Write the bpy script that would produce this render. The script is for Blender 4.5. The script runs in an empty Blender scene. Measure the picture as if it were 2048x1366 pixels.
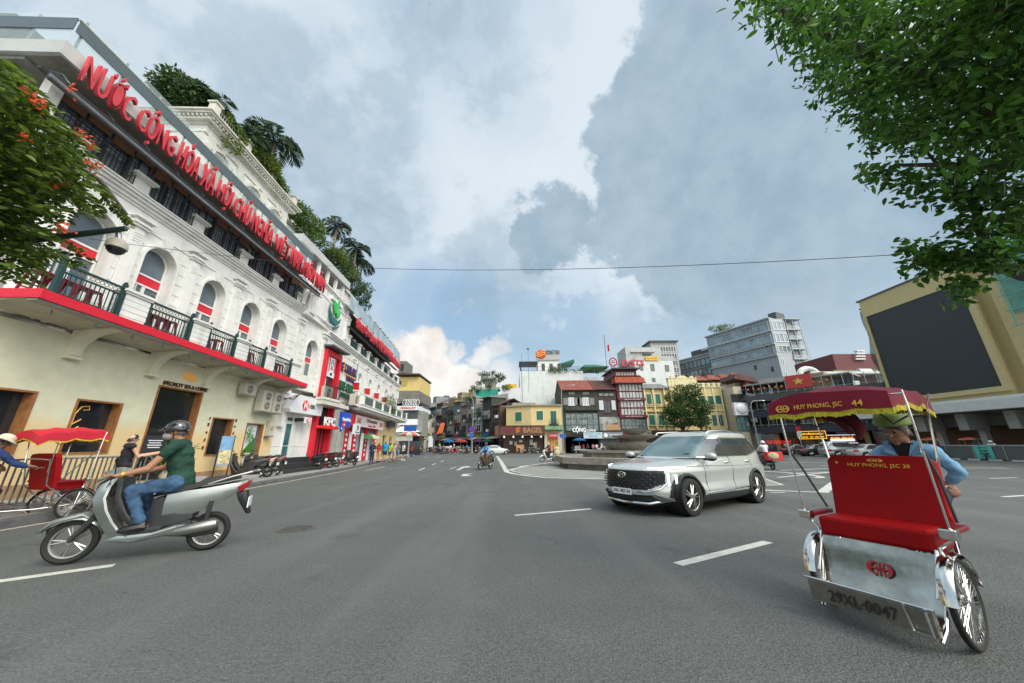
import bpy, math, random
from mathutils import Vector, Matrix, noise
random.seed(7)
D=bpy.data; S=bpy.context.scene; C=S.collection
PI=math.pi; R=math.radians
# ---------------------------------------------------------------- camera
F_PX=675.0; PITCH=math.atan(207/675); ROLL=R(-.3); EYE=1.5
cam=D.objects.new('camera',D.cameras.new('camera')); C.objects.link(cam); S.camera=cam
cam.data.sensor_width=36; cam.data.lens=F_PX/2048*36; cam.data.clip_end=6000; cam.data.clip_start=.05
CM=Matrix.Rotation(PI/2+PITCH,3,'X')@Matrix.Rotation(ROLL,3,'Z')
cam.matrix_world=Matrix.Translation((0,0,EYE))@CM.to_4x4()
def ray(px,py): return CM@Vector(((px-1024)/F_PX,(683-py)/F_PX,-1))
def gnd(px,py,z=0.0):
    d=ray(px,py); t=(z-EYE)/d.z; return Vector((d.x*t,d.y*t,z))
def dirn(px,py): return ray(px,py).normalized()
# ---------------------------------------------------------------- world
SUN_EL,SUN_AZ=R(44),R(136)
w=D.worlds.new('World'); S.world=w; w.use_nodes=True
nt=w.node_tree; nt.nodes.clear(); N=nt.nodes; LK=nt.links
def nd(t,**k):
    n=N.new(t)
    for a,b in k.items(): setattr(n,a,b)
    return n
sky=nd('ShaderNodeTexSky',sky_type='NISHITA',sun_disc=False,sun_elevation=SUN_EL,sun_rotation=SUN_AZ)
sky.air_density=1; sky.dust_density=2.5; sky.ozone_density=1.5
tc=nd('ShaderNodeTexCoord'); vec=tc.outputs['Generated']
def M(op,a,b=None,c=None):
    n=nd('ShaderNodeMath',operation=op)
    for i,x in enumerate((a,b,c)):
        if x is None: continue
        if isinstance(x,(int,float)): n.inputs[i].default_value=x
        else: LK.new(x,n.inputs[i])
    return n.outputs[0]
def VM(op,a,b=None,o=0):
    n=nd('ShaderNodeVectorMath',operation=op)
    for i,x in enumerate((a,b)):
        if x is None: continue
        if isinstance(x,(tuple,Vector)): n.inputs[i].default_value=tuple(x)
        elif isinstance(x,(int,float)): n.inputs[3].default_value=x
        else: LK.new(x,n.inputs[i])
    return n.outputs[o]
def NO(sc,det,rough=.55,v=None,dist=0.):
    n=nd('ShaderNodeTexNoise'); n.inputs['Scale'].default_value=sc; n.inputs['Detail'].default_value=det
    n.inputs['Roughness'].default_value=rough; n.inputs['Distortion'].default_value=dist
    LK.new(v or vec,n.inputs['Vector']); return n
def SS(x,a,b,lo=0.,hi=1.):
    n=nd('ShaderNodeMapRange',interpolation_type='SMOOTHSTEP'); LK.new(x,n.inputs[0])
    for i,q in enumerate((a,b,lo,hi)): n.inputs[i+1].default_value=q
    return n.outputs[0]
def MIXC(f,a,b):
    n=nd('ShaderNodeMix',data_type='RGBA'); LK.new(f,n.inputs[0]) if not isinstance(f,float) else None
    for i,x in ((6,a),(7,b)):
        if isinstance(x,tuple): n.inputs[i].default_value=x+(1,)
        else: LK.new(x,n.inputs[i])
    return n.outputs[2]
# flattened cloud-layer coordinate (direction / height) so clouds foreshorten towards the horizon
sep=nd('ShaderNodeSeparateXYZ'); LK.new(vec,sep.inputs[0])
zz=M('MAXIMUM',sep.outputs[2],.0); den=M('ADD',zz,.22)
cmb=nd('ShaderNodeCombineXYZ'); LK.new(M('DIVIDE',sep.outputs[0],den),cmb.inputs[0]); LK.new(M('DIVIDE',sep.outputs[1],den),cmb.inputs[1])
LV=cmb.outputs[0]
n1=NO(1.1,6,.55,LV); n2=NO(3.2,7,.6,LV); n3=NO(9,8,.62)
w1=NO(3.2,8,.6); wv=VM('SCALE',VM('SUBTRACT',w1.outputs['Color'],(.5,.5,.5)),.30)
dv=VM('NORMALIZE',VM('ADD',vec,wv))
w2=NO(7,7,.62); dv2=VM('NORMALIZE',VM('ADD',vec,VM('SCALE',VM('SUBTRACT',w2.outputs['Color'],(.5,.5,.5)),.16)))
def blob(px,py,rad,soft,amt,v=None):
    """a patch of cloud round a sky direction, its outline broken by noise"""
    d=VM('DOT_PRODUCT',v or dv,dirn(px,py),1)
    return SS(d,math.cos(R(rad*(1+soft))),math.cos(R(rad*(1-soft))),0,amt)
def acc(fn,bl,v=None):
    o=None
    for b in bl:
        x=blob(*b,v=v); o=x if o is None else M(fn,o,x)
    return o
base=MIXC(SS(M('ADD',M('MULTIPLY',n1.outputs[0],.65),M('MULTIPLY',n2.outputs[0],.35)),.40,.60),(.35,.49,.63),(.60,.73,.83))
lum=MIXC(SS(sep.outputs[2],.02,.32,0.,.75),(.60,.74,.83),base)
# bright veils and dark masses
bright=acc('ADD',[(1090,330,17,.6,.55),(480,100,12,.6,.75),(350,60,9,.6,.45),(1230,120,10,.7,.35),(780,520,13,.7,.35),(1100,470,14,.7,.3),(1225,290,6,.5,.7),(1190,200,7,.6,.4),(620,200,7,.6,.35),(820,260,8,.8,.25),(1440,600,16,.6,.22)])
lum=MIXC(M('MINIMUM',bright,.85),lum,(.74,.82,.89))
blue=nd('ShaderNodeMix',data_type='RGBA'); LK.new(sky.outputs[0],blue.inputs[6]); blue.inputs[0].default_value=0
skyc=VM('SCALE',sky.outputs[0],.085)
hole=acc('MAXIMUM',[(930,650,7,.7,.85),(860,610,6,.7,.6),(1080,640,8,.8,.55),(700,560,5,.8,.4),(1010,600,6,.8,.5),(1380,640,7,.8,.25)])
bluec=MIXC(SS(sep.outputs[2],.0,.5),(.46,.72,.92),(.34,.58,.86))
bm=nd('ShaderNodeMix',data_type='RGBA'); bm.inputs[0].default_value=.3; LK.new(bluec,bm.inputs[6]); LK.new(skyc,bm.inputs[7])
lum=MIXC(hole,lum,bm.outputs[2])
en=NO(8,10,.60); en2=NO(3.4,6,.55)
fade=SS(sep.outputs[2],.12,.36)
def rag(bl,k=2.6,lo=.44,hi=.58,amt=.85):
    """cloud bank: soft masses whose rim is eaten into by fractal noise"""
    f=acc('MAXIMUM',bl,vec); q=M('ADD',M('MULTIPLY',M('SUBTRACT',en.outputs[0],.5),k),M('MULTIPLY',M('SUBTRACT',en2.outputs[0],.5),k*.7))
    return SS(M('ADD',f,q),lo,hi,0,amt)
soft=acc('MAXIMUM',[(1700,160,18,.6,.55),(1640,480,15,.6,.45),(620,340,12,.7,.4),(1010,110,9,.8,.25),(260,200,10,.7,.3),(1380,640,9,.6,.25),(1050,560,9,.6,.3)])
lum=MIXC(soft,lum,(.36,.49,.62))
rim=M('MULTIPLY',fade,rag([(1400,320,17,.6,1),(1400,100,13,.7,1),(1110,450,8,.8,1)],2.4,.22,.5,.45))
lum=MIXC(rim,lum,(.74,.82,.89))
dark=M('MULTIPLY',fade,rag([(1480,330,16.5,.5,1.5),(1440,110,10,.6,1.4),(1660,440,15,.8,1.4),(1640,250,16,.7,1.5),(1110,455,6.0,.75,1),(1195,470,4.2,.9,.9)],2.4,.42,.70,.85))
d2=M('MULTIPLY',SS(sep.outputs[2],.1,.22),rag([(1040,500,7,1,.7),(960,545,6,1,.65),(620,330,14,.9,.6),(250,170,9,.9,.5),(880,90,9,.9,.45)],2.2,.35,.85,.5))
dark=M('MAXIMUM',dark,d2)
tone=MIXC(SS(n3.outputs[0],.3,.7),(.28,.40,.51),(.38,.51,.62))
tone=MIXC(SS(sep.outputs[2],.1,.45,.6,0.),tone,(.50,.63,.73))
lum=MIXC(dark,lum,tone)
# cumulus heap low over the street
cum=acc('MAXIMUM',[(838,716,4.3,.22,1.),(800,742,4.6,.22,1.),(880,752,3.6,.25,1.),(925,760,3.2,.3,1.),(830,790,6,.3,1.),(900,805,5.5,.3,.9),(965,708,1.9,.5,.8),(910,708,1.3,.5,.7),(990,700,1.5,.6,.6),(980,790,5,.5,.7)],dv2)
cc=MIXC(SS(w2.outputs[0],.35,.62),(.83,.78,.74),(1.02,.99,.94))
lum=MIXC(cum,lum,cc)
low=SS(sep.outputs[2],.0,.13,.75,0.)
lum=MIXC(low,lum,(.80,.86,.88))
# brighter thin overcast overhead and behind the camera, where the sun stands behind the cloud
sd=Vector((math.sin(SUN_AZ)*math.cos(SUN_EL)*1,math.cos(SUN_AZ)*math.cos(SUN_EL),math.sin(SUN_EL)))
glow=SS(VM('DOT_PRODUCT',vec,sd,1),.50,1.,0.,1.)
lum=MIXC(glow,lum,(3.5,3.4,3.2))
bg=nd('ShaderNodeBackground'); bg.inputs[1].default_value=1.0; LK.new(lum,bg.inputs[0])
LK.new(bg.outputs[0],nd('ShaderNodeOutputWorld').inputs[0])
sl=D.lights.new('sun','SUN'); sl.energy=1.35; sl.angle=R(18); sl.color=(1,.96,.88)
so=D.objects.new('sun',sl); C.objects.link(so); so.rotation_euler=(-sd).to_track_quat('-Z','Y').to_euler()
S.view_settings.view_transform='Standard'; S.view_settings.look='None'; S.view_settings.exposure=.06; S.view_settings.gamma=1
S.render.engine='CYCLES'
# ---------------------------------------------------------------- materials
MC={}
def mat(name,col,rough=.7,metal=0.,var=.12,sc=3.,bump=0.,bsc=40.,streak=0.,emit=0.,coat=0.,trans=0.,dirt=0.,dc=(.12,.11,.09),spec=.5):
    if name in MC: return MC[name]
    m=D.materials.new(name); MC[name]=m; m.use_nodes=True; t=m.node_tree; n=t.nodes; l=t.links
    b=n['Principled BSDF']; b.inputs['Roughness'].default_value=rough; b.inputs['Metallic'].default_value=metal
    b.inputs['Specular IOR Level'].default_value=spec
    b.inputs['Base Color'].default_value=tuple(col)+(1,)
    if coat: b.inputs['Coat Weight'].default_value=coat; b.inputs['Coat Roughness'].default_value=.06
    if emit:
        b.inputs['Emission Color'].default_value=tuple(col)+(1,); b.inputs['Emission Strength'].default_value=emit
    if trans:
        b.inputs['Alpha'].default_value=1-trans
    tco=n.new('ShaderNodeTexCoord').outputs['Object']
    cur=None
    def noise_(scale,det,v=tco):
        x=n.new('ShaderNodeTexNoise'); x.inputs['Scale'].default_value=scale; x.inputs['Detail'].default_value=det; x.inputs['Roughness'].default_value=.6; l.new(v,x.inputs['Vector']); return x.outputs[0]
    def ramp(v,a,b2,lo,hi):
        x=n.new('ShaderNodeMapRange'); l.new(v,x.inputs[0])
        for i,q in enumerate((a,b2,lo,hi)): x.inputs[i+1].default_value=q
        return x.outputs[0]
    def mix(f,a,b2,mode='MIX'):
        x=n.new('ShaderNodeMix'); x.data_type='RGBA'; x.blend_type=mode; l.new(f,x.inputs[0])
        for i,q in ((6,a),(7,b2)):
            if isinstance(q,tuple): x.inputs[i].default_value=q[:3]+(1,)
            else: l.new(q,x.inputs[i])
        return x.outputs[2]
    if var:
        cur=mix(ramp(noise_(sc,5),.3,.7,0,1),tuple(c*(1-var) for c in col),tuple(min(1,c*(1+var)) for c in col))
    if streak or dirt:
        if streak:
            mp=n.new('ShaderNodeMapping'); mp.inputs['Scale'].default_value=(1,1,.09); l.new(tco,mp.inputs[0])
            cur=mix(ramp(noise_(2.6,6,mp.outputs[0]),.5,.78,0,streak),cur or tuple(col),tuple(dc))
        if dirt:
            cur=mix(ramp(noise_(.9,8),.48,.72,0,dirt),cur or tuple(col),tuple(dc))
    if cur is not None: l.new(cur,b.inputs['Base Color'])
    if bump:
        bp=n.new('ShaderNodeBump'); bp.inputs['Strength'].default_value=bump; bp.inputs['Distance'].default_value=.02
        l.new(noise_(bsc,4),bp.inputs['Height']); l.new(bp.outputs[0],b.inputs['Normal'])
    return m
def glass(name,col=(.05,.07,.08),rough=.06,var=.25):
    return mat(name,col,rough,0,var,1.3,spec=.9,bump=.03,bsc=1.2)
# ---------------------------------------------------------------- mesh builder
class MB:
    def __init__(s): s.v=[]; s.f=[]; s.m=Matrix.Identity(4)
    def add(s,vs,fs):
        k=len(s.v); m=s.m
        s.v+= [tuple(m@Vector(p)) for p in vs]; s.f+=[tuple(k+i for i in f) for f in fs]; return s
    def box(s,x0,x1,y0,y1,z0,z1):
        return s.add([(x0,y0,z0),(x1,y0,z0),(x1,y1,z0),(x0,y1,z0),(x0,y0,z1),(x1,y0,z1),(x1,y1,z1),(x0,y1,z1)],[(3,2,1,0),(4,5,6,7),(0,1,5,4),(1,2,6,5),(2,3,7,6),(3,0,4,7)])
    def hexa(s,b,t):
        return s.add(list(b)+list(t),[(3,2,1,0),(4,5,6,7),(0,1,5,4),(1,2,6,5),(2,3,7,6),(3,0,4,7)])
    def rings(s,rs,cap=True,close=True):
        n=len(rs[0]); vs=[p for r in rs for p in r]; fs=[]
        for i in range(len(rs)-1):
            for j in range(n if close else n-1):
                a=i*n+j; b=i*n+(j+1)%n; fs.append((a,b,b+n,a+n))
        if cap: fs+=[tuple(range(n-1,-1,-1)),tuple(range((len(rs)-1)*n,len(rs)*n))]
        return s.add(vs,fs)
    def tube(s,path,r,n=8,cap=True,closed=False):
        P=[Vector(p) for p in path]; rs=[]; L=len(P); rr=r if isinstance(r,(list,tuple)) else [r]*L
        up=None
        for i,p in enumerate(P):
            if closed: d=(P[(i+1)%L]-P[i-1])
            else: d=P[min(i+1,L-1)]-P[max(i-1,0)]
            if d.length<1e-9: d=Vector((0,0,1))
            d.normalize()
            if up is None: up=Vector((0,0,1)) if abs(d.z)<.9 else Vector((1,0,0))
            a=d.cross(up)
            if a.length<1e-4: up=Vector((1,0,0)) if abs(d.x)<.9 else Vector((0,1,0)); a=d.cross(up)
            a.normalize(); b=d.cross(a).normalized(); up=a.cross(d).normalized()
            rs.append([tuple(p+(a*math.cos(2*PI*j/n)+b*math.sin(2*PI*j/n))*rr[i]) for j in range(n)])
        if closed: rs.append(rs[0]); cap=False
        return s.rings(rs,cap)
    def cyl(s,p0,p1,r0,r1=None,n=12,cap=True): return s.tube([p0,p1],[r0,r0 if r1 is None else r1],n,cap)
    def lathe(s,prof,c=(0,0,0),ax='z',n=24,cap=False):
        rs=[]
        for (r,h) in prof:
            ring=[]
            for j in range(n):
                a=2*PI*j/n; x,y=r*math.cos(a),r*math.sin(a)
                p={'z':(x,y,h),'y':(x,h,-y),'x':(h,x,y)}[ax]
                ring.append((c[0]+p[0],c[1]+p[1],c[2]+p[2]))
            rs.append(ring)
        return s.rings(rs,cap)
    def ball(s,c,r,n=12,k=8):
        r=(r,r,r) if isinstance(r,(int,float)) else r; rs=[]
        for i in range(k+1):
            t=PI*(i/k); t=min(max(t,.02),PI-.02)
            rs.append([(c[0]+r[0]*math.sin(t)*math.cos(2*PI*j/n),c[1]+r[1]*math.sin(t)*math.sin(2*PI*j/n),c[2]-r[2]*math.cos(t)) for j in range(n)])
        return s.rings(rs)
    def prism(s,poly,y0,y1,inset=0.,ax='y'):
        """2-D outline (x,z) pushed through y, optionally with rounded (inset) faces"""
        n=len(poly)
        def ins(q):
            if not q: return poly
            A=sum(poly[i][0]*poly[(i+1)%n][1]-poly[(i+1)%n][0]*poly[i][1] for i in range(n)); sg=1 if A>0 else -1; o=[]
            for i in range(n):
                p=Vector(poly[i-1]).to_2d(); c=Vector(poly[i]).to_2d(); e=Vector(poly[(i+1)%n]).to_2d()
                a=(c-p).normalized() if (c-p).length else Vector((1,0)); b=(e-c).normalized() if (e-c).length else a
                na=Vector((-a.y,a.x))*sg; nb=Vector((-b.y,b.x))*sg; m=(na+nb)
                m=m.normalized() if m.length>1e-5 else na
                o.append(tuple(c+m*q))
            return o
        lay=[(y0,inset),(y0+inset*.35,inset*.3),(y0+inset,0),(y1-inset,0),(y1-inset*.35,inset*.3),(y1,inset)] if inset else [(y0,0),(y1,0)]
        rs=[]
        for (y,q) in lay:
            P=ins(q); rs.append([((x,y,z) if ax=='y' else (y,x,z) if ax=='x' else (x,z,y)) for (x,z) in P])
        return s.rings(rs)
    def quad(s,a,b,c,d): return s.add([a,b,c,d],[(0,1,2,3)])
def link(o,parent=None):
    C.objects.link(o)
    if parent: o.parent=parent
    return o
def obj(name,mb,m,parent=None,smooth=False,bevel=0.,label=None,auto=None):
    me=D.meshes.new(name); me.from_pydata(mb.v,[],mb.f); me.validate()
    if isinstance(m,(list,tuple)):
        for q in m: me.materials.append(q)
    else: me.materials.append(m)
    if smooth: me.polygons.foreach_set('use_smooth',[True]*len(me.polygons))
    o=D.objects.new(name,me); link(o,parent)
    if bevel:
        b=o.modifiers.new('b','BEVEL'); b.width=bevel; b.segments=2; b.limit_method='ANGLE'
    if auto or (smooth and auto is None):
        try: me.set_sharp_from_angle(angle=R(auto or 40))
        except Exception: pass
    if label: o['label']=label
    return o
def tag(o,label,cat,group=None,kind=None):
    if label: o['label']=label
    if cat: o['category']=cat
    if group: o['group']=group
    if kind: o['kind']=kind
    return o
def thing(name,label,cat,loc=(0,0,0),rz=0.,group=None):
    o=D.objects.new(name,None); C.objects.link(o); o.location=loc; o.rotation_euler=(0,0,rz); o.empty_display_size=.3
    return tag(o,label,cat,group)
def struct(name,mb,m,kind='structure',**k):
    o=obj(name,mb,m,**k); o['kind']=kind; return o
def dup(o,parent=None,loc=None,rz=None,label=None):
    c=o.copy(); C.objects.link(c); c.parent=parent
    if loc is not None: c.location=loc
    if rz is not None: c.rotation_euler=(0,0,rz)
    if label: c['label']=label
    for ch in list(o.children): dup(ch,c)
    return c
class Frame:
    """a facade: local x runs along it, local -y points out to the street"""
    def __init__(s,A,B,z=0.):
        s.A=Vector((A[0],A[1],z)); u=Vector((B[0]-A[0],B[1]-A[1],0)); s.L=u.length; s.u=u.normalized(); s.n=Vector((s.u.y,-s.u.x,0)); s.rz=math.atan2(u.y,u.x); s.loc=tuple(s.A)
    def w(s,px,py,d=0.):
        a=s.A+s.n*d; r=ray(px,py); t=((a-Vector((0,0,0))).to_2d()@s.n.to_2d())/(r.to_2d()@s.n.to_2d())
        P=Vector((r.x*t,r.y*t,EYE+r.z*t)); return (P-a).to_2d()@s.u.to_2d(),P.z-s.A.z
def text(s,mt,parent,x0,x1,z0,z1,y,ext=.02,off=0.,name='lettering',flip=False,M4=None,label=None):
    """lettering fitted to the box x0..x1, z0..z1 on the plane y of its parent, facing -y"""
    cu=D.curves.new('t','FONT'); cu.body=s; cu.extrude=.1 if ext else 0; cu.offset=off; cu.resolution_u=2; cu.align_x='LEFT'; cu.fill_mode='BOTH'
    o=D.objects.new('t',cu); C.objects.link(o)
    me=D.meshes.new_from_object(o.evaluated_get(bpy.context.evaluated_depsgraph_get())); D.objects.remove(o); D.curves.remove(cu)
    if not len(me.vertices): return None
    X=[v.co.x for v in me.vertices]; Y=[v.co.y for v in me.vertices]
    a,b,c,d=min(X),max(X),min(Y),max(Y)
    for v in me.vertices:
        q=Vector((x0+(v.co.x-a)/(b-a+1e-9)*(x1-x0),y-(v.co.z*10*ext),z0+(v.co.y-c)/(d-c+1e-9)*(z1-z0)))
        v.co=(M4@q) if M4 else q
    me.materials.clear(); me.materials.append(mt); o=D.objects.new(name,me); link(o,parent)
    if label: o['label']=label
    return o
def fuse(name,prims,vox,mt,parent=None,sm=3,label=None,wr=0):
    """tapered limbs and ellipsoids melted into ONE continuous skin (voxel remesh, smoothed)"""
    mb=MB()
    for p in prims:
        if p[0]=='c':   # capsule p0,p1,r0,r1
            _,a,b,r0,r1=p; a=Vector(a); b=Vector(b); k=6; pts=[];rr=[]
            d=(b-a); L=d.length; d=d.normalized() if L>1e-6 else Vector((0,0,1))
            for i in range(4): t=PI/2*i/4; pts.append(a-d*r0*math.cos(t)); rr.append(max(r0*math.sin(t),r0*.05))
            for i in range(k+1): t=i/k; pts.append(a+(b-a)*t); rr.append(r0+(r1-r0)*t)
            for i in range(3,-1,-1): t=PI/2*i/4; pts.append(b+d*r1*math.cos(t)); rr.append(max(r1*math.sin(t),r1*.05))
            mb.tube(pts,rr,12)
        elif p[0]=='e':  # ellipsoid centre, radii, optional rotation matrix
            c=p[1]
            if len(p)>3: mb.m=Matrix.Translation(c)@p[3].to_4x4(); mb.ball((0,0,0),p[2],14,10); mb.m=Matrix.Identity(4)
            else: mb.ball(c,p[2],14,10)
        elif p[0]=='p': mb.prism(p[1],p[2],p[3],p[4] if len(p)>4 else 0)
        elif p[0]=='h': mb.hexa(p[1],p[2])
        elif p[0]=='r': mb.rings(p[1])
    me=D.meshes.new(name); me.from_pydata(mb.v,[],mb.f); o=D.objects.new(name,me); C.objects.link(o)
    md=o.modifiers.new('r','REMESH'); md.mode='VOXEL'; md.voxel_size=vox
    if sm: s2=o.modifiers.new('s','SMOOTH'); s2.factor=.5; s2.iterations=sm
    m2=D.meshes.new_from_object(o.evaluated_get(bpy.context.evaluated_depsgraph_get())); o.modifiers.clear(); o.data=m2; D.meshes.remove(me); m2.name=name
    m2.materials.clear(); m2.materials.append(mt); m2.polygons.foreach_set('use_smooth',[True]*len(m2.polygons))
    if wr:
        for v in m2.vertices:
            c=v.co; v.co=c+v.normal*wr*(noise.noise(Vector((c.x*7,c.y*7,c.z*13)))+.6*noise.noise(c*21)-.1)
    if parent: o.parent=parent
    if label: o['label']=label
    return o
def rnd(a,b): return random.uniform(a,b)
# common materials
WHITE=mat('white_paint',(.73,.73,.70),.7,var=.07,bump=.15,bsc=9,streak=.42,dirt=.28,dc=(.34,.34,.30))
CREAM=mat('cream_stucco',(.66,.65,.50),.85,var=.08,bump=.25,bsc=14,streak=.2,dirt=.2,dc=(.45,.45,.36))
GREY=mat('grey_concrete',(.34,.34,.32),.85,var=.15,streak=.3,bump=.2)
DGREY=mat('dark_grey_paint',(.07,.075,.08),.5,var=.2)
BLACK=mat('black_plastic',(.012,.012,.013),.45,var=.2)
RUB=mat('tyre_rubber',(.014,.014,.014),.75,var=.3,bump=.2,bsc=90)
CHR=mat('chrome',(.72,.72,.70),.14,1.,var=.08,sc=5,bump=.05,bsc=12)
STEEL=mat('galvanised_steel',(.42,.44,.45),.38,.9,var=.2)
GREENP=mat('dark_green_iron',(.012,.045,.045),.45,var=.2)
REDP=mat('red_paint',(.62,.012,.03),.45,var=.06)
GL=glass('window_glass',(.10,.13,.15))
GLD=glass('dark_window_glass',(.018,.022,.025))
WOOD=mat('brown_wood',(.22,.09,.035),.55,var=.3,sc=6)
DKWOOD=mat('dark_wood',(.045,.022,.015),.5,var=.3,sc=6)
LEAFM={}
# ---------------------------------------------------------------- ground
def ground_mat():
    m=D.materials.new('asphalt'); m.use_nodes=True; t=m.node_tree; n=t.nodes; l=t.links; b=n['Principled BSDF']
    tc=n.new('ShaderNodeTexCoord').outputs['Object']
    def no(s,d,r=.6,v=tc):
        x=n.new('ShaderNodeTexNoise'); x.inputs['Scale'].default_value=s; x.inputs['Detail'].default_value=d; x.inputs['Roughness'].default_value=r; l.new(v,x.inputs['Vector']); return x.outputs[0]
    def mr(v,a,b2,c,d):
        x=n.new('ShaderNodeMapRange'); l.new(v,x.inputs[0])
        for i,q in enumerate((a,b2,c,d)): x.inputs[i+1].default_value=q
        return x.outputs[0]
    def mx(f,a,b2,mode='MIX'):
        x=n.new('ShaderNodeMix'); x.data_type='RGBA'; x.blend_type=mode
        if isinstance(f,float): x.inputs[0].default_value=f
        else: l.new(f,x.inputs[0])
        for i,q in ((6,a),(7,b2)):
            if isinstance(q,tuple): x.inputs[i].default_value=q+(1,)
            else: l.new(q,x.inputs[i])
        return x.outputs[2]
    big=mx(mr(no(.16,5),.35,.65,0,1),(.076,.084,.085),(.112,.120,.119))
    mp=n.new('ShaderNodeMapping'); mp.inputs['Rotation'].default_value=(0,0,R(-24)); mp.inputs['Scale'].default_value=(.10,1.3,1); l.new(tc,mp.inputs[0])
    c=mx(mr(no(.7,4,.5,mp.outputs[0]),.45,.68,0,.6),big,(.060,.066,.067))
    c=mx(mr(no(1.7,6),.52,.75,0,.45),c,(.155,.16,.15))
    v=n.new('ShaderNodeTexVoronoi'); v.inputs['Scale'].default_value=62; l.new(tc,v.inputs['Vector'])
    c=mx(mr(v.outputs['Color'],.0,1,0,.85),c,(.035,.038,.038))
    c=mx(mr(no(38,5,.75),.40,.68,0,.5),c,(.185,.195,.19)); c=mx(mr(no(150,2),.60,.70,0,.8),c,(.42,.42,.40))
    mp2=n.new('ShaderNodeMapping'); mp2.inputs['Rotation'].default_value=(0,0,R(14)); mp2.inputs['Scale'].default_value=(.55,.06,1); l.new(tc,mp2.inputs[0])
    c=mx(mr(no(1.3,3,.5,mp2.outputs[0]),.5,.64,0,.38),c,(.15,.155,.15)); c=mx(mr(no(.55,7,.7),.60,.66,0,.45),c,(.05,.053,.053)); c=mx(mr(no(3.2,3),.70,.74,0,.6),c,(.045,.046,.045))
    # tar-filled cracks
    v2=n.new('ShaderNodeTexVoronoi'); v2.feature='DISTANCE_TO_EDGE'; v2.inputs['Scale'].default_value=.11
    nv=n.new('ShaderNodeVectorMath'); nv.operation='ADD'; l.new(tc,nv.inputs[0]); nn=n.new('ShaderNodeTexNoise'); nn.inputs['Scale'].default_value=1.1; nn.inputs['Detail'].default_value=6; l.new(tc,nn.inputs['Vector']); l.new(nn.outputs['Color'],nv.inputs[1]); l.new(nv.outputs[0],v2.inputs['Vector'])
    ck=n.new('ShaderNodeMath'); ck.operation='MULTIPLY'; l.new(mr(v2.outputs[0],.0012,.0035,1,0),ck.inputs[0]); l.new(mr(no(.45,3),.50,.60,0,.5),ck.inputs[1])
    c=mx(ck.outputs[0],c,(.05,.05,.05))
    l.new(c,b.inputs['Base Color']); b.inputs['Roughness'].default_value=.82; b.inputs['Specular IOR Level'].default_value=.35
    bp=n.new('ShaderNodeBump'); bp.inputs['Strength'].default_value=.8; bp.inputs['Distance'].default_value=.008
    l.new(v.outputs['Distance'],bp.inputs['Height']); l.new(bp.outputs[0],b.inputs['Normal'])
    return m
ASPH=ground_mat()
mb=MB(); mb.quad((-700,-60,0),(700,-60,0),(700,1500,0),(-700,1500,0)); struct('road',mb,ASPH)
PAINT=mat('road_paint',(.56,.56,.52),.7,var=.12,sc=8,dirt=.5,dc=(.22,.22,.21))
PAINTY=mat('kerb_paint',(.50,.42,.30),.7,var=.2,dirt=.4,dc=(.2,.2,.19))
PAINTC=mat('paving_paint',(.50,.50,.47),.7,var=.15,dirt=.6,dc=(.3,.3,.29))
def brick_mat(name,col,sc,mort=(.12,.12,.11),bump=.4):
    m=D.materials.new(name); m.use_nodes=True; n=m.node_tree.nodes; l=m.node_tree.links; b=n['Principled BSDF']
    tc=n.new('ShaderNodeTexCoord').outputs['Object']; br=n.new('ShaderNodeTexBrick'); l.new(tc,br.inputs['Vector'])
    br.inputs['Scale'].default_value=sc; br.inputs['Color1'].default_value=tuple(col)+(1,); br.inputs['Color2'].default_value=tuple(c*.82 for c in col)+(1,); br.inputs['Mortar'].default_value=mort+(1,); br.inputs['Mortar Size'].default_value=.015
    no=n.new('ShaderNodeTexNoise'); no.inputs['Scale'].default_value=.8; no.inputs['Detail'].default_value=6; l.new(tc,no.inputs['Vector'])
    x=n.new('ShaderNodeMix'); x.data_type='RGBA'; x.blend_type='MULTIPLY'; x.inputs[0].default_value=.6; l.new(br.outputs['Color'],x.inputs[6]); l.new(no.outputs[0],x.inputs[7])
    g=n.new('ShaderNodeMix'); g.data_type='RGBA'; g.blend_type='ADD'; g.inputs[0].default_value=.3; l.new(x.outputs[2],g.inputs[6]); g.inputs[7].default_value=tuple(col)+(1,)
    l.new(g.outputs[2],b.inputs['Base Color']); b.inputs['Roughness'].default_value=.85
    bp=n.new('ShaderNodeBump'); bp.inputs['Strength'].default_value=bump; bp.inputs['Distance'].default_value=.01; l.new(br.outputs['Fac'],bp.inputs['Height']); bp.invert=True; l.new(bp.outputs[0],b.inputs['Normal'])
    return m
SETT=brick_mat('stone_setts',(.25,.25,.235),2.2)
SLAB=brick_mat('pavement_slabs',(.30,.30,.29),1.6)
KERB=mat('kerb_stone',(.10,.105,.11),.75,var=.3,sc=4,bump=.3)
def sheet(poly,z,name,m,kind='structure'):
    mb=MB(); mb.add([(p[0],p[1],z) for p in poly],[tuple(range(len(poly)))]); return struct(name,mb,m,kind)
def strip(path,wd,z,name,m,closed=False):
    mb=MB(); P=[Vector((p[0],p[1],0)) for p in path]; n=len(P); rs=[]
    for i,p in enumerate(P):
        d=(P[(i+1)%n] if (i<n-1 or closed) else P[i])-(P[i-1] if (i>0 or closed) else P[i]); d.normalize(); q=Vector((-d.y,d.x,0))*wd/2
        rs.append([tuple(p+q+Vector((0,0,z))),tuple(p-q+Vector((0,0,z)))])
    if closed: rs.append(rs[0])
    mb.rings(rs,False,False); return struct(name,mb,m)
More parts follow.
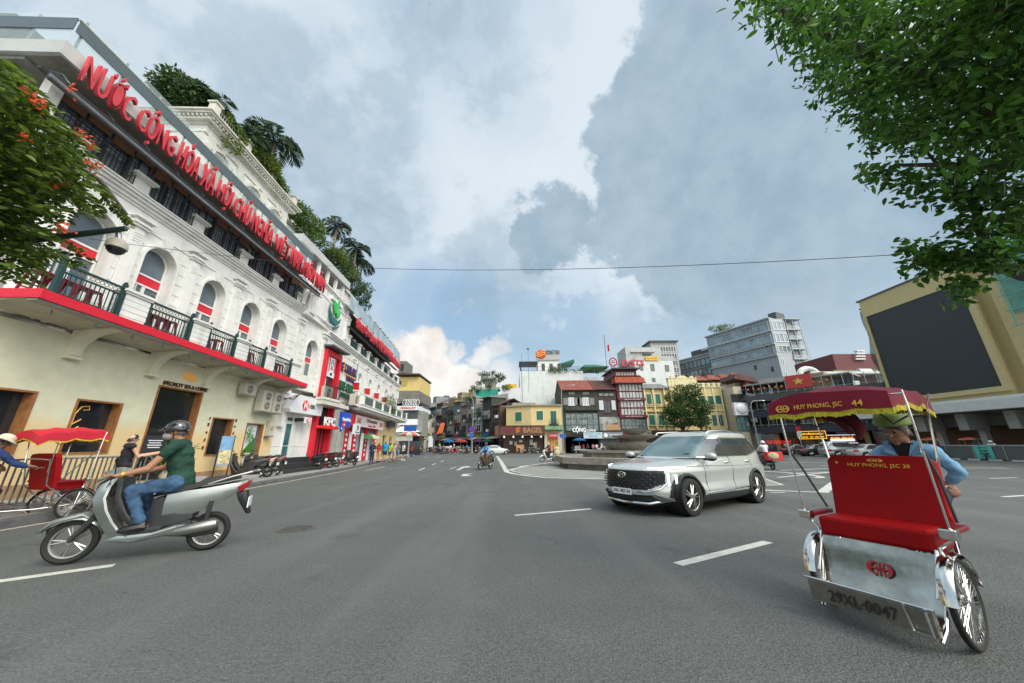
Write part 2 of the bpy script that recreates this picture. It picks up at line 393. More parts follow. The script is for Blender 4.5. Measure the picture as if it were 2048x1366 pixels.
# left pavement with kerb
curb=[(-9.8,-6),(-9.8,5),(-9.82,9),(-9.9,13),(-10.25,18.4),(-10.75,23.5),(-11.45,28.5),(-12.4,35),(-13.7,43.4),(-15.4,54),(-17.0,65),(-19,78),(-30,140)]
mb=MB(); rs=[]
for (x,y) in curb: rs.append([(x,y,0),(x-.01,y,.14),(x-.03,y,.15),(x-.3,y,.15)])
mb.rings(rs,False,False); struct('kerb',mb,KERB,smooth=False)
mb=MB(); mb.rings([[(x-.3,y,.15),(x-9,y,.154)] for x,y in curb],False,False); struct('pavement',mb,SLAB)
strip([(x+.12,y) for x,y in curb],.13,.004,'road_edge_line',PAINTY)
mb=MB(); mb.rings([[(-13.2,-6,.154),(-11.3,-6,.154),(-11.3,-6,.28)],[(-13.2,14.5,.154),(-11.3,14.5,.154),(-11.3,14.5,.28)]],False,False)
# lane dashes: nearest first (end points on the ground)
dash=[((1030,1031),(1182,1018),.12),((1356,1129),(1536,1084),.15),((-60,1171),(228,1131),.15),((730,941),(770,934),.13),((838,941),(850,936),.12),((864,930),(872,927),.12),((881,924),(888,921),.12),((1540,985),(1570,985),.11),((1980,957),(2035,955),.12),((2006,994),(2090,988),.13),((900,938),(912,934),.1)]
for a,b,wd in dash:
    A=gnd(*a); B=gnd(*b); strip([(A.x,A.y),(B.x,B.y)],wd,.004,'lane_dash',PAINT)
for px,py in [(797,919),(820,917),(850,914.5),(876,914)]:
    A=gnd(px-4,py+.6); B=gnd(px+5,py-.6); strip([(A.x,A.y),(B.x,B.y)],.14,.004,'lane_dash',PAINT)
# arrow
A=gnd(922,937); mb=MB(); mb.add([(A.x-.1,A.y-1.6,.004),(A.x+.1,A.y-1.6,.004),(A.x+.1,A.y+1,.004),(A.x+.6,A.y+1.2,.004),(A.x+.1,A.y+2.6,.004),(A.x-.35,A.y+1.2,.004),(A.x-.1,A.y+1,.004)],[(0,1,2,3,4,5,6)]); struct('road_arrow',mb,PAINT)
A=gnd(928,950); mb=MB(); mb.add([(A.x-.1,A.y-.7,.004),(A.x+.5,A.y-.6,.004),(A.x+.1,A.y+.1,.004),(A.x+.4,A.y+.9,.004),(A.x-.2,A.y+.5,.004),(A.x-.05,A.y,.004)],[(0,1,2,3,4,5)]); struct('road_arrow',mb,PAINT)
# white bent line, paved island, hatching
G=lambda px,py:(gnd(px,py).x,gnd(px,py).y)
i0=[G(994,912),G(1003,925),G(1010,938),G(1014,944),G(1026,947.5),G(1050,951),G(1090,955),G(1140,957),G(1211,958),(7.0,14.8),(8.35,12.4),(9.9,11.75),G(1690,950),G(1850,938),(24.5,21.5),(31,25)]
strip(i0,.30,.006,'road_marking',PAINTC)
isl=[G(1022,941),G(1030,944),G(1060,950),G(1100,953),G(1150,955.5),G(1230,956.5),(7.6,14.9),(8.6,13.4),(10.2,13.8),(11.6,17),(11,21),(9,25),(5,27),(2,25.8),G(1044,932)]
sheet(isl,.005,'paved_island',SETT)
strip(isl,.12,.009,'road_marking',PAINTC,True)
for a,b in [((1014,941),(1056,931)),((1056,931),(1110,924))]:
    strip([G(*a),G(*b)],.22,.007,'road_marking',PAINTC)
for k in range(9):   # hatched area
    y=gnd(1060,932).y+2.0*k+.6; x0=-1.0-.05*k-.035*(y-22); 
    strip([(x0+.2,y-.2*k),(x0+3.2+k*.9,y+.5+.05*k)],.24,.0065,'road_marking',PAINTC)
for k in range(6): strip([(5+k*2.6,29.5+k*.9),(8.6+k*2.6,34.5+k*.8)],.45,.0065,'road_marking',PAINTC)
for a,b in [((1560,941),(1690,936)),((1690,936),(1880,937)),((1575,947),(1700,943)),((1555,955),(1740,937)),((1640,931),(1700,931.5)),((1905,937),(2020,937)),((1880,933),(2010,935.5)),((1560,925),(1860,925))]:
    strip([G(*a),G(*b)],.2,.007,'road_marking',PAINTC)
cc=gnd(1557,948); strip([(cc.x+math.cos(t)*1.1,cc.y+math.sin(t)*2.2) for t in [PI*q/12-1.6 for q in range(15)]],.3,.008,'road_marking',PAINTC)
# manhole
A=gnd(593,1058); mb=MB(); mb.lathe([(.01,.008),(.26,.008),(.27,.012),(.31,.012),(.33,.004)],(A.x,A.y,0),n=40)
for k in range(-4,5):
    h=math.sqrt(.25**2-(k*.055)**2); mb.box(A.x-h,A.x+h,A.y+k*.055-.012,A.y+k*.055+.012,.006,.014)
tag(obj('manhole_cover',mb,mat('cast_iron',(.085,.085,.08),.7,.2,var=.4,sc=12)),'round iron manhole cover flush in the asphalt behind the silver scooter','manhole cover')
# ---------------------------------------------------------------- foliage helpers
def leafmat(name,c,var=.45,sc=1.6,tr=.35):
    if name in MC: return MC[name]
    m=D.materials.new(name); MC[name]=m; m.use_nodes=True; n=m.node_tree.nodes; l=m.node_tree.links; b=n['Principled BSDF']
    g=n.new('ShaderNodeNewGeometry'); r=n.new('ShaderNodeValToRGB'); l.new(g.outputs['Random Per Island'],r.inputs[0])
    e=r.color_ramp.elements; e[0].color=(c[0]*(1-var),c[1]*(1-var),c[2]*(1-var),1); e[1].color=(min(1,c[0]*(1+var*1.6)),min(1,c[1]*(1+var)),c[2]*(1+var*.3),1)
    b.inputs['Roughness'].default_value=.42; b.inputs['Specular IOR Level'].default_value=.4
    l.new(r.outputs[0],b.inputs['Base Color'])
    t=n.new('ShaderNodeBsdfTranslucent'); l.new(r.outputs[0],t.inputs[0]); x=n.new('ShaderNodeMixShader'); x.inputs[0].default_value=tr
    l.new(b.outputs[0],x.inputs[1]); l.new(t.outputs[0],x.inputs[2]); l.new(x.outputs[0],n['Material Output'].inputs[0]); return m
def leaf(mb,p,d,s,wd=.42,fold=.2):
    d=d.normalized(); a=d.cross(Vector((rnd(-1,1),rnd(-1,1),rnd(-1,1))))
    if a.length<1e-3: return
    a.normalize(); q=d.cross(a)*fold*s*wd
    h=a*s*wd*.5; mb.add([p,p+d*s*.25+h*.85+q,p+d*s*.62+h*.8+q*.8,p+d*s-q*.4,p+d*s*.62-h*.8+q*.8,p+d*s*.25-h*.85+q],[(0,1,2,3),(0,3,4,5)])
def foliage(mb,blobs,n,size,droop=.3,cl=7,shell=.55,wd=.42):
    """leaf clusters spread through ellipsoids; blobs=(centre,radii)"""
    vol=[b[1][0]*b[1][1]*b[1][2] for b in blobs]; T=sum(vol)
    for (c,r),v in zip(blobs,vol):
        for i in range(max(1,int(n*v/T/cl))):
            d=Vector((random.gauss(0,1),random.gauss(0,1),random.gauss(0,1))).normalized(); q=rnd(shell,1)**.6*rnd(.9,1.08)
            p=Vector(c)+Vector((d.x*r[0],d.y*r[1],d.z*r[2]))*q
            for j in range(cl):
                e=(Vector((random.gauss(0,1),random.gauss(0,1),random.gauss(0,1)))+d*.5); e.z-=droop
                leaf(mb,p+e*size*.35,e,size*rnd(.6,1.25),wd)
def palm(name,label,loc,h,fl,nf,lm,group='palms on the roof terrace',stem=.09,cat='palm'):
    t=thing(name,label,cat,loc,0,group)
    mb=MB(); mb.tube([(0,0,-.3),(.03,0,h*.5),(0,.04,h)],[stem*1.3,stem,stem*.8],8); obj('trunk',mb,mat('palm_trunk',(.20,.16,.11),.9,var=.3,bump=.4),t,True)
    for k in range(nf):
        mb=MB(); a=2*PI*k/nf+rnd(-.2,.2); up=rnd(.35,1.15); P=[]; p=Vector((0,0,h)); d=Vector((math.cos(a)*math.cos(up),math.sin(a)*math.cos(up),math.sin(up)))
        for q in range(12):
            P.append(p.copy()); p=p+d*fl/12; d.z-=.16+.02*q; d.normalize()
        mb.tube(P,[.02*(1-q/14) for q in range(12)],5)
        for q in range(1,12):
            dd=(P[q]-P[q-1]).normalized(); s=dd.cross(Vector((0,0,1))).normalized()
            for sg in (-1,1):
                for z in (0,.33,.66):
                    L=fl*.34*math.sin(PI*(q+.6)/13.5); leaf(mb,P[q-1].lerp(P[q],z),s*sg+dd*.7+Vector((0,0,-.25-rnd(0,.3))),L,.13,.1)
        obj('frond',mb,lm,t)
    return t
LF1=leafmat('dark_leaves',(.045,.105,.03)); LF2=leafmat('mid_leaves',(.085,.17,.03)); LF3=leafmat('bright_leaves',(.11,.17,.02)); LFP=leafmat('palm_leaves',(.03,.07,.03))
BARK=mat('tree_bark',(.09,.075,.06),.9,var=.35,sc=9,bump=.6,bsc=20)
def bush(name,label,loc,blobs,n,size,lm=LF1,group=None,cat='plant',droop=.3):
    t=thing(name,label,cat,loc,0,group); mb=MB(); foliage(mb,blobs,n,size,droop); obj('foliage',mb,lm,t); mb=MB()
    for c,r in blobs[:3]: mb.tube([(0,0,0),(c[0]*.5,c[1]*.5,c[2]*.5),(c[0],c[1],c[2]+r[2]*.3)],[.04,.03,.012],6)
    obj('stem',mb,BARK,t); return t
# ---------------------------------------------------------------- wall helpers (local x along, y into the building, z up)
def wall(mb,s0,s1,z0,z1,y,th,holes):
    """front face at y, thickness th, openings (a,b,c,d[,arch])"""
    hs=sorted(holes,key=lambda h:h[0]); x=s0
    for h in hs:
        a,b,c,d=h[:4]
        if a>x: mb.box(x,a,y,y+th,z0,z1)
        if c>z0: mb.box(a,b,y,y+th,z0,c)
        if len(h)>4 and h[4]:
            r=(b-a)/2; zc=d-r; cx=(a+b)/2; n=14; arc=[(cx-r*math.cos(PI*i/n),zc+r*math.sin(PI*i/n)) for i in range(n+1)]
            for i in range(n):
                (xa,za),(xb,zb)=arc[i],arc[i+1]
                mb.hexa([(xa,y,za),(xb,y,zb),(xb,y+th,zb),(xa,y+th,za)],[(xa,y,z1),(xb,y,z1),(xb,y+th,z1),(xa,y+th,z1)])
        elif d<z1: mb.box(a,b,y,y+th,d,z1)
        x=b
    if x<s1: mb.box(x,s1,y,y+th,z0,z1)
def arcpoly(a,b,c,d,n=16):
    r=(b-a)/2; zc=d-r; cx=(a+b)/2
    return [(a,c),(b,c)]+[(cx+r*math.cos(PI*i/n),zc+r*math.sin(PI*i/n)) for i in range(n+1)]
def ringarc(mb,a,b,c,d,wd,y0,y1,n=16,bottom=False):
    """arched frame band of width wd inside the opening"""
    o=arcpoly(a,b,c,d,n); i=arcpoly(a+wd,b-wd,c+(wd if bottom else 0),d-wd,n); m=len(o)
    for k in range(0 if bottom else 1,m):
        p,q,r,s=o[k],o[(k+1)%m],i[(k+1)%m],i[k]
        mb.hexa([(p[0],y0,p[1]),(q[0],y0,q[1]),(r[0],y0,r[1]),(s[0],y0,s[1])],[(p[0],y1,p[1]),(q[0],y1,q[1]),(r[0],y1,r[1]),(s[0],y1,s[1])])
def recwin(parent,a,b,c,d,y,nm='window',fm=None,gm=None,nx=2,nz=1,fw=.05,dep=.08,sill=0,label=None):
    fm=fm or WHITE; gm=gm or GL
    mb=MB(); mb.box(a,b,y,y+dep,c,c+fw); mb.box(a,b,y,y+dep,d-fw,d); mb.box(a,a+fw,y,y+dep,c+fw,d-fw); mb.box(b-fw,b,y,y+dep,c+fw,d-fw)
    for i in range(1,nx): x=a+(b-a)*i/nx; mb.box(x-fw/2,x+fw/2,y+.01,y+dep,c+fw,d-fw)
    for i in range(1,nz): z=c+(d-c)*i/nz; mb.box(a+fw,b-fw,y+.012,y+dep,z-fw/2,z+fw/2)
    if sill: mb.box(a-.06,b+.06,y-sill,y,c-.07,c-.002)
    f=obj(nm,mb,fm,parent,label=label); mb=MB(); mb.box(a+fw/2,b-fw/2,y+dep*.6,y+dep*.6+.01,c+fw/2,d-fw/2); obj('pane',mb,gm,f); return f
def railing(mb,x0,x1,y,z0,h,step=.12,r=.012,bar=.03,rings=False,n=None):
    mb.box(x0,x1,y-bar/2,y+bar/2,z0+h-bar,z0+h); mb.box(x0,x1,y-bar/2,y+bar/2,z0+.06,z0+.06+bar)
    k=n or max(1,int((x1-x0)/step))
    for i in range(k+1):
        x=x0+(x1-x0)*i/k; mb.box(x-r,x+r,y-r,y+r,z0+.06+bar,z0+h-bar)
FA=Frame((-12.0,2),(-12.6,22)); FB=Frame((-12.6,22),(-14.9,45))
YEL=mat('faded_yellow_wall',(.60,.47,.24),.85,var=.1,bump=.2,bsc=12,streak=.15,dc=(.40,.34,.22))
def cream_mat():
    """pale green-cream stucco above, ochre wash below (the paint itself changes colour about 2.3 m up)"""
    m=mat('two_tone_stucco',(.66,.66,.49),.88,var=.07,bump=.25,bsc=14,dirt=.18,dc=(.40,.42,.32)); n=m.node_tree.nodes; l=m.node_tree.links; b=n['Principled BSDF']
    src=b.inputs['Base Color'].links[0].from_socket; tc=n.new('ShaderNodeTexCoord'); sp=n.new('ShaderNodeSeparateXYZ'); l.new(tc.outputs['Object'],sp.inputs[0])
    no=n.new('ShaderNodeTexNoise'); no.inputs['Scale'].default_value=1.2; no.inputs['Detail'].default_value=5; l.new(tc.outputs['Object'],no.inputs['Vector'])
    ad=n.new('ShaderNodeMath'); ad.operation='MULTIPLY_ADD'; l.new(no.outputs[0],ad.inputs[0]); ad.inputs[1].default_value=.9; l.new(sp.outputs[2],ad.inputs[2])
    mr=n.new('ShaderNodeMapRange'); l.new(ad.outputs[0],mr.inputs[0]); mr.inputs[1].default_value=2.35; mr.inputs[2].default_value=2.85
    x=n.new('ShaderNodeMix'); x.data_type='RGBA'; l.new(mr.outputs[0],x.inputs[0]); x.inputs[6].default_value=(.70,.53,.28,1); l.new(src,x.inputs[7]); l.new(x.outputs[2],b.inputs['Base Color']); return m
TWO=cream_mat()
bld=thing('terrace_building','long white multi storey building with arched windows and a red edged balcony','building',FA.loc,FA.rz)
# ground floor
mb=MB(); GH=[(4.55,6.62,1.38,2.83),(7.57,8.68,1.37,2.77),(9.70,11.43,.42,3.52),(12.27,13.33,1.2,2.62),(14.26,15.34,1.14,2.52)]
wall(mb,-3,16.25,.28,4.5,0,.35,GH); obj('ground_floor_wall',mb,TWO,bld)
mb=MB(); mb.box(-3,9.7,-.05,0,.15,.62); mb.box(11.43,16.25,-.05,0,.15,.55); obj('plinth',mb,mat('ochre_plinth',(.36,.22,.11),.85,var=.2,dirt=.3),bld)
mb=MB(); mb.box(-3,20,.35,9,.15,4.7); mb.box(5.55,20,.36,9,4.7,9.3); obj('core_wall',mb,GREY,bld)
mb=MB(); mb.box(-3,15.9,-1.05,-.06,.154,.30); mb.box(9.5,11.7,-.8,-.05,.30,.43); obj('platform',mb,GREY,bld,bevel=.01)
DKIN=mat('dark_interior',(.02,.018,.016),.8,var=.3)
WARM=mat('warm_wood_reveal',(.30,.13,.045),.5,var=.25,sc=5)
for i,(a,b,c,d) in enumerate(GH):
    mb=MB(); fw=.045
    mb.box(a-fw,b+fw,-.03,.34,d-.005,d+fw); mb.box(a-fw,a,-.03,.34,c,d-.005); mb.box(b,b+fw,-.03,.34,c,d-.005)
    if i!=2: mb.box(a-fw,b+fw,-.035,.34,c-fw,c)
    mb.box(b-.03,b-.001,-.02,.33,c+.01,d-.01)
    f=obj('door_frame' if i==2 else 'window',mb,WARM,bld); mb=MB()
    if i==4:
        mb.box(a,b-.05,.12,.14,c,d); obj('pane',mb,GL,f); mb=MB(); mb.box(a+.02,b-.25,.10,.115,c+.02,d-.02); g=obj('poster',mb,mat('poster_white',(.62,.66,.68),.4,var=.05),f)
        mb=MB(); foliage(mb,[((a+.3,.085,d-.35),(.22,.004,.3)),((a+.42,.085,c+.75),(.3,.004,.3))],260,.09,0,5,0.); mb.add([(a+.02,.09,c+.02),(b-.26,.09,c+.02),(b-.26,.09,c+.75),(a+.5,.09,c+.5)],[(0,1,2,3)]); obj('picture',mb,leafmat('poster_green',(.10,.40,.05)),g)
    else:
        mb.box(a,b,.22,.235,c,d); obj('pane',mb,GLD,f)
        if i==1:
            mb=MB(); mb.tube([(a+.18,.2,d-1.1),(a+.2,.2,d-.35),(a+.3,.2,d-.15),(a+.48,.2,d-.12),(a+.5,.2,d-.22),(a+.36,.2,d-.24)],.016,6)
            for q in (.55,.75): mb.tube([(a+.2,.2,d-q-.1),(a+.38,.2,d-q+.05)],.018,6)
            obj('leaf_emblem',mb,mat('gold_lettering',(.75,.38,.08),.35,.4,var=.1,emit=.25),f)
# balcony above: sloping soffit, red edge, brackets
def zb(s): return 4.96-.02*(s-5)
def db(s): return 1.42-.012*(s-5)
mb=MB(); ss=[5.0+i*1.13 for i in range(11)]
mb.rings([[(s,0,zb(s)-.30),(s,-db(s)+.04,zb(s)-.16),(s,-db(s)+.04,zb(s)),(s,0,zb(s))] for s in ss]); obj('balcony_slab',mb,mat('soffit_plaster',(.46,.45,.34),.85,var=.12,dirt=.3,bump=.2,dc=(.25,.25,.2)),bld)
mb=MB(); mb.rings([[(s,-db(s),zb(s)-.2),(s,-db(s)+.035,zb(s)-.2),(s,-db(s)+.035,zb(s)+.02),(s,-db(s),zb(s)+.02)] for s in ss]); mb.box(4.96,5.0,-1.45,0,zb(5)-.2,zb(5)+.02); obj('fascia',mb,REDP,bld)
mb=MB()
mb.rings([[(s,-db(s)+.06,zb(s)-.24),(s,-db(s)+.30,zb(s)-.26),(s,-db(s)+.30,zb(s)-.19),(s,-db(s)+.06,zb(s)-.17)] for s in ss])
for s in [5.6+.95*i for i in range(11)]: mb.cyl((s,-.95,zb(s)-.24),(s,-.95,zb(s)-.36),.02,.035,8)
obj('soffit_trim',mb,GREY,bld)
for s in (4.3,7.0,9.2,11.4,13.8,15.95):
    mb=MB(); n=8; out=[(0,-.02)]+[]
    pr=[(0.0,zb(s)-.30),(0.0,zb(s)-1.02),(.16,zb(s)-1.0)]+[(.16+.95*(1-math.cos(PI/2*i/n)),zb(s)-.92+.66*math.sin(PI/2*i/n)) for i in range(n+1)]+[(1.15,zb(s)-.2)]
    mb.rings([[(x,-p[0],p[1]) for p in pr] for x in (s-.13,s+.13)]); mb.box(s-.16,s+.16,-.2,0,zb(s)-1.1,zb(s)-1.02); obj('bracket',mb,CREAM,bld)
# first floor wall
WN=[6.45,8.43,10.72,12.9,15.07,18.35]; ht=lambda s:8.08-.02*(s-8)
hol=[(c-.56,c+.56,4.7,ht(c)+.05,True) for c in WN[:5]]+[(18.35-.62,18.35+.62,5.6,7.85,True)]+[(19.75,21.75,4.4,7.75)]
mb=MB(); wall(mb,5.55,19.75,4.7,9.05,0,.36,hol[:6]); mb.box(5.55,5.6,.36,9,4.7,9.05)
edges=[5.6]+[x for h in hol[:6] for x in (h[0]-.1,h[1]+.1)]+[19.6]
for i in range(0,len(edges)-1,2):
    a,b=edges[i],edges[i+1]
    if b-a<.2: continue
    pil=(a+b)/2 if 0<i<12 else None
    for k in range(8):
        z=5.15+k*.4
        if pil and b-a<2: mb.box(a,pil-.2,-.03,0,z,z+.37); mb.box(pil+.2,b,-.03,0,z,z+.37)
        else: mb.box(a,b,-.03,0,z,z+.37)
obj('first_floor_wall',mb,WHITE,bld)
PX=[7.45,9.58,11.8,13.98,16.75]
for x in PX+[19.55]:
    mb=MB(); mb.box(x-.19,x+.19,-.09,0,4.95 if x<16 else 4.3,8.35)
    for k in range(4): mb.box(x-.12,x+.12,-.105,-.09,7.85+k*.09,7.9+k*.09)
    mb.box(x-.25,x+.25,-.15,0,8.35,8.43); mb.box(x-.29,x+.29,-.2,0,8.43,8.5); mb.box(x-.22,x+.22,-.12,0,8.5,8.62); mb.box(x-.33,x+.33,-.24,0,8.62,8.7)
    obj('pilaster',mb,WHITE,bld)
for c,h in zip(WN,hol):
    a,b,lo,hi=h[:4]; mb=MB()
    o=arcpoly(a-.09,b+.09,lo,hi+.09,14); ii=arcpoly(a,b,lo,hi,14)
    for k in range(1,len(o)-0):
        p,q,r_,s_=o[k],o[(k+1)%len(o)],ii[(k+1)%len(o)],ii[k]
        if k==len(o)-0: break
        mb.hexa([(p[0],-.06,p[1]),(q[0],-.06,q[1]),(r_[0],-.06,r_[1]),(s_[0],-.06,s_[1])],[(p[0],0,p[1]),(q[0],0,q[1]),(r_[0],0,r_[1]),(s_[0],0,s_[1])])
    mb.hexa([(c-.1,-.12,hi-.02),(c+.1,-.12,hi-.02),(c+.1,0,hi-.02),(c-.1,0,hi-.02)],[(c-.17,-.12,hi+.36),(c+.17,-.12,hi+.36),(c+.17,0,hi+.36),(c-.17,0,hi+.36)])
    obj('window_surround',mb,WHITE,bld)
    mb=MB(); ringarc(mb,a+.02,b-.02,lo+.02,hi-.02,.06,.26,.33); zr=hi-1.02
    mb.box(a+.05,b-.05,.25,.33,zr-.04,zr+.02); mb.box(a+.05,b-.05,.25,.33,zr-.40,zr-.34); mb.box(c-.05,c+.05,.26,.33,lo,zr-.4); mb.box(a+.3,a+.34,.26,.33,lo,zr-.4) if lo<5 else None
    f=obj('window',mb,WHITE,bld); mb=MB(); P=arcpoly(a+.06,b-.06,lo+.02,hi-.06,14); mb.rings([[(x,y,z) for x,z in P] for y in (.30,.31)]); obj('pane',mb,GL,f)
    mb=MB(); mb.box(a+.07,b-.07,.27,.295,zr-.34,zr-.04); obj('window_band',mb,REDP,f)
# cornice
mb=MB()
for (z0,z1,d) in ((8.98,9.06,.05),(9.06,9.16,.12),(9.16,9.25,.20),(9.25,9.33,.27),(9.33,9.38,.31)): mb.box(4.2,19.95,-d,.3,z0,z1)
mb.box(5.6,16.5,-.03,0,8.44,8.49)
obj('cornice',mb,WHITE,bld)
mb=MB()
for i in range(46): mb.box(5.5,5.5,0,0,0,0) if 0 else None
# balcony piers and green railings
pier=[(7.02,.33),(9.25,.33),(11.3,.32),(13.1,.3),(15.1,.3)]
for (x,hw) in pier:
    z=zb(x); y=-db(x)+.42; mb=MB(); mb.box(x-hw,x+hw,y-.34,y+.02,z,z+.74)
    for k in range(4): mb.box(x-hw-.012,x+hw+.012,y-.352,y+.02,z+.1+k*.16,z+.23+k*.16) if k%1==0 else None
    mb.box(x-hw-.05,x+hw+.05,y-.39,y+.06,z+.74,z+.80); mb.box(x-hw-.09,x+hw+.09,y-.43,y+.1,z+.80,z+.87); obj('balcony_pier',mb,WHITE,bld)
sec=[(5.75,6.62),(7.42,8.86),(9.65,10.92),(11.69,12.75),(13.47,14.74)]
sec[0]=(5.25,6.62)
for (a,b) in sec:
    m_=(a+b)/2; z=zb(m_); y=-db(m_)+.14; mb=MB(); H=.86
    for x in (a,b): mb.box(x-.045,x+.045,y-.045,y+.045,z,z+H+.1); mb.ball((x,y,z+H+.13),.045,8,6)
    mb.box(a,b,y-.03,y+.03,z+H-.05,z+H); mb.box(a,b,y-.02,y+.02,z+H-.24,z+H-.2); mb.box(a,b,y-.02,y+.02,z+.04,z+.07)
    n=int((b-a)/.105)
    for i in range(1,n):
        x=a+(b-a)*i/n; mb.box(x-.009,x+.009,y-.009,y+.009,z+.07,z+H-.24)
        mb.tube([(x+.05*math.cos(t),y,z+H-.12+.05*math.sin(t)) for t in [2*PI*q/8 for q in range(8)]],.008,4,closed=True)
        mb.tube([(x+.042*math.cos(t),y,z+.12+.042*math.sin(t)) for t in [2*PI*q/8 for q in range(8)]],.006,4,closed=True)
    for x in (a-.22,b+.22):
        mb.box(min(x,a if x<a else b),max(x,a if x<a else b),y+.28,y+.31,z+H-.1,z+H-.06); mb.box(min(x,a if x<a else b),max(x,a if x<a else b),y+.28,y+.31,z+.06,z+.09)
        for q in (.06,.15): xx=(a-q) if x<a else (b+q); mb.box(xx-.008,xx+.008,y+.285,y+.305,z+.09,z+H-.1)
    obj('balcony_railing',mb,GREENP,bld)
# second-floor terrace: posts, railings, recessed dark front with blinds
mb=MB(); mb.box(5.3,20,-.1,1.6,9.39,9.43); mb.box(4.3,20,1.55,2.0,9.3,13.0); obj('terrace_floor',mb,DGREY,bld)
TP=[7.0,9.15,11.55,13.8,15.95]
for x in TP:
    mb=MB(); mb.box(x-.24,x+.24,-.2,.28,9.38,9.8); mb.box(x-.3,x+.3,-.26,.34,9.8,9.86); mb.box(x-.36,x+.36,-.32,.4,9.86,9.95); mb.box(x-.27,x+.27,-.23,.31,9.38,9.46); obj('terrace_pier',mb,WHITE,bld)
BLK=mat('black_iron',(.02,.022,.025),.5,var=.2); BRB=mat('brown_blind',(.16,.075,.04),.7,var=.2,sc=8)
for i,(a,b) in enumerate([(4.4,6.74)]+[(TP[k]+.3,TP[k+1]-.3) for k in range(4)]):
    mb=MB()
    for x in ((a+.28),(b-.28)): mb.box(x-.04,x+.04,-.24,-.16,9.38,10.3)
    railing(mb,a,b,-.2,9.38,.8,.11,.009,.025); mb.box(a,b,-.21,-.19,10.03,10.045); obj('terrace_railing',mb,BLK,bld)
for i in range(18):
    x=4.6+i*.66; mb=MB(); mb.box(x-.03,x+.03,-.02,.05,9.43,10.84); mb.box(x+.3,x+.33,-.01,.04,9.43,10.84) if i%2 else None; obj('mullion',mb,DGREY,bld)
mb=MB(); mb.box(4.6,16.2,.06,.075,9.43,10.84); obj('terrace_glazing',mb,glass('terrace_glass',(.20,.25,.28)),bld)
for i in range(9):
    x=4.7+i*1.3; mb=MB(); mb.box(x,x+.58,-.09,-.06,10.42-.06*(i%3),10.83); mb.box(x+.64,x+1.22,-.1,-.07,10.45+.05*(i%2),10.83); obj('blind',mb,BRB,bld)
mb=MB()
for x in (7.0,7.35,9.4,9.8,11.9,13.9,15.9): mb.cyl((x,.45,9.4),(x,.45,11.2),.035,None,8)
obj('terrace_posts',mb,WHITE,bld)
# sign beam + roof slab
mb=MB(); mb.box(3.9,16.6,-.95,-.85,10.06,10.3); mb.box(3.9,16.6,-.6,-.5,10.4,10.48); obj('sign_beam',mb,BLK,bld)
mb=MB(); mb.cyl((3.8,-1.1,10.03),(16.5,-1.1,9.98),.03,None,8)
for k in range(13): x=4.2+k; mb.tube([(x,-1.0,10.27),(x,-.7,10.6),(x,-.2,10.78)],.018,5)
obj('sign_pipe',mb,STEEL,bld)
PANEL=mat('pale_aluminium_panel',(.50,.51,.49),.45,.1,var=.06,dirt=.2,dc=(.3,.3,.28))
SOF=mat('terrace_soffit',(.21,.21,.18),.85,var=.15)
mb=MB(); mb.box(3.85,15.2,-.95,9,10.87,11.3)
for k in range(1,6): pass
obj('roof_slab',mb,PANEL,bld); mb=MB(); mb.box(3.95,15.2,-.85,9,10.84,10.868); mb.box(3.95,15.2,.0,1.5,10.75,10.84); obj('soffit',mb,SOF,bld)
mb=MB(); mb.box(4.35,4.6,-.3,-.05,9.7,10.84); mb.box(4.2,5.4,-.3,.4,9.38,9.6); mb.box(4.1,5.5,-.36,.4,9.6,9.68)
obj('corner_column',mb,WHITE,bld)
# glass balustrade
mb=MB()
for k in range(12): x=4.05+k*1.0; mb.box(x-.02,x+.02,-.93,-.89,11.3,12.28)
for k in range(8): y=.1+k*1.2; mb.box(3.88,3.92,y-.02,y+.02,11.3,12.28)
obj('balustrade_posts',mb,STEEL,bld)
CLG=mat('clear_balustrade_glass',(.55,.68,.68),.05,var=0,trans=.8); TNT=mat('tinted_rail_panel',(.09,.12,.13),.3,var=.08)
mb=MB(); mb.box(3.9,15.2,-.955,-.945,11.3,12.32); mb.box(3.865,3.875,-.94,8.5,11.3,12.32); obj('balustrade_glass',mb,CLG,bld)
mb=MB(); mb.box(3.9,15.2,-.985,-.96,11.70,12.10); mb.box(3.835,3.86,-.96,8.5,11.70,12.10); obj('balustrade_panel',mb,TNT,bld)
mb=MB(); mb.box(3.88,15.2,-.99,-.93,12.08,12.11); mb.box(3.84,3.9,-.93,8.5,12.08,12.11); obj('handrail',mb,mat('brass_rail',(.45,.40,.28),.4,.6,var=.1),bld)
# big lettering
LET=mat('red_sign_letters',(.50,.035,.05),.55,var=.15,sc=2); LETS=LET
st=thing('roof_sign','large red raised letters in a long row along the near terrace roof edge','sign',FA.loc,FA.rz)
words=[('NƯỚC',4.2,5.5),('CỘNG',5.75,7.05),('HÒA',7.3,8.2),('XÃ',8.45,9.1),('HỘI',9.3,10.1),('CHỦ',10.35,11.2),('NGHĨA',11.4,12.75),('VIỆT',12.9,13.95),('NAM',14.1,14.95),('MUÔN',15.1,15.95)]
words=[('NƯỚC',4.22,5.42),('CỘNG',5.58,6.72),('HÒA',6.9,7.65),('XÃ',7.8,8.36),('HỘI',8.52,9.2),('CHỦ',9.38,10.2),('NGHĨA',10.4,11.72),('VIỆT',11.92,13.02),('NAM',13.22,14.1),('MUÔN',14.36,15.45),('NĂM',15.65,16.6)]
HAT={'NƯỚC':(0,.16),'CỘNG':(.16,.16),'HÒA':(0,.2),'XÃ':(0,.18),'HỘI':(.16,.16),'CHỦ':(0,.2),'NGHĨA':(0,.18),'VIỆT':(.16,.16),'NAM':(0,0),'MUÔN':(0,.16),'NĂM':(0,.18)}
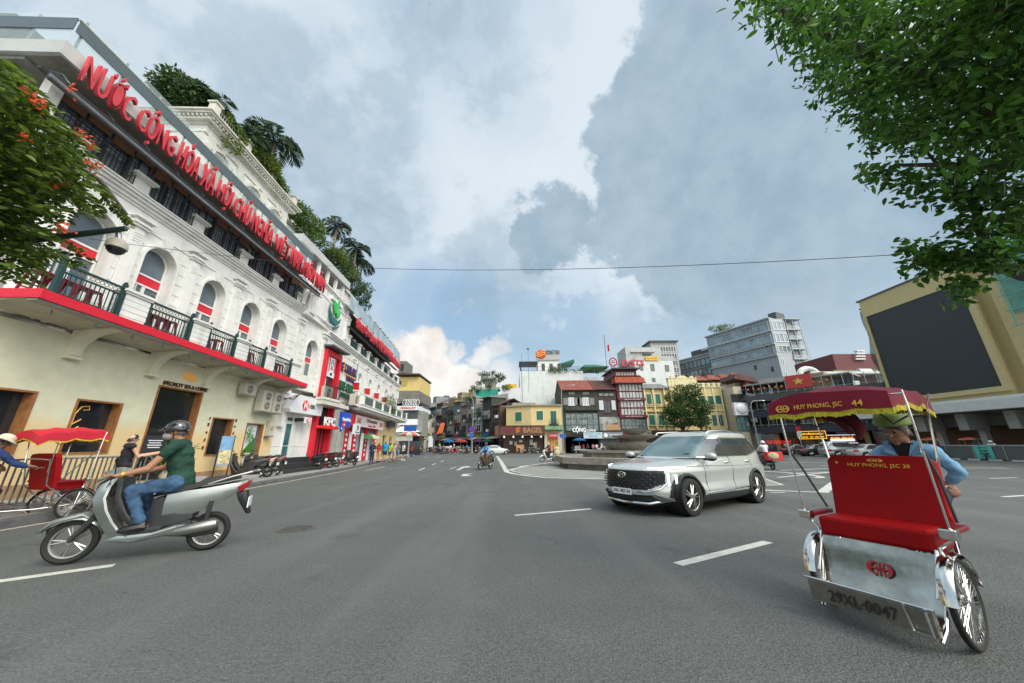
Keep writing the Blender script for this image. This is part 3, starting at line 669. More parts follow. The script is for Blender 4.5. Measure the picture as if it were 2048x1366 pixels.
for w_,a,b in words:
    lo,hi=HAT[w_]; z0=10.46-.01*(a-4); text(w_,LET,st,a,b,z0-lo,z0+1.0+hi,-1.1,.05,.0,name='word')
# third tier, set back
K=-2.0
def fw(px,py,d=K): return FA.w(px,py,d)
mb=MB(); s0=fw(421,232)[0]; s1=fw(577,425)[0]; zt=16.4; y0=-K
wins=[]
for (p,q) in (((424,292),(456,340)),((489,365),(524,410)),((536,416),(561,452))):
    a,_=fw(*p); b,_=fw(*q); wins.append((a,b,13.2,15.3,True))
wall(mb,s0,s1,11.3,16.0,y0,.3,wins); mb.box(s0,s0+.3,y0+.3,12,11.3,16.0); mb.box(s0+.31,s1,y0+.32,y0+.36,11.3,16); mb.box(s1-.3,s1,y0+.36,12,11.3,16)
obj('upper_wall',mb,WHITE,bld)
STN=mat('old_white_stone',(.62,.61,.54),.85,var=.15,bump=.4,bsc=10,dirt=.4,dc=(.3,.3,.25))
mb=MB()
for (z0,z1,d) in ((15.55,15.62,.06),(16.0,16.1,.1),(16.1,16.2,.28),(16.32,16.42,.42),(16.42,16.5,.5)): mb.box(s0-d,s1+d,y0-d,y0,z0,z1); mb.box(s0-d,s0,y0,12,z0,z1)
n=int((s1-s0)/.2)
for i in range(n): x=s0-.2+i*.2; mb.box(x,x+.1,y0-.36,y0,16.2,16.32)
for i in range(40): y=y0-.2+i*.2; mb.box(s0-.36,s0,y,y+.1,16.2,16.32)
for (a,b,c,d,_) in wins:
    ringarc(mb,a-.14,b+.14,c,d+.14,.14,y0-.08,y0)
    m_=(a+b)/2; mb.box(m_-.1,m_+.1,y0-.14,y0,d-.02,d+.3)
for i in range(4):
    x=s0+.35+i*(s1-s0-.7)/3; mb.box(x-.22,x+.22,y0-.1,y0,12,15.5)
    for k in range(6): mb.box(x-.26,x+.26,y0-.13,y0,12.4+k*.5,12.6+k*.5)
mb.box(s0-.06,s0,y0,y0+1.2,12,15.5)
obj('upper_cornice',mb,STN,bld)
for (a,b,c,d,_) in wins:
    mb=MB(); ringarc(mb,a,b,c,d,.07,y0+.18,y0+.26,bottom=True); mb.box((a+b)/2-.03,(a+b)/2+.03,y0+.18,y0+.25,c,d-.05); f=obj('window',mb,DKWOOD,bld); mb=MB(); P=arcpoly(a+.04,b-.04,c+.04,d-.04); mb.rings([[(x,y,z) for x,z in P] for y in (y0+.23,y0+.24)]); obj('pane',mb,mat('blind_behind_glass',(.42,.38,.28),.35,var=.25,sc=2),f)
mb=MB(); mb.box(s0-.3,s1+.3,y0-.3,12,16.5,16.58); obj('roof_slab',mb,GREY,bld)
for i in range(4):
    x=s0-.1+i*(s1-s0)/3; mb=MB(); mb.box(x-.16,x+.16,y0-.36,y0-.04,16.58,17.1); mb.box(x-.22,x+.22,y0-.42,y0+.02,17.1,17.18); obj('roof_pier',mb,STN,bld)
mb=MB(); mb.box(s0-.1,s0-.06,y0+1.3,y0+1.6,16.58,17.1); mb.box(s0-.16,s0+.16,y0+1.6,y0+1.92,16.58,17.1); railing(mb,s0,s1,y0-.2,16.58,.5,.14,.01); obj('roof_railing',mb,STN,bld)
# modern terrace block further along
a=FA.w(604,486,.2)[0]; b=21.6
mb=MB(); mb.box(a,b,-.2,3.2,13.0,13.5); mb.box(a,b,-.22,-.2,12.98,13.02); obj('terrace_roof',mb,PANEL,bld)
mb=MB()
for k in range(6): x=a+.15+k*1.15; mb.box(x-.09,x+.09,-.05,.13,11.1,13.0)
mb.box(a,b,.0,.1,12.0,12.06); mb.box(a-.0,b,.0,.1,11.1,11.25); mb.box(a,20.2,-.22,.3,10.85,11.1)
obj('terrace_columns',mb,WHITE,bld)
mb=MB(); mb.box(a,b,1.6,1.65,11.1,13.0); obj('terrace_glazing',mb,GLD,bld)
mb=MB()
for k in range(9): x=a+k*.75; mb.box(x-.04,x+.04,1.5,1.6,11.1,13.0)
mb.box(a,b,1.5,1.6,12.1,12.2)
obj('window_frames',mb,WHITE,bld)
mb=MB(); mb.box(a,b,-.02,-.01,11.25,12.0); obj('balustrade_glass',mb,CLG,bld)
# upper rear mass behind the planting
mb=MB(); a=s1-.2; mb.box(a,a+9,4.2,12,13.0,17.6); mb.box(a,a+9,3.9,12,17.6,17.8); obj('rear_wall',mb,WHITE,bld)
for k in range(3):
    x=a+1.2+k*2.4; P=arcpoly(x,x+1.3,15.0,17.2); mb=MB(); mb.rings([[(u,y,v) for u,v in P] for y in (4.15,4.2)]); obj('window',mb,GLD,bld)
# pavilion with emblem
# ------------------------------------------- bent second wing
wing=thing('corner_wing','far wing of the white building, grey glass roof rail above and shops below','building',FB.loc,FB.rz)
mb=MB(); wall(mb,-3.4,3.1,9.0,11.55,-.12,.4,[]); mb.box(-3.5,3.2,-.2,.3,11.55,11.65); mb.box(-3.55,3.25,-.28,.3,11.65,11.75); mb.box(-3.3,3.1,-.16,-.12,10.9,11.0)
for x in (-2.9,2.5):
    mb.box(x-.3,x+.3,-.22,-.12,9.2,11.5)
    for k in range(5): mb.box(x-.36+.02*k,x+.36-.02*k,-.28+.02*k,-.12,10.9-k*.22,11.0-k*.22)
mb.tube([(-3.9+.9*(1-math.cos(PI/2*q/8)),-.05,9.4+1.3*math.sin(PI/2*q/8)) for q in range(9)],.12,8)
mb.box(-.9,.9,-.3,-.12,11.1,11.35)
obj('pavilion_wall',mb,WHITE,wing)
# emblem: green leaves over two dark crescents
lg=thing('leaf_emblem','green leaf over two dark teal crescents, fixed on the white parapet','sign',FB.loc,FB.rz)
def cres(cx,cz,r,a0,a1,wd,y,n=14):
    o=[(cx+r*math.cos(a0+(a1-a0)*i/n),cz+r*math.sin(a0+(a1-a0)*i/n)) for i in range(n+1)]; t=[(cx+(r-wd*math.sin(PI*i/n)-.01)*math.cos(a0+(a1-a0)*i/n),cz+(r-wd*math.sin(PI*i/n)-.01)*math.sin(a0+(a1-a0)*i/n)) for i in range(n,-1,-1)]
    mb=MB(); mb.prism(o+t,y-.08,y); return mb
obj('crescent',cres(.0,10.55,1.0,R(175),R(345),.42,-.2),mat('teal_sign',(.02,.13,.13),.45),lg)
obj('crescent',cres(.0,10.25,1.0,R(200),R(330),.2,-.2),mat('teal_sign',(.02,.13,.13),.45),lg)
for (cx,cz,rx,rz_,an) in ((-.25,10.75,.16,.5,.45),(.12,10.95,.17,.6,-.1),(.42,10.45,.2,.3,-.5)):
    mb=MB(); P=[(cx+rx*math.cos(t)*math.cos(an)-rz_*math.sin(t)*math.sin(an),cz+rx*math.cos(t)*math.sin(an)+rz_*math.sin(t)*math.cos(an)) for t in [2*PI*q/14 for q in range(14)]]; mb.prism(P,-.32,-.2,.03); obj('leaf',mb,mat('bright_green_sign',(.03,.45,.08),.4),lg)
# wing wall
AW=[7.2,10.15,13.1,16.1,19.3]
hb=[(c-.5,c+.5,5.0,7.6,True) for c in AW]
mb=MB(); wall(mb,2.6,21.6,4.4,8.7,0,.35,hb); mb.box(2.6,21.6,.35,8,4.4,8.7); mb.box(-.0,2.6,0,8,4.2,8.9); obj('wing_wall',mb,WHITE,wing)
mb=MB()
for (z0,z1,d) in ((8.7,8.8,.1),(8.8,8.9,.2),(8.9,9.0,.28)): mb.box(-.3,21.8,-d,.3,z0,z1)
mb.box(3.2,21.6,-.03,0,8.12,8.17)
for x in (5.2,8.7,11.65,14.6,17.7,20.7): mb.box(x-.3,x+.3,-.2,0,8.3,8.4); mb.box(x-.2,x+.2,-.1,0,8.1,8.3); mb.box(x-.12,x+.12,-.06,0,7.8,7.95)
obj('cornice',mb,WHITE,wing)
for c,h in zip(AW,hb):
    a,b,lo,hi=h[:4]; mb=MB(); ringarc(mb,a,b,lo,hi,.09,.15,.25); mb.box(a,b,.14,.22,6.4,6.5); mb.box(c-.04,c+.04,.14,.22,lo,hi-.1); mb.tube([(a+.1,.18,6.5),(c,.18,7.0),(b-.1,.18,6.5)],.03,4); f=obj('window',mb,WHITE,wing); mb=MB(); P=arcpoly(a+.04,b-.04,lo,hi-.04); mb.rings([[(x,y,z) for x,z in P] for y in (.21,.22)]); obj('pane',mb,GL,f)
# wing terrace
mb=MB(); mb.box(2.6,21.6,1.2,6,9.0,11.2); obj('rear_wall',mb,DGREY,wing)
for k in range(8):
    x=3.4+k*2.5; mb=MB(); mb.box(x-.2,x+.2,-.15,.25,9.0,9.75); mb.box(x-.27,x+.27,-.22,.32,9.75,9.85); mb.box(x-.22+1.2,x+.22+1.2,.8,1.1,9,10.6); obj('terrace_pier',mb,WHITE,wing)
    mb=MB(); railing(mb,x+.25,x+2.2,-.0,9.0,.75,.13,.01); mb.box(x+.3,x+2.15,.0,.01,9.1,9.7); obj('terrace_railing',mb,GREENP,wing)
mb=MB(); mb.box(2.2,17.9,-.45,-.3,10.15,10.25); mb.cyl((2.2,-.65,10.05),(18.3,-.65,10.05),.03); mb.box(2.4,18.2,-.4,4,11.2,11.35); obj('sign_beam',mb,BLK,wing)
mb=MB(); mb.box(1.2,18.4,-.62,-.60,11.35,12.35); obj('balustrade_glass',mb,mat('frosted_glass_rail',(.38,.47,.50),.15,var=.3,sc=1.2,trans=.15),wing)
st=thing('roof_sign','smaller red raised letters in a long row along the far wing roof edge','sign',FB.loc,FB.rz)
x=2.7
for w_,L in (('ĐẢNG',1.6),('CỘNG',1.7),('SẢN',1.2),('VIỆT',1.3),('NAM',1.2),('QUANG',2.1),('VINH',1.5),('MUÔN',1.8),('NĂM',1.4)):
    text(w_,LET,st,x,x+L,10.3,11.32,-.75,.05,.0,name='word'); x+=L+.18
# wing balcony over the shops
mb=MB(); mb.box(4.6,22.6,-1.3,0,4.45,4.6); mb.box(4.5,22.7,-1.36,-1.2,4.6,4.66); mb.box(4.8,22.4,-1.1,0,4.22,4.45); mb.box(4.55,22.65,-1.33,-1.1,4.38,4.44)
obj('balcony_slab',mb,WHITE,wing)
for k in range(7):
    x=5.0+k*2.85; mb=MB(); mb.box(x-.17,x+.17,-1.3,-1.0,4.66,5.4); mb.box(x-.22,x+.22,-1.35,-.95,5.4,5.47); obj('balcony_pier',mb,WHITE,wing)
    if k<6: mb=MB(); railing(mb,x+.2,x+2.65,-1.2,4.62,.78,.14,.01); mb.box(x+.2,x+2.65,-1.18,-1.17,4.72,5.3); obj('balcony_railing',mb,mat('grey_green_panel',(.10,.14,.13),.4,var=.3),wing)
# ---- shop fronts under the wing and the bank
mb=MB(); mb.box(16.27,19.7,.0,.2,.9,4.4); mb.box(16.3,19.6,-.02,0,1.5,1.53)
for x in (18.75,19.05,19.35): mb.box(x,x+.02,-.025,0,1.9,3.1)
obj('shop_wall',mb,WHITE,bld)
mb=MB(); mb.box(16.0,19.6,-.9,0,.15,.35); mb.box(16.2,19.6,-.6,0,.35,.62); mb.box(16.3,19.6,-.3,0,.62,.9); obj('entrance_steps',mb,mat('dark_granite',(.03,.033,.035),.35,var=.3,sc=30),bld,bevel=.01)
recwin(bld,17.05,17.75,.92,2.75,-.06,'door',WHITE,glass('teal_door_glass',(.03,.12,.13)),1,1,.06); recwin(bld,17.05,17.75,2.8,3.1,-.06,'window',WHITE,glass('teal_door_glass',(.03,.12,.13)),1,1,.05)
mb=MB(); mb.box(16.35,16.75,-.2,-.02,2.5,3.35); obj('wall_box',mb,WHITE,bld)
sg=thing('bank_sign','white signboard with red hexagon emblem above the bank door','sign',FA.loc,FA.rz)
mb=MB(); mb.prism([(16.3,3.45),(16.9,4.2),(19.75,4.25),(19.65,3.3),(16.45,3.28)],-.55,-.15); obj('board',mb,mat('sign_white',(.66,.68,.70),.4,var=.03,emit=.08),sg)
def hexlogo(par,cx,cz,r,y,k=1.0):
    RW=mat('logo_red',(.70,.01,.02),.4,var=0); W2=mat('logo_white',(.85,.85,.85),.4,var=0)
    mb=MB(); mb.prism([(cx-r*k,cz),(cx-r*.5*k,cz-r*.85),(cx+r*.5*k,cz-r*.85),(cx+r*k,cz),(cx+r*.5*k,cz+r*.85),(cx-r*.5*k,cz+r*.85)],y-.02,y); obj('emblem',mb,RW,par)
    mb=MB()
    for s in (-1,1): mb.prism([(cx,cz),(cx+s*r*.48*k,cz+r*.82),(cx+s*r*.48*k,cz-r*.82)],y-.03,y-.02)
    obj('emblem',mb,W2,par)
hexlogo(sg,17.75,3.75,.32,-.56); text('HSBC',mat('sign_black',(.03,.03,.03),.4,var=0),sg,18.2,18.85,3.62,3.86,-.56,.01,.01)
sg=thing('bank_plate','small hanging white plate with red hexagon emblem beside the bank door','sign',FA.loc,FA.rz); mb=MB(); mb.box(17.95,18.75,-.5,-.44,2.78,3.12); obj('board',mb,mat('sign_white',(.66,.68,.70)),sg); hexlogo(sg,18.4,2.95,.15,-.51,1.5); mb=MB(); mb.box(17.85,17.95,-.5,0,2.85,3.05); obj('bracket',mb,BLK,sg)
# red framed entrance bay
kf=thing('red_entrance_frame','tall red portal frame around the fast food entrance','shopfront',FA.loc,FA.rz)
mb=MB(); y=-.3
mb.box(19.7,19.95,y,.1,.2,7.75); mb.box(21.6,21.85,y,.1,.2,7.75); mb.box(19.95,21.6,y,.1,7.4,7.75); mb.box(19.95,21.6,-.32,.1,2.55,2.72); obj('frame',mb,REDP,kf)
mb=MB(); mb.box(19.5,22.0,-.75,.1,7.85,7.97); obj('canopy',mb,DGREY,kf)
mb=MB(); mb.box(19.95,21.6,.05,.12,.2,7.4); obj('pane',mb,GLD,kf)
for x in (20.3,20.75,21.2): mb=MB(); mb.box(x-.03,x+.03,-.02,.05,.2,2.5); obj('mullion',mb,REDP,kf)
mb=MB(); mb.box(18.85,20.9,-1.0,.1,3.98,4.25); mb.box(18.8,20.95,-1.05,.1,4.25,4.4); mb.box(20.9,22.6,-.9,.1,3.98,4.2); obj('balcony_slab',mb,STN,kf)
mb=MB(); railing(mb,18.9,20.9,-.95,4.4,.85,.13,.01); mb.box(20.88,20.92,-.95,0,5.2,5.25)
for i in range(6): mb.box(20.89,20.91,-.9+i*.16,-.89+i*.16,4.4,5.2)
railing(mb,20.95,22.5,-.85,4.25,.8,.13,.01)
obj('balcony_railing',mb,BLK,kf)
sg=thing('vertical_banner','narrow white hanging banner with a bearded face outline and red stripes inside the red frame','sign',FA.loc,FA.rz)
mb=MB(); mb.box(20.35,21.3,-.16,-.12,6.0,7.35); obj('board',mb,mat('sign_white',(.66,.68,.70)),sg); mb=MB(); mb.box(20.4,20.5,-.18,-.16,6.35,7.3); mb.box(21.15,21.25,-.18,-.16,6.35,7.3); obj('stripe',mb,REDP,sg)
mb=MB(); mb.tube([(20.82+.2*math.cos(t),-.17,6.95+.24*math.sin(t)) for t in [2*PI*q/12 for q in range(12)]],.02,5,closed=True); mb.box(20.7,20.95,-.18,-.16,6.98,7.02); mb.prism([(20.74,6.72),(20.9,6.72),(20.82,6.5)],-.18,-.16); mb.prism([(20.6,6.62),(20.8,6.55),(20.7,6.5)],-.18,-.16); mb.prism([(21.04,6.62),(20.86,6.55),(20.96,6.5)],-.18,-.16)
for k in range(3): mb.box(20.68+k*.1,20.74+k*.1,-.18,-.16,6.12,6.3)
obj('outline',mb,mat('sign_black',(.03,.03,.03)),sg)
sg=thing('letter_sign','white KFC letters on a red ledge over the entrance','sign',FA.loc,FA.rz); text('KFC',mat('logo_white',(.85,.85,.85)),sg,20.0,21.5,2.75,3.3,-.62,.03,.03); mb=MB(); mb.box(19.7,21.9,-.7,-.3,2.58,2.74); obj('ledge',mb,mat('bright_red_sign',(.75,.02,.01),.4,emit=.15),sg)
sg=thing('pizza_sign','blue projecting sign with white lettering and a tilted red and blue tile','sign',FA.loc,FA.rz)
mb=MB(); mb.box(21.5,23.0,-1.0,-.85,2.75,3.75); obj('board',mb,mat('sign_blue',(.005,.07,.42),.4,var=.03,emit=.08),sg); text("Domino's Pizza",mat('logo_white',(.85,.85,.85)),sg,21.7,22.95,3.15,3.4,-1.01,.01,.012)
TM=Matrix.Translation((21.55,-1.1,2.75))@Matrix.Rotation(R(-38),4,'Y')
for i,(c0,nm) in enumerate((((.02,.1,.5),'blue'),((.75,.02,.03),'red'))):
    mb=MB(); mb.m=TM; mb.box(-.42+i*.42,0+i*.42,-.04,0,-.17,.17); obj('tile',mb,mat('tile_'+nm,c0,.4),sg); mb=MB(); mb.m=TM; mb.cyl((-.2+i*.4,-.05,0),(-.2+i*.4,-.03,0),.06,None,10); obj('dot',mb,mat('logo_white',(.85,.85,.85)),sg)
# wall lettering right of the red frame
sg=thing('wall_lettering','purple and gold raised letters on the white wall above green letters','sign',FB.loc,FB.rz)
text('SGX RELAX',mat('purple_sign',(.06,.02,.09),.5),sg,2.4,5.9,6.9,7.6,-.08,.04,.03); text('RESTAURANT',mat('purple_sign',(.06,.02,.09)),sg,4.0,6.0,6.4,6.75,-.08,.03,.02); mb=MB(); mb.box(3.6,6.0,-.09,0,6.8,6.86); mb.prism([(3.0,6.9),(3.3,6.9),(3.25,7.8)],-.12,-.05); obj('stripe',mb,mat('gold_lettering',(.75,.38,.08),.35,.4),sg)
sg=thing('wall_lettering','dark green raised letters on the white wall under the purple ones','sign',FB.loc,FB.rz)
text('OSAKE CLUB',mat('deep_green_sign',(.01,.09,.04),.5),sg,2.2,5.6,5.5,6.2,-.08,.04,.03); text('COFFEE LOUNGE',mat('deep_green_sign',(.01,.09,.04)),sg,3.2,5.7,5.05,5.35,-.08,.03,.02)
sg=thing('wall_sign','small red square sign with white rings beside the little balcony','sign',FB.loc,FB.rz); mb=MB(); mb.box(4.4,5.5,-.5,-.4,4.5,5.35); obj('board',mb,REDP,sg); text('88',mat('logo_white',(.85,.85,.85)),sg,4.6,5.3,4.65,5.2,-.51,.01,.03)
for i,c in enumerate(AW[:4]):
    sg=thing('lantern_sign','red box lamp on the white wall between arched windows, '+['nearest one, by the downpipe','second one along','third one along','farthest one along'][i],'lamp',FB.loc,FB.rz,'red box lamps on the far wing'); x=c-1.35
    mb=MB(); mb.box(x-.2,x+.2,-.42,-.1,5.9,6.5); obj('lamp_body',mb,mat('red_lamp',(.50,.008,.008),.4),sg); mb=MB(); mb.box(x-.22,x+.22,-.44,-.08,6.5,6.62); mb.box(x-.22,x+.22,-.44,-.08,5.78,5.9); mb.box(x-.03,x+.03,-.1,0,6.1,6.3); obj('lamp_frame',mb,WHITE,sg)
mb=MB(); mb.tube([(6.05,-.08,8.2),(6.05,-.08,5.8),(5.6,-.1,5.0)],.04,6); obj('downpipe',mb,STEEL,wing)
# shops
mb=MB(); mb.box(2.2,5.6,.1,.4,.15,4.2); obj('shop_wall',mb,mat('grey_painted_wall',(.42,.42,.39),.8,var=.15,dirt=.3),wing)
for x in (2.3,3.2,4.1): mb=MB(); mb.box(x,x+.7,.03,.1,.3,3.2); obj('shutter_door',mb,mat('pale_shutter',(.50,.49,.44),.6,var=.2),wing)
mb=MB(); mb.box(5.6,14.4,.3,.5,.15,4.2); obj('shop_wall',mb,REDP,wing)
shp=thing('phone_shop','red and white shopfront with tall sign panels behind the green umbrella','shopfront',FB.loc,FB.rz)
mb=MB(); mb.box(8.3,10.6,.22,.3,.2,2.9); mb.box(12,14.2,.22,.3,.2,2.9); obj('pane',mb,glass('shop_glass',(.22,.24,.25)),shp)
for x in (5.7,7.7,10.7,13.9): mb=MB(); mb.box(x,x+.75,.1,.2,.2,2.95); p=obj('sign_panel',mb,REDP,shp); mb=MB(); [mb.box(x+.2,x+.55,.08,.1,.6+k*.42,.8+k*.42) for k in range(5)]; obj('lettering',mb,mat('logo_white',(.85,.85,.85)),p)
for x in (6.6,9.6,11.6): mb=MB(); mb.box(x,x+.5,.0,.1,.2,2.6); obj('poster',mb,mat('sign_white',(.66,.68,.70)),shp)
sg=thing('shop_sign','long white shop signboard with red edge panels and dark D lettering','sign',FB.loc,FB.rz)
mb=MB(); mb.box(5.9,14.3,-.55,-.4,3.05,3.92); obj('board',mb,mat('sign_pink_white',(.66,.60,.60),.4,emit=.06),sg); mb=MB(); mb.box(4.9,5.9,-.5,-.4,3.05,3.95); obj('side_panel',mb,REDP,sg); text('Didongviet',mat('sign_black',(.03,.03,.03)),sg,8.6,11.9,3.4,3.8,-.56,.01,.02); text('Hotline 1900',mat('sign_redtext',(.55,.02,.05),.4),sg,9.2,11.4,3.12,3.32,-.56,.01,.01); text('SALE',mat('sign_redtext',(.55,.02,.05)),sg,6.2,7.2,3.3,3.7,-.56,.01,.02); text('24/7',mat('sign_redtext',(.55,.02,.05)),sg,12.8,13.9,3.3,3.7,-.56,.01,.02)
sg=thing('cube_sign','pale hanging box sign with a black letter D','sign',FB.loc,FB.rz); mb=MB(); mb.box(4.2,5.3,-1.15,-.95,2.35,3.1); obj('board',mb,mat('sign_white',(.66,.68,.70)),sg); text('D',mat('sign_black',(.03,.03,.03)),sg,4.55,4.95,2.65,3.0,-1.16,.01,.02); text('didongviet',mat('sign_black',(.03,.03,.03)),sg,4.3,5.2,2.42,2.54,-1.16,.01,.0)
mb=MB(); wall(mb,14.4,22.6,.15,4.25,.0,.4,[(16.6,18.0,.3,2.6),(19.5,20.8,.3,2.6,True)]); obj('yellow_shop_wall',mb,YEL,wing)
mb=MB(); mb.box(16.6,18.0,.2,.3,.3,2.6); mb.box(19.5,20.8,.2,.3,.3,2.6); obj('doorway',mb,GLD,wing)
mb=MB(); mb.box(17.4,19.6,-.5,0,3.55,4.1); obj('wall_box',mb,DGREY,wing)
# air conditioners
def aircon(name,label,loc,rz,w=.85,h=.6,d=.32,fans=1,vert=False,group='air conditioners'):
    t=thing(name,label,'air conditioner',loc,rz,group); AC=mat('aircon_cream',(.50,.48,.40),.6,var=.1,dirt=.3,dc=(.25,.22,.16))
    mb=MB(); mb.box(0,w,-d,0,0,h); obj('casing',mb,AC,t,bevel=.015)
    for k in range(fans):
        cx,cz=(w*.4,h*.5) if fans==1 else (w*.5,h*(.27+.46*k)); r=min(w,h/fans)*.36
        mb=MB(); mb.cyl((cx,-d-.012,cz),(cx,-d-.002,cz),r,None,20); f=obj('fan_grille',mb,mat('aircon_dark',(.10,.10,.095),.6,var=.2),t); mb=MB()
        for q in (.3,.55,.8,1.0): mb.tube([(cx+r*q*math.cos(a),-d-.02,cz+r*q*math.sin(a)) for a in [2*PI*i/16 for i in range(16)]],.006,4,closed=True)
        mb.ball((cx,-d-.02,cz),(.035,.01,.035),8,6); obj('grille_ring',mb,AC,f)
    mb=MB(); mb.box(-.05,w+.05,-d-.05,0,-.05,-.015); obj('bracket',mb,STEEL,t)
    return t
lc=lambda s,d,z:tuple(FA.A+FA.u*s+FA.n*d+Vector((0,0,z)))
aircon('air_conditioner','tall two fan air conditioner on the yellow wall, left of its pair',lc(14.3,.1,3.12),FA.rz,.72,1.0,.35,2)
aircon('air_conditioner','tall two fan air conditioner, right one of the pair, next to the bank sign',lc(15.1,.1,3.12),FA.rz,.72,1.0,.35,2)
aircon('air_conditioner','small single fan air conditioner tucked under the red edged balcony',lc(13.1,.1,3.75),FA.rz,.75,.5,.3)
aircon('air_conditioner','slim single air conditioner low on the yellow wall beside the bank',lc(15.55,.02,2.0),FA.rz,.3,.75,.22)
lb=lambda s,d,z:tuple(FB.A+FB.u*s+FB.n*d+Vector((0,0,z)))
aircon('air_conditioner','air conditioner with one big fan over the phone shop',lb(4.0,.5,4.5),FB.rz,1.0,.85,.4)
aircon('air_conditioner','air conditioner standing on the small balcony inside the red frame',lc(19.1,.6,4.42),FA.rz,.9,.7,.3)
mb=MB()
for k in range(9):
    x=3.2+rnd(-.4,.8); mb.tube([(x,-.3-rnd(0,.5),4.15+rnd(-.1,.5)),(x+.6,-.6-rnd(0,.3),4.1+rnd(-.3,.1)),(x+1.4+rnd(0,.6),-.3,4.3+rnd(-.3,.2))],.018,5)
tag(obj('cable_bundle',mb,BLK),'tangle of black cables hanging between the little balcony and the phone shop','cables').location=FB.loc; C.objects['cable_bundle'].rotation_euler=(0,0,FB.rz)
mb=MB()
for k in range(5): mb.tube([(15.6,-.3,3.6+.1*k),(16.4,-.5-.03*k,4.1-.05*k),(17.3,-.5,4.35+.02*k),(19.5,-.45,4.3+.03*k)],.012,5)
q=tag(obj('cable_bundle',mb,BLK),'thin black cables looping over the bank signboard','cables'); q.location=FA.loc; q.rotation_euler=(0,0,FA.rz)
# cafe lettering
sg=thing('cafe_sign','brown and gold cafe lettering above the wide doorway of the yellow wall','sign',FA.loc,FA.rz)
text('SPECIALTY TEA & COFFEE',mat('brown_lettering',(.09,.035,.012),.5,var=0),sg,9.75,11.6,3.60,3.74,-.03,.02,.012)
text('PHÊ',mat('gold_lettering',(.75,.38,.08)),sg,10.42,10.72,3.92,4.22,-.03,.02,.02); text('LA',mat('gold_lettering',(.75,.38,.08)),sg,10.76,10.98,3.88,4.2,-.03,.02,.02)
# wall icons
k=0
ic=mat('brown_lettering',(.09,.035,.012)); 
for s in (12.08,13.5):
    for z in (1.45,1.75,2.05,2.35,2.6):
        k+=1; t=thing('wall_icon','small dark drink icon on the yellow wall, '+['lowest','second lowest','middle','second highest','highest'][(k-1)%5]+(' left' if s<13 else ' right')+' of the narrow window','sign',FA.loc,FA.rz,'drink icons round the narrow window'); mb=MB(); w_=.045
        if k%3==0: mb.cyl((s,-.03,z),(s,-.01,z),w_,None,6)
        elif k%3==1: mb.prism([(s-w_,z+.07),(s+w_,z+.07),(s+w_*.6,z-.06),(s-w_*.6,z-.06)],-.03,-.01)
        else: mb.prism([(s-.02,z-.07),(s+.03,z-.02),(s+.02,z+.08),(s-.03,z+.03)],-.03,-.01)
        obj('outline',mb,ic,t)
# stools on the balcony
RS=mat('dark_red_stool',(.20,.008,.02),.45,var=.1)
def stool(loc,rz,label):
    t=thing('balcony_stool',label,'stool',loc,rz,'red metal stools on the balcony'); mb=MB(); mb.box(-.16,.16,-.16,.16,.60,.64); obj('seat',mb,RS,t,bevel=.01)
    for sx in (-1,1):
        for sy in (-1,1): mb=MB(); mb.hexa([(sx*.2-.02,sy*.2-.02,0),(sx*.2+.02,sy*.2-.02,0),(sx*.2+.02,sy*.2+.02,0),(sx*.2-.02,sy*.2+.02,0)],[(sx*.14-.025,sy*.14-.025,.6),(sx*.14+.025,sy*.14-.025,.6),(sx*.14+.025,sy*.14+.025,.6),(sx*.14-.025,sy*.14+.025,.6)]); obj('leg',mb,RS,t)
    mb=MB(); mb.box(-.17,.17,-.18,-.165,.2,.23); mb.box(-.17,.17,.165,.18,.2,.23); obj('stretcher',mb,RS,t); return t
sp=[5.35,5.75,6.05,6.35,7.7,8.0,8.3,8.6,10.0,10.6,12.1,12.4,13.9,14.25,14.5]; nth=['first','second','third','fourth','fifth','sixth','seventh','eighth','ninth','tenth','eleventh','twelfth','thirteenth','fourteenth','fifteenth']
for i,s in enumerate(sp): stool(lc(s,.72,zb(s)),FA.rz+rnd(-.3,.3),'dark red metal stool behind the green railing, %s from the near end'%nth[i])
# roof plants and palms
ln=lambda px,py,d:(lambda w_:tuple(FA.A+FA.u*w_[0]+FA.n*d+Vector((0,0,w_[1]))))(FA.w(px,py,d))
def zt(px,py,d=-2.2): return Vector(ln(px,py,d))
p=zt(350,205,-3.4); bush('roof_bush','round leafy bush at the near corner of the ornate upper roof',(p.x,p.y,16.58),[((0,0,1.0),(.85,.9,.75)),((-.5,.3,.8),(.6,.6,.6)),((.2,.7,1.4),(.5,.5,.5))],2600,.22,LF1,'bushes on the roof')
p=zt(418,208,-3.0); palm('cycad_palm','dark stiff cycad palm behind the near roof pier',(p.x,p.y,16.6),1.3,1.8,20,LFP)
p=zt(480,275,-2.8); palm('cycad_palm','second dark cycad palm leaning over the roof edge',(p.x+.4,p.y,16.6),1.2,1.7,18,LFP)
p=zt(535,305,-2.6); palm('coconut_palm','tallest arching palm above the ornate upper roof',(p.x+.3,p.y,16.5),3.1,2.3,13,LFP)
bl=[]
for (px,py,r) in ((448,232,.35),(462,252,.4),(480,275,.45),(495,292,.45),(512,312,.5),(525,330,.5),(540,345,.55),(550,362,.5),(556,380,.45),(530,312,.4),(545,328,.4),(562,370,.35)):
    q=zt(px,py,-2.0); bl.append((tuple(q),(r,r*1.1,r*.75)))
t=thing('climbing_plant','thick dark green creeper spilling over the ornate cornice','plant',(0,0,0),0,'creepers on the roof edges'); mb=MB(); foliage(mb,bl,7500,.15,.9,7); o=obj('foliage',mb,LF2,t); mb=MB(); foliage(mb,[(tuple(zt(470,290,-1.55)),(.4,.5,.3)),(tuple(zt(538,330,-1.8)),(.5,.6,.5))],700,.16,.5); obj('foliage',mb,LF3,t)
bl=[]
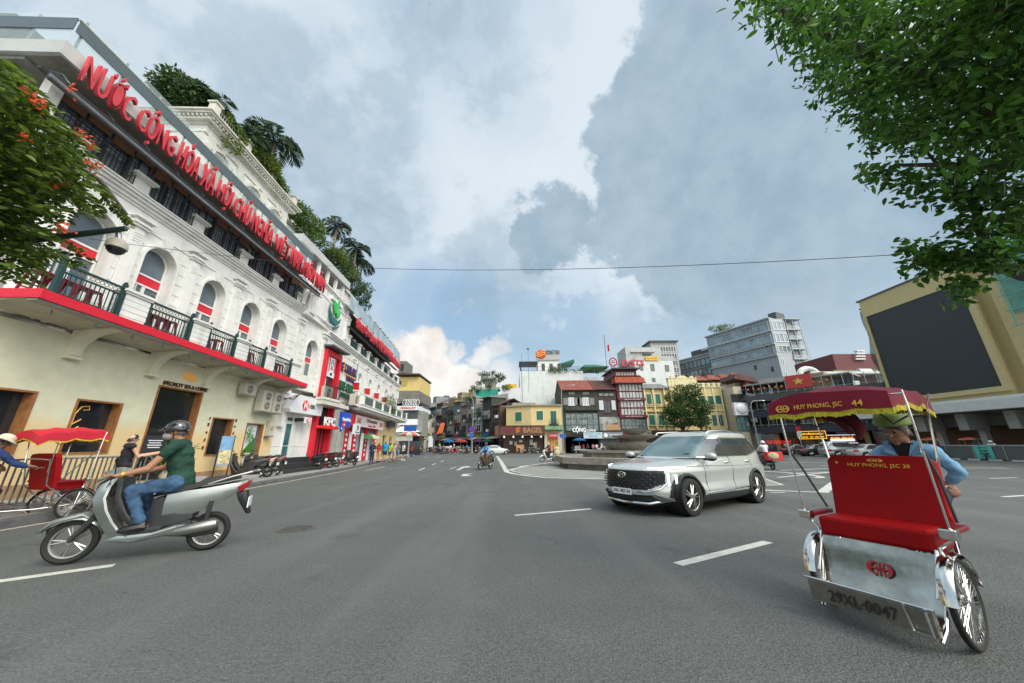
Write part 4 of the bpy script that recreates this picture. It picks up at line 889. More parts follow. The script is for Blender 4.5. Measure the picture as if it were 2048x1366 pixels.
for (px,py,r) in ((578,400,.5),(590,415,.7),(605,430,.8),(620,445,.8),(612,462,.7),(628,470,.7),(635,455,.6),(640,480,.4)):
    q=zt(px,py,-2.6); bl.append((tuple(q),(r,r*1.2,r*.8)))
t=thing('climbing_plant','bright green hanging creeper over the grey modern terrace roof','plant',(0,0,0),0,'creepers on the roof edges'); mb=MB(); foliage(mb,bl,6000,.17,.9,7); obj('foliage',mb,LF2,t)
bl=[]
for (px,py,r) in ((655,500,.6),(668,515,.7),(682,528,.8),(700,545,.8),(712,570,.8),(722,590,.8),(728,610,.6),(735,575,.5),(690,510,.6)):
    q=zt(px,py,-2.4); bl.append((tuple(q),(r,r*1.4,r*.9)))
t=thing('climbing_plant','dense dark planting along the roof of the pavilion end','plant',(0,0,0),0,'creepers on the roof edges'); mb=MB(); foliage(mb,bl,6500,.2,.5,7); obj('foliage',mb,LF1,t); mb=MB(); foliage(mb,[(tuple(zt(672,513,-2.2)),(.9,1.0,.6)),(tuple(zt(700,545,-2)),(.6,.6,.5))],1400,.18,.4); obj('foliage',mb,LF3,t)
for i,(px,py,h,fl) in enumerate(((662,480,1.3,1.35),(702,525,1.6,1.6),(715,548,1.2,1.5))):
    q=zt(px,py,-2.6); palm('coconut_palm','slim palm with drooping fronds on the roof, '+['above the hanging creeper','left one of the pair beyond','right one of the pair beyond'][i],(q.x+.3,q.y,q.z-1.0),h+.9,fl*1.25,12,LFP)
# white stepped penthouse beyond, pergola
mb=MB(); mb.box(4.5,9,2.0,7,12.0,15.0); mb.box(4.3,9.3,1.8,7,15.0,15.2); mb.box(8.5,14.5,2.2,7,12.0,13.6); mb.box(8.3,15,1.9,7,13.6,13.8)
obj('penthouse',mb,WHITE,wing); mb=MB()
for k in range(8): mb.box(12.0+k*.5,12.08+k*.5,.6,3,13.9,14.0)
mb.box(12,15.8,.6,.7,13.8,13.9); mb.box(15.5,15.6,.6,.7,11.4,13.9); obj('pergola',mb,PANEL,wing)
for k in range(8):
    s=6.5+k*1.55; q=Vector(lb(s,.2,12.1)); bush('roof_shrub','small clipped shrub behind the grey glass roof rail, %s from the near end'%nth[k],tuple(q),[((0,0,.35),(.3,.3,.3))],170,.14,LF1,'shrubs along the far roof rail')
q=Vector(lb(14.5,.9,4.7)); bush('balcony_tree','small pale leafed tree growing on the far balcony',tuple(q),[((0,0,1.2),(.55,.7,.8)),((.1,.3,.4),(.5,.6,.5)),((0,-.3,.2),(.4,.5,.6))],1100,.17,LF2)
# loungers on the terrace corner
for i in range(3):
    q=Vector(lc(4.6,-1.2-i*1.5,11.32)); t=thing('terrace_chair','dark rattan chair seen through the roof terrace glass, %s from the corner'%nth[i],'chair',tuple(q),R(-30+40*i),'chairs on the roof terrace')
    mb=MB(); mb.box(-.3,.3,-.3,.3,.35,.42); obj('seat',mb,BRB,t); mb=MB(); mb.hexa([(-.3,.25,.4),(.3,.25,.4),(.3,.31,.4),(-.3,.31,.4)],[(-.3,.45,.95),(.3,.45,.95),(.3,.5,.95),(-.3,.5,.95)]); obj('backrest',mb,BRB,t)
    for sx in (-1,1):
        for sy in (-1,1): mb=MB(); mb.cyl((sx*.25,sy*.25,0),(sx*.25,sy*.25,.36),.02,None,6); obj('leg',mb,BLK,t)
# ---------------------------------------------------------------- far side of the square
def at(px,py,y):
    r=ray(px,py); t=y/r.y; return r.x*t,EYE+r.z*t
def rc(fr,px0,py0,px1,py1,d=0.):
    m=(py0+py1)/2; a=fr.w(px0,m,d)[0]; b=fr.w(px1,m,d)[0]; c=fr.w((px0+px1)/2,py1,d)[1]; e=fr.w((px0+px1)/2,py0,d)[1]; return a,b,c,e
def house(name,label,fr,z1,dep,m,z0=0.,s0=0.,s1=None,cat='building',group=None,nm='wall'):
    t=thing(name,label,cat,fr.loc,fr.rz,group); mb=MB(); mb.box(s0,fr.L if s1 is None else s1,0,dep,z0,z1); obj(nm,mb,m,t); return t
def gable(mb,a,b,y0,y1,z,h,ov=.4,th=.12):
    """pitched roof, ridge along x"""
    ym=(y0+y1)/2
    mb.rings([[(x,y0-ov,z-.1),(x,ym,z+h),(x,y1+ov,z-.1),(x,y1+ov,z-.1+th),(x,ym,z+h+th),(x,y0-ov,z-.1+th)] for x in (a,b)])
def tile_mat(name,col,sc=(6,1.2,1)):
    m=mat(name,col,.85,var=.3,sc=2.5,dirt=.45,dc=tuple(c*.35 for c in col)); n=m.node_tree.nodes; l=m.node_tree.links; b=n['Principled BSDF']
    tc=n.new('ShaderNodeTexCoord'); w_=n.new('ShaderNodeTexWave'); w_.inputs['Scale'].default_value=2.2; w_.bands_direction='X'; l.new(tc.outputs['Object'],w_.inputs['Vector'])
    bp=n.new('ShaderNodeBump'); bp.inputs['Strength'].default_value=.8; bp.inputs['Distance'].default_value=.06; l.new(w_.outputs[0],bp.inputs['Height']); l.new(bp.outputs[0],b.inputs['Normal']); return m
TER=tile_mat('terracotta_tiles',(.25,.075,.05)); TERD=tile_mat('old_dark_tiles',(.10,.045,.038)); TERG=tile_mat('grey_roof_sheets',(.22,.23,.23))
SHG=mat('green_shutter',(.015,.14,.10),.55,var=.15,sc=6); YPA=mat('yellow_house_paint',(.66,.52,.25),.8,var=.07,streak=.35,dc=(.30,.26,.17),bump=.1)
YPL=mat('pale_yellow_trim',(.72,.64,.38),.8,var=.06,streak=.25,dc=(.36,.33,.24)); DGRN=mat('mossy_green_timber',(.035,.045,.03),.8,var=.4,dirt=.4,dc=(.1,.1,.07)); DBR=mat('grey_brown_timber',(.06,.045,.04),.8,var=.35)
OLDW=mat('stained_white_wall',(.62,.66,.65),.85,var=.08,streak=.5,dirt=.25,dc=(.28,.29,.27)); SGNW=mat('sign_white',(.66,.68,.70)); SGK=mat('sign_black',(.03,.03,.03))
Y0=66
def fx(px,py=906,y=Y0): return at(px,py,y)[0]
def F(pl,pr,y=Y0,py=906): return Frame((fx(pl,py,y),y),(fx(pr,py,y),y))
def shut(par,fr,q,label=None,mt=None,trim=YPL):
    a,b,c,d=rc(fr,*q); mb=MB(); mb.box(a-.1,b+.1,-.08,0,c-.12,c-.01); mb.box(a-.1,b+.1,-.06,0,d,d+.12); mb.box(a-.1,a,-.05,0,c,d); mb.box(b,b+.1,-.05,0,c,d); f=obj('window',mb,trim,par)
    m_=(a+b)/2; mb=MB()
    for (u,v) in ((a+.01,m_-.015),(m_+.015,b-.01)):
        mb.box(u,v,-.045,-.01,c,d); n=max(4,int((d-c)/.13))
        for i in range(n): z=c+.05+i*(d-c-.1)/n; mb.box(u+.05,v-.05,-.06,-.045,z,z+.05)
    obj('shutter',mb,mt or SHG,f); return f
# yellow corner house
fr=F(1007,1126); t=thing('corner_house','low yellow corner house with green shutters and brown signboard over a dark shop','building',fr.loc,fr.rz)
s_=lambda px,py=860:fr.w(px,py)[0]
bx=s_(1089,880); mid=s_(1062,830); mb=MB()
mb.rings([[(s_(1012,830),2.2,z),(mid,0,z),(s_(1125,830),0,z),(s_(1125,830),9,z),(s_(1012,830),9,z)] for z in (3.2,8.7)]); obj('upper_wall',mb,YPA,t)
mb=MB(); mb.rings([[(s_(1010,830),2.0,z),(mid,-.35,z),(s_(1126,830),-.35,z),(s_(1126,830),9,z),(s_(1010,830),9,z)] for z in (8.7,8.95)]); mb.box(s_(1025),mid+1,1.5,3,8.95,9.5); obj('eave',mb,mat('grey_eave',(.30,.28,.22),.8,var=.2),t)
mb=MB()
for k in range(24): x=s_(1014,830)+k*.47; mb.cyl((x,.5,9.0),(x,.5,9.25),.012,.004,4)
obj('spikes',mb,BLK,t)
mb=MB(); mb.box(0,bx,.8,9,0,3.3); obj('shop_wall',mb,DKWOOD,t)
mb=MB(); wall(mb,bx,fr.L,0,4.1,-.05,.4,[(bx+.5,fr.L-.8,.0,2.75)]); obj('door_surround',mb,mat('cream_surround',(.62,.56,.40),.8,var=.05),t)
mb=MB(); mb.box(bx+.5,fr.L-.8,.2,.25,0,2.75); obj('pane',mb,mat('golden_shop_interior',(.45,.26,.07),.5,var=.6,sc=3,emit=.25),t)
mb=MB(); [mb.box(bx+.5+k*.55,bx+.55+k*.55,.12,.2,0,2.75) for k in range(5)]; obj('door_frame',mb,DKWOOD,t)
mb=MB(); mb.hexa([(bx,-1.1,4.2),(fr.L+.2,-1.1,4.2),(fr.L+.2,0,4.2),(bx,0,4.2)],[(bx,-.9,4.55),(fr.L+.2,-.9,4.55),(fr.L+.2,0,5.1),(bx,0,5.1)]); obj('awning',mb,tile_mat('green_awning_tiles',(.16,.30,.16)),t)
for q in ((1073,822,1086,840),(1101,822,1113,848)): shut(t,fr,q)
a,b,c,d=rc(fr,1101,822,1113,848); mb=MB(); railing(mb,a-.3,b+.4,-.5,c,.9,.14,.012); mb.box(a-.3,b+.4,-.55,0,c-.08,c); obj('balcony_railing',mb,BLK,t)
# shutter on the bent face
mm=math.atan2(-2.2,mid-s_(1012,830)); mb=MB(); mb.m=Matrix.Translation((s_(1012,830),2.2,0))@Matrix.Rotation(mm,4,'Z'); L_=math.hypot(2.2,mid-s_(1012,830)); mb.box(L_*.38,L_*.38+1.3,-.05,-.01,5.9,7.6); obj('shutter',mb,SHG,t); mb=MB(); mb.m=Matrix.Translation((s_(1012,830),2.2,0))@Matrix.Rotation(mm,4,'Z'); mb.box(L_*.38-.12,L_*.38+1.42,-.09,-.005,5.76,5.89); mb.box(L_*.38-.1,L_*.38+1.4,-.07,-.005,7.61,7.72); obj('window_trim',mb,YPL,t)
sb=thing('shop_sign','long brown timber signboard with three panels above the dark shop','sign',fr.loc,fr.rz); a,b,c,d=rc(fr,1000,852,1089,870); BRS=mat('brown_sign_board',(.13,.05,.03),.6,var=.3,sc=4)
mb=MB(); mb.box(a,b,-1.2,-.9,c,d); mb.hexa([(a-.9,-1.1,c),(a,-1.1,c),(a,1.5,c),(a-.9,1.5,c)],[(a-.9,-1.1,d),(a,-1.1,d),(a,1.5,d),(a-.9,1.5,d)]); obj('board',mb,BRS,sb)
mb=MB()
for x in (a+.0,a+(b-a)*.33,a+(b-a)*.48,a+(b-a)*.96): mb.box(x,x+.1,-1.28,-1.2,c,d)
mb.box(a,b,-1.3,-1.2,d-.06,d+.04); mb.box(a,b,-1.3,-1.2,c-.04,c+.06); obj('frame',mb,DKWOOD,sb)
text('HANOI',mat('plum_letters',(.20,.02,.04),.5),sb,a+.4,a+(b-a)*.3,c+.35,d-.35,-1.22,.04,.03); text('BAGEL',mat('tan_letters',(.35,.18,.09),.5),sb,a+(b-a)*.52,b-.5,c+.35,d-.35,-1.22,.04,.03)
mb=MB(); [mb.prism([(a+(b-a)*.4-.5,c+.5+k*.3),(a+(b-a)*.4+.5,c+.8+k*.3),(a+(b-a)*.4+.3,c+.6+k*.3),(a+(b-a)*.4-.3,c+.35+k*.3)],-1.26,-1.2) for k in range(3)]; obj('emblem',mb,mat('orange_sign',(.65,.14,.03),.5),sb)
for i in range(5):
    mb=MB(); x=a+.8+i*1.7; mb.cyl((x,-1.4,c-.1),(x,-1.4,c-.5),.04,.25,10); obj('lamp_shade',mb,SGNW,sb)
rs_=thing('red_door_sign','small red sign over the golden doorway of the yellow house','sign',fr.loc,fr.rz); q=rc(fr,1097,866,1115,876,.3); mb=MB(); mb.box(q[0],q[1],-.35,-.2,q[2],q[3]); obj('board',mb,REDP,rs_); text('SOUVENIR',SGNW,rs_,q[0]+.15,q[1]-.15,q[2]+.25,q[3]-.2,-.36,.01,.01)
for i,(px,py,w_,h_) in enumerate(((1019,882,6,7),(1029,883,5,9),(1038,880,7,5),(1060,879,6,11),(1068,884,6,12))):
    q=rc(fr,px,py,px+w_,py+h_,-.0); pt=thing('window_poster','pale notice in the dark shop front under the brown signboard, %s from the left'%nth[i],'poster',fr.loc,fr.rz); mb=MB(); mb.box(q[0],q[1],.7,.78,q[2],q[3]); obj('sheet',mb,mat('poster_paper_%d'%(i%3),((.5,.5,.48),(.45,.33,.18),(.42,.44,.4))[i%3],.6,var=.35,sc=4),pt)
bd=thing('menu_board','tan standing board in front of the dark shop','sign',(fx(1040),64.8,0),0); mb=MB(); mb.box(-.7,.7,-.1,0,.1,1.55); obj('board',mb,mat('tan_board',(.45,.25,.12),.6,var=.3,sc=6),bd); mb=MB(); mb.box(-.75,-.7,-.1,.2,0,1.6); mb.box(.7,.75,-.1,.2,0,1.6); obj('leg',mb,DKWOOD,bd)
# white block behind
fw_=Frame((at(1003,772,76)[0],76),(at(1188,748,76)[0],76)); t=thing('white_block','big blank white building with planted roof terrace behind the yellow corner house','building',fw_.loc,fw_.rz)
sx=lambda px,py:fw_.w(px,py)
mb=MB(); mb.box(0,sx(1040,760)[0],0,14,0,sx(1020,776)[1]); mb.box(sx(1040,760)[0],fw_.L-2.5,0,14,0,sx(1100,742)[1]); mb.box(fw_.L-2.5,fw_.L+2,1.5,14,0,sx(1170,752)[1]); obj('wall',mb,OLDW,t)
z=sx(1100,742)[1]; mb=MB(); a=sx(1078,730)[0]; b=sx(1122,730)[0]; mb.box(a,b,3,10,z,z+3.3); obj('penthouse',mb,WHITE,t)
for k in range(3): recwin(t,a+.8+k*1.9,a+1.7+k*1.9,z+.2,z+2.5,2.9,'door',WHITE,GLD,1,1)
mb=MB(); a2=sx(1040,740)[0]; railing(mb,a2,fw_.L-3,.2,z,1.1,.5,.02,.05); mb.box(a2-.2,sx(1076,740)[0],.0,5,z+2.0,z+2.3); mb.box(a2,a2+.3,.2,.5,z,z+2.1); obj('roof_railing',mb,BLK,t)
mb=MB(); mb.hexa([(b,2.5,z+2.2),(b+3.6,2.5,z+2.6),(b+3.6,8,z+2.6),(b,8,z+2.2)],[(b,2.5,z+2.3),(b+3.6,2.5,z+3.4),(b+3.6,8,z+3.4),(b,8,z+3.3)]); obj('awning',mb,mat('green_awning',(.02,.12,.08),.7,var=.15),t)
mb=MB(); mb.box(b+6,b+11,3,10,z+1.5,z+1.7); mb.hexa([(b+5.5,3,z+1.7),(b+12,3,z+1.7),(b+12,9,z+1.7),(b+5.5,9,z+1.7)],[(b+6.5,5,z+2.6),(b+9,5,z+2.6),(b+9,7,z+2.6),(b+6.5,7,z+2.6)]); obj('canopy',mb,mat('green_awning',(.02,.12,.08)),t)
mb=MB(); mb.box(a2+.4,a2+.46,-.08,0,4,z+4.2); mb.box(a2+1.9,a2+1.96,0,.1,z-5,z+5.2); mb.ball((a2+1.93,.05,z+5.3),.25,8,6); obj('mast',mb,BLK,t)
mb=MB(); mb.box(.8,3.4,-.02,2,sx(1020,776)[1],sx(1020,776)[1]+.9); obj('roof_parapet',mb,mat('yellow_banner',(.65,.42,.02),.6,var=.4,sc=3),t)
for i,(x,w_) in enumerate(((a+3.2,1.2),(a+5.4,1.6),(a+9.5,2.6),(a+13.5,2.4),(1.2,1.0))):
    zz_=z if i<4 else sx(1020,776)[1]; bush('roof_planter','low planter hedge on the white block roof edge, %s along'%nth[i],(fw_.A.x+x,76.1,zz_),[((0,0,.2),(w_,.6,.55))],420,.3,LF1,'planters on the white block roof')
sg=thing('rooftop_sign','grey rooftop sign with a red and gold swirl at its left end','sign',(fw_.A.x,76,0),0)
mb=MB(); a,za=sx(1074,722); b,zb_=sx(1123,705); mb.box(a,b,2.6,3.0,z+3.3,z+5.6); obj('board',mb,mat('grey_sign_board',(.36,.38,.37),.6,var=.1),sg); text('SONG THU',mat('dark_letters',(.05,.06,.07),.5),sg,a+2.4,b-.1,z+4.6,z+5.7,2.55,.04,.02)
mb=MB(); mb.ball((a+1.2,2.5,z+4.7),(1.3,.12,1.1),16,10); e=obj('swirl',mb,mat('swirl_red',(.55,.05,.02),.5),sg); mb=MB()
for k in range(3): mb.tube([(a+.1+q*.3,2.36,z+5.2-k*.45-.25*math.sin(q*.8)) for q in range(8)],.1,6)
obj('stripe',mb,mat('gold_lettering',(.75,.38,.08)),sg)
# dark green coffee house
fr=F(1129,1198); t=thing('cafe_house','dark green timber shophouse with terracotta roof and white CỘNG CAPHE lettering','building',fr.loc,fr.rz); z1=fr.w(1160,780)[1]
mb=MB(); mb.box(0,fr.L,0,10,0,z1); mb.rings([[(x,0,z1),(x,5,z1+2.6),(x,10,z1)] for x in (.02,.2)]); obj('wall',mb,DGRN,t)
mb=MB(); gable(mb,-.2,fr.L,0,9,z1,2.6,.6); mb.tube([(fr.L-.1,-.6,z1+.1),(fr.L-.1,4.5,z1+2.8)],.12,6); obj('roof',mb,TER,t)
for q in ((1137,796,1149,810),(1165,796,1178,810)):
    a,b,c,d=rc(fr,*q); mb=MB(); [mb.box(a+k*(b-a)/4,a+k*(b-a)/4+.22,-.06,0,c,d) for k in range(4)]; mb.box(a-.1,b+.1,-.1,0,c-.12,c); mb.box(a,b,-.08,0,d,d+.1); f=obj('window',mb,SGNW,t); mb=MB(); mb.box(a,b,-.03,0,c,d); obj('pane',mb,GLD,f); mb=MB(); mb.box(a-1.0,a-.05,-.08,-.02,c,d); mb.box(b+.05,b+1.0,-.08,-.02,c,d); obj('shutter',mb,mat('worn_grey_shutter',(.22,.21,.19),.7,var=.2),f)
    mb=MB(); a3,b3,c3,d3=rc(fr,q[0],784,q[2],789); mb.box(a3,b3,-.05,0,c3,d3); obj('vent',mb,mat('worn_grey_shutter',(.22,.21,.19)),t)
a,b,c,d=rc(fr,1130,812,1197,820); mb=MB(); mb.box(a,b,-.5,0,c-.1,c+.1); mb.box(a,b,-.25,-.1,c+.1,d); obj('ledge',mb,DGRN,t)
a,b,c,d=rc(fr,1131,826,1197,862); recwin(t,a,b,c,d,-.12,'window',DGRN,mat('grey_green_glass',(.14,.18,.17),.2,var=.7,sc=1.5,spec=.8),6,3,.09)
mb=MB(); a,b,c,d=rc(fr,1131,876,1196,905); wall(mb,0,fr.L,0,3.2,-.5,.4,[(a,b,.0,2.9)]); mb.box(a,b,0,.1,0,2.9); obj('shop_front',mb,DKWOOD,t)
ff=fr.w
sg=thing('cafe_sign','white CỘNG CAPHE lettering on the dark green shophouse','sign',fr.loc,fr.rz); a,b,c,d=rc(fr,1143,855,1170,865); text('CỘNG',mat('logo_white',(.85,.85,.85)),sg,a,b,c-.15,d+.15,-.9,.05,.04); a,b,c,d=rc(fr,1171,859,1185,864); text('CAPHE',mat('logo_white',(.85,.85,.85)),sg,a,b+.4,c,d,-.9,.04,.02); mb=MB(); a,b,c,d=rc(fr,1140,868,1190,869); mb.box(a,b,-.9,-.75,c,d); obj('rail',mb,BLK,sg)
sg=thing('shop_sign','pale blue and white shop signboard right of the CỘNG CAPHE shop door','sign',fr.loc,fr.rz); a,b,c,d=rc(fr,1165,865,1202,877); mb=MB(); mb.box(a,b,-1.0,-.85,c,d); obj('board',mb,mat('pale_blue_board',(.48,.62,.66),.5),sg); text('Homestay - Travel',mat('blue_text',(.01,.12,.35),.5),sg,a+.3,b-.3,c+.7,d-.2,-1.02,.01,.02); text('0912 345',mat('blue_text',(.01,.12,.35)),sg,a+1,b-1,c+.2,c+.5,-1.02,.01,.0)
# brown house
fr=F(1198,1243); t=thing('brown_house','narrow dark brown shophouse with white shutters, grey signboard and roller door','building',fr.loc,fr.rz); z1=fr.w(1215,779)[1]
mb=MB(); mb.box(0,fr.L,.1,10,0,z1); obj('wall',mb,DBR,t); mb=MB(); gable(mb,-.1,fr.L+.1,0,9,z1,2.5,.5); obj('roof',mb,TERD,t)
a,b,c,d=rc(fr,1197,785,1228,793); recwin(t,a,b,c,d,0,'window',DBR,mat('grey_green_glass',(.14,.18,.17)),3,1,.12); 
a,b,c,d=rc(fr,1208,802,1222,826); recwin(t,a,b,c,d,.0,'window',DKWOOD,GLD,2,2,.08)
for q in ((1198,801,1207,820),(1223,801,1231,820)): a,b,c,d=rc(fr,*q); mb=MB(); mb.box(a,b,-.08,0,c,d); obj('shutter',mb,mat('white_shutter',(.55,.60,.60),.6,var=.1),t)
a,b,c,d=rc(fr,1199,834,1240,861); mb=MB(); mb.box(a,b,-.1,0,c,d); obj('mural',mb,mat('grey_mural',(.28,.30,.28),.7,var=.9,sc=.9),t); mb=MB(); mb.box(a+1.2,b-.2,-.14,-.1,c+.1,c+1.1); obj('mural_panel',mb,mat('tan_board',(.45,.25,.12)),t)
sg=thing('shop_sign','grey signboard with white TUCHFACO lettering and round logo','sign',fr.loc,fr.rz); a,b,c,d=rc(fr,1201,864,1243,877); mb=MB(); mb.box(a,b,-.9,-.7,c,d); obj('board',mb,mat('grey_sign_board2',(.17,.19,.20),.5),sg); text('TUCHFACO',mat('logo_white',(.85,.85,.85)),sg,a+1.3,b-.2,c+.4,d-.35,-.92,.02,.02); mb=MB(); mb.cyl((a+.75,-.95,(c+d)/2),(a+.75,-.9,(c+d)/2),.38,None,18); obj('logo',mb,mat('logo_white',(.85,.85,.85)),sg)
mb=MB(); mb.box(.2,fr.L-.2,-.3,0,0,2.6); [mb.box(.2,fr.L-.2,-.32,-.3,.15*k,.15*k+.06) for k in range(17)]; obj('roller_door',mb,DGREY,t)
# glazed narrow tower
fr=F(1245,1303); t=thing('glass_tower','narrow tower of window rows with dark red bands and orange tile roof','building',fr.loc,fr.rz); MAR=mat('maroon_paint',(.13,.015,.025),.5,var=.1)
# building leans slightly in the photograph only through perspective
z1=fr.w(1260,752)[1]; mb=MB(); mb.box(.0,fr.L-.2,0,12,0,z1); obj('wall',mb,MAR,t)
WG=mat('white_curtained_glass',(.40,.42,.41),.25,var=.35,sc=.8,spec=.7)
zr=lambda py:fr.w(1270,py)[1]
for k,(t0,b0) in enumerate(((768,782),(784,796),(802,815),(817,830))):
    mb=MB(); n=7; a,b=.45,fr.L-.45; c,d=zr(b0),zr(t0)
    f=None
    for i in range(n): x=a+(b-a)*i/n; mb.box(x+.07,x+(b-a)/n-.07,-.12,-.06,c+.05,d-.05)
    f=obj('pane_row',mb,WG,t); mb=MB(); mb.box(.2,fr.L-.4,-.06,0,c,d); [mb.box(a+(b-a)*i/n-.05,a+(b-a)*i/n+.05,-.16,-.06,c,d) for i in range(n+1)]; mb.box(.2,fr.L-.3,-.2,0,c-.12,c); obj('window_frames',mb,MAR,f)
for k,py in enumerate((799,833)):
    z=zr(py); mb=MB(); mb.box(.1,fr.L,-.45,0,z-.22,z+.22); o=obj('sign_band',mb,MAR,t); text('NHÀ HÀNG - RESTAURANT' if k==0 else 'BÚN - KEM BÚN ĐẬU',SGNW,o,1.2,fr.L-1.0,z-.13,z+.13,-.46,.01,.0)
c,d=zr(858),zr(837); recwin(t,.3,fr.L-.3,c,d,-.1,'window',DGREY,mat('grey_green_glass',(.14,.18,.17)),7,3,.08)
c,d=zr(766),zr(754); mb=MB(); mb.hexa([(-.4,-.9,c),(fr.L+.2,-.9,c),(fr.L+.2,2,c),(-.4,2,c)],[(-.1,-.1,d),(fr.L-.1,-.1,d),(fr.L-.1,2,d),(-.1,2,d)]); obj('roof',mb,tile_mat('orange_tiles',(.34,.075,.035)),t)
mb=MB(); mb.box(-.4,fr.L+.2,-1.0,-.85,c-.2,c); mb.box(-.2,fr.L-.5,-.2,10,z1,z1+.12); obj('trim',mb,MAR,t)
c,d=zr(750),zr(742); mb=MB(); mb.box(.1,fr.L-.8,.8,9,z1,d+.4); obj('attic',mb,MAR,t); recwin(t,.3,fr.L-1.2,z1+.1,d,.7,'window',MAR,WG,7,1,.12)
mb=MB(); mb.box(-.6,fr.L-.4,-.2,8,d+.4,d+.6); railing(mb,-.6,fr.L-.4,0,d+.6,.8,.6,.03,.06); mb.cyl((-1.2,1,d-3),(-1.2,1,d+8),.05,None,6); obj('roof_railing',mb,BLK,t)
sg=thing('rooftop_sign','red DGTS rooftop letters above the glazed narrow tower','sign',fr.loc,fr.rz); zz_=d+.9; text('DGTS',mat('dull_red_letters',(.45,.03,.05),.5),sg,1.5,6.0,zz_,zz_+1.3,-.2,.08,.04); mb=MB(); mb.tube([(-.2+.75*math.cos(q),-.2,zz_+.9+.85*math.sin(q)) for q in [2*PI*k/12 for k in range(12)]],.14,6,closed=True); mb.box(-.6,.2,-.25,-.15,zz_+.7,zz_+.9); mb.box(-.5,-.3,-.25,-.15,zz_+1.0,zz_+1.3); mb.box(-.1,.1,-.25,-.15,zz_+1.0,zz_+1.3); obj('emblem',mb,mat('dull_red_letters',(.45,.03,.05)),sg)
def flag(px,y,z0,z1,label,w_=1.3,h_=.9,hang=True):
    x=at(px,700,y)[0]; t=thing('flag',label,'flag',(x,y,z0),0); mb=MB(); mb.cyl((0,0,0),(0,0,z1-z0),.05,.03,8); obj('pole',mb,STEEL,t); mb=MB(); n=8; zt_=z1-z0-.1
    rs=[]
    for i in range(n+1):
        u=i/n; x_=(-.35*u if hang else -w_*u); rs.append([(x_,.12*math.sin(u*7),zt_-(h_*1.6 if hang else h_)-.25*u),(x_,.12*math.sin(u*7),zt_-.3*u*(1 if hang else .2))])
    mb.rings(rs,False,False); obj('cloth',mb,mat('flag_red',(.50,.015,.02),.7,var=.1),t); return t
flag(1219,67,15.5,21.5,'furled red flag on a thin pole left of the red rooftop letters')
# shop row sign under the tower
sg=thing('shop_sign','pale signboard with Green Tea lettering under the glazed narrow tower','sign',fr.loc,fr.rz); q=rc(fr,1264,862,1302,877,.5); mb=MB(); mb.box(q[0],q[1],-.8,-.6,q[2],q[3]); obj('board',mb,mat('beige_sign_board',(.38,.36,.31),.5),sg); text('Green Tea',mat('brown_lettering',(.09,.035,.012)),sg,q[0]+.8,q[1]-.2,q[2]+.85,q[3]-.15,-.82,.02,.02); text('Thai Sliders',mat('brown_lettering',(.09,.035,.012)),sg,q[0]+.8,q[1]-.2,q[2]+.2,q[2]+.6,-.82,.02,.01)
mb=MB(); mb.box(.3,fr.L-.3,-.2,0,0,2.9); obj('shop_front',mb,DKWOOD,t)
# long yellow colonial house
fr=F(1303,1472); t=thing('colonial_house','long pale yellow colonial house with green shutters behind the round tree','building',fr.loc,fr.rz); S_=lambda px,py:fr.w(px,py)
za=S_(1313,777)[1]; zb2=S_(1420,775)[1]; zp=S_(1370,765)[1]; xa=S_(1342,800)[0]; xb=S_(1398,800)[0]; XE=S_(1446,800)[0]
mb=MB(); mb.box(0-.9,xa,.3,10,0,za); mb.box(xa,xb,0,10,0,zb2+.2); mb.box(xb,XE,0,10,0,zb2); obj('wall',mb,YPA,t)
mb=MB(); mb.hexa([(-1.0,-.3,za),(xa,-.3,za),(xa,6,za),(-1.0,6,za)],[(-1.0,4,za+1.6),(xa,4,za+1.6),(xa,6,za+1.6),(-1.0,6,za+1.6)]); mb.hexa([(xb,1,zb2),(XE-1,1,zb2),(XE-1,9,zb2),(xb,9,zb2)],[(xb,4,zb2+1.9),(XE-4,4,zb2+1.9),(XE-4,5,zb2+1.9),(xb,5,zb2+1.9)]); obj('roof',mb,TERG,t)
mb=MB(); z_=zb2+.2; mb.box(xa-.1,xb+.1,-.1,.4,z_,z_+1.6); mb.box(xa-.2,xb+.2,-.2,.5,z_+1.6,z_+1.75)
P=[((xa+xb)/2+1.7*math.cos(PI*q/12),z_+.3+1.9*math.sin(PI*q/12)) for q in range(13)]; mb.prism(P,-.16,-.1)
for x in (xa+.5,xb-1.0): mb.box(x,x+.5,-.15,.4,z_,z_+2.1)
mb.box(xb,XE+.1,-.15,.3,zb2,zb2+.12); mb.box(xb,XE+.1,-.1,.2,zb2+.7,zb2+.82)
for k in range(5): x=xb+.3+k*(XE-xb-.6)/4; mb.box(x-.25,x+.25,-.12,.25,zb2,zb2+.9)
for i in range(int((XE-xb)/.3)): mb.box(xb+.1+i*.3,xb+.2+i*.3,0,.1,zb2+.12,zb2+.7)
zf=S_(1420,822)[1]; mb.box(-.9,XE+.1,-.18,0.3,zf-.05,zf+.1); mb.box(-.9,XE+.1,-.12,.3,zf+.9,zf+1.0)
for px in (1290,1308,1330,1395,1412,1428,1444): x=S_(px,800)[0]; mb.box(x-.12,x+.12,-.1,.3,4.3,zb2)
obj('trim',mb,YPL,t)
for q in ((1293,788,1303,808),(1311,788,1321,808),(1399,792,1410,808),(1416,792,1427,808),(1431,791,1442,808),(1298,830,1310,850),(1317,830,1329,850),(1338,836,1350,851),(1409,832,1418,850)): shut(t,fr,q)
for q in ((1430,830,1441,851),(1447,830,1458,851)):
    a,b,c,d=rc(fr,*q)
    if b>XE: continue
    mb=MB(); mb.box(a-.45,a,-.12,-.04,c,d); mb.box(b,b+.45,-.12,-.04,c,d); f=obj('shutter',mb,SHG,t); recwin(t,a,b,c,d,-.05,'window',mat('white_shutter',(.55,.60,.60)),GLD,3,3,.06)
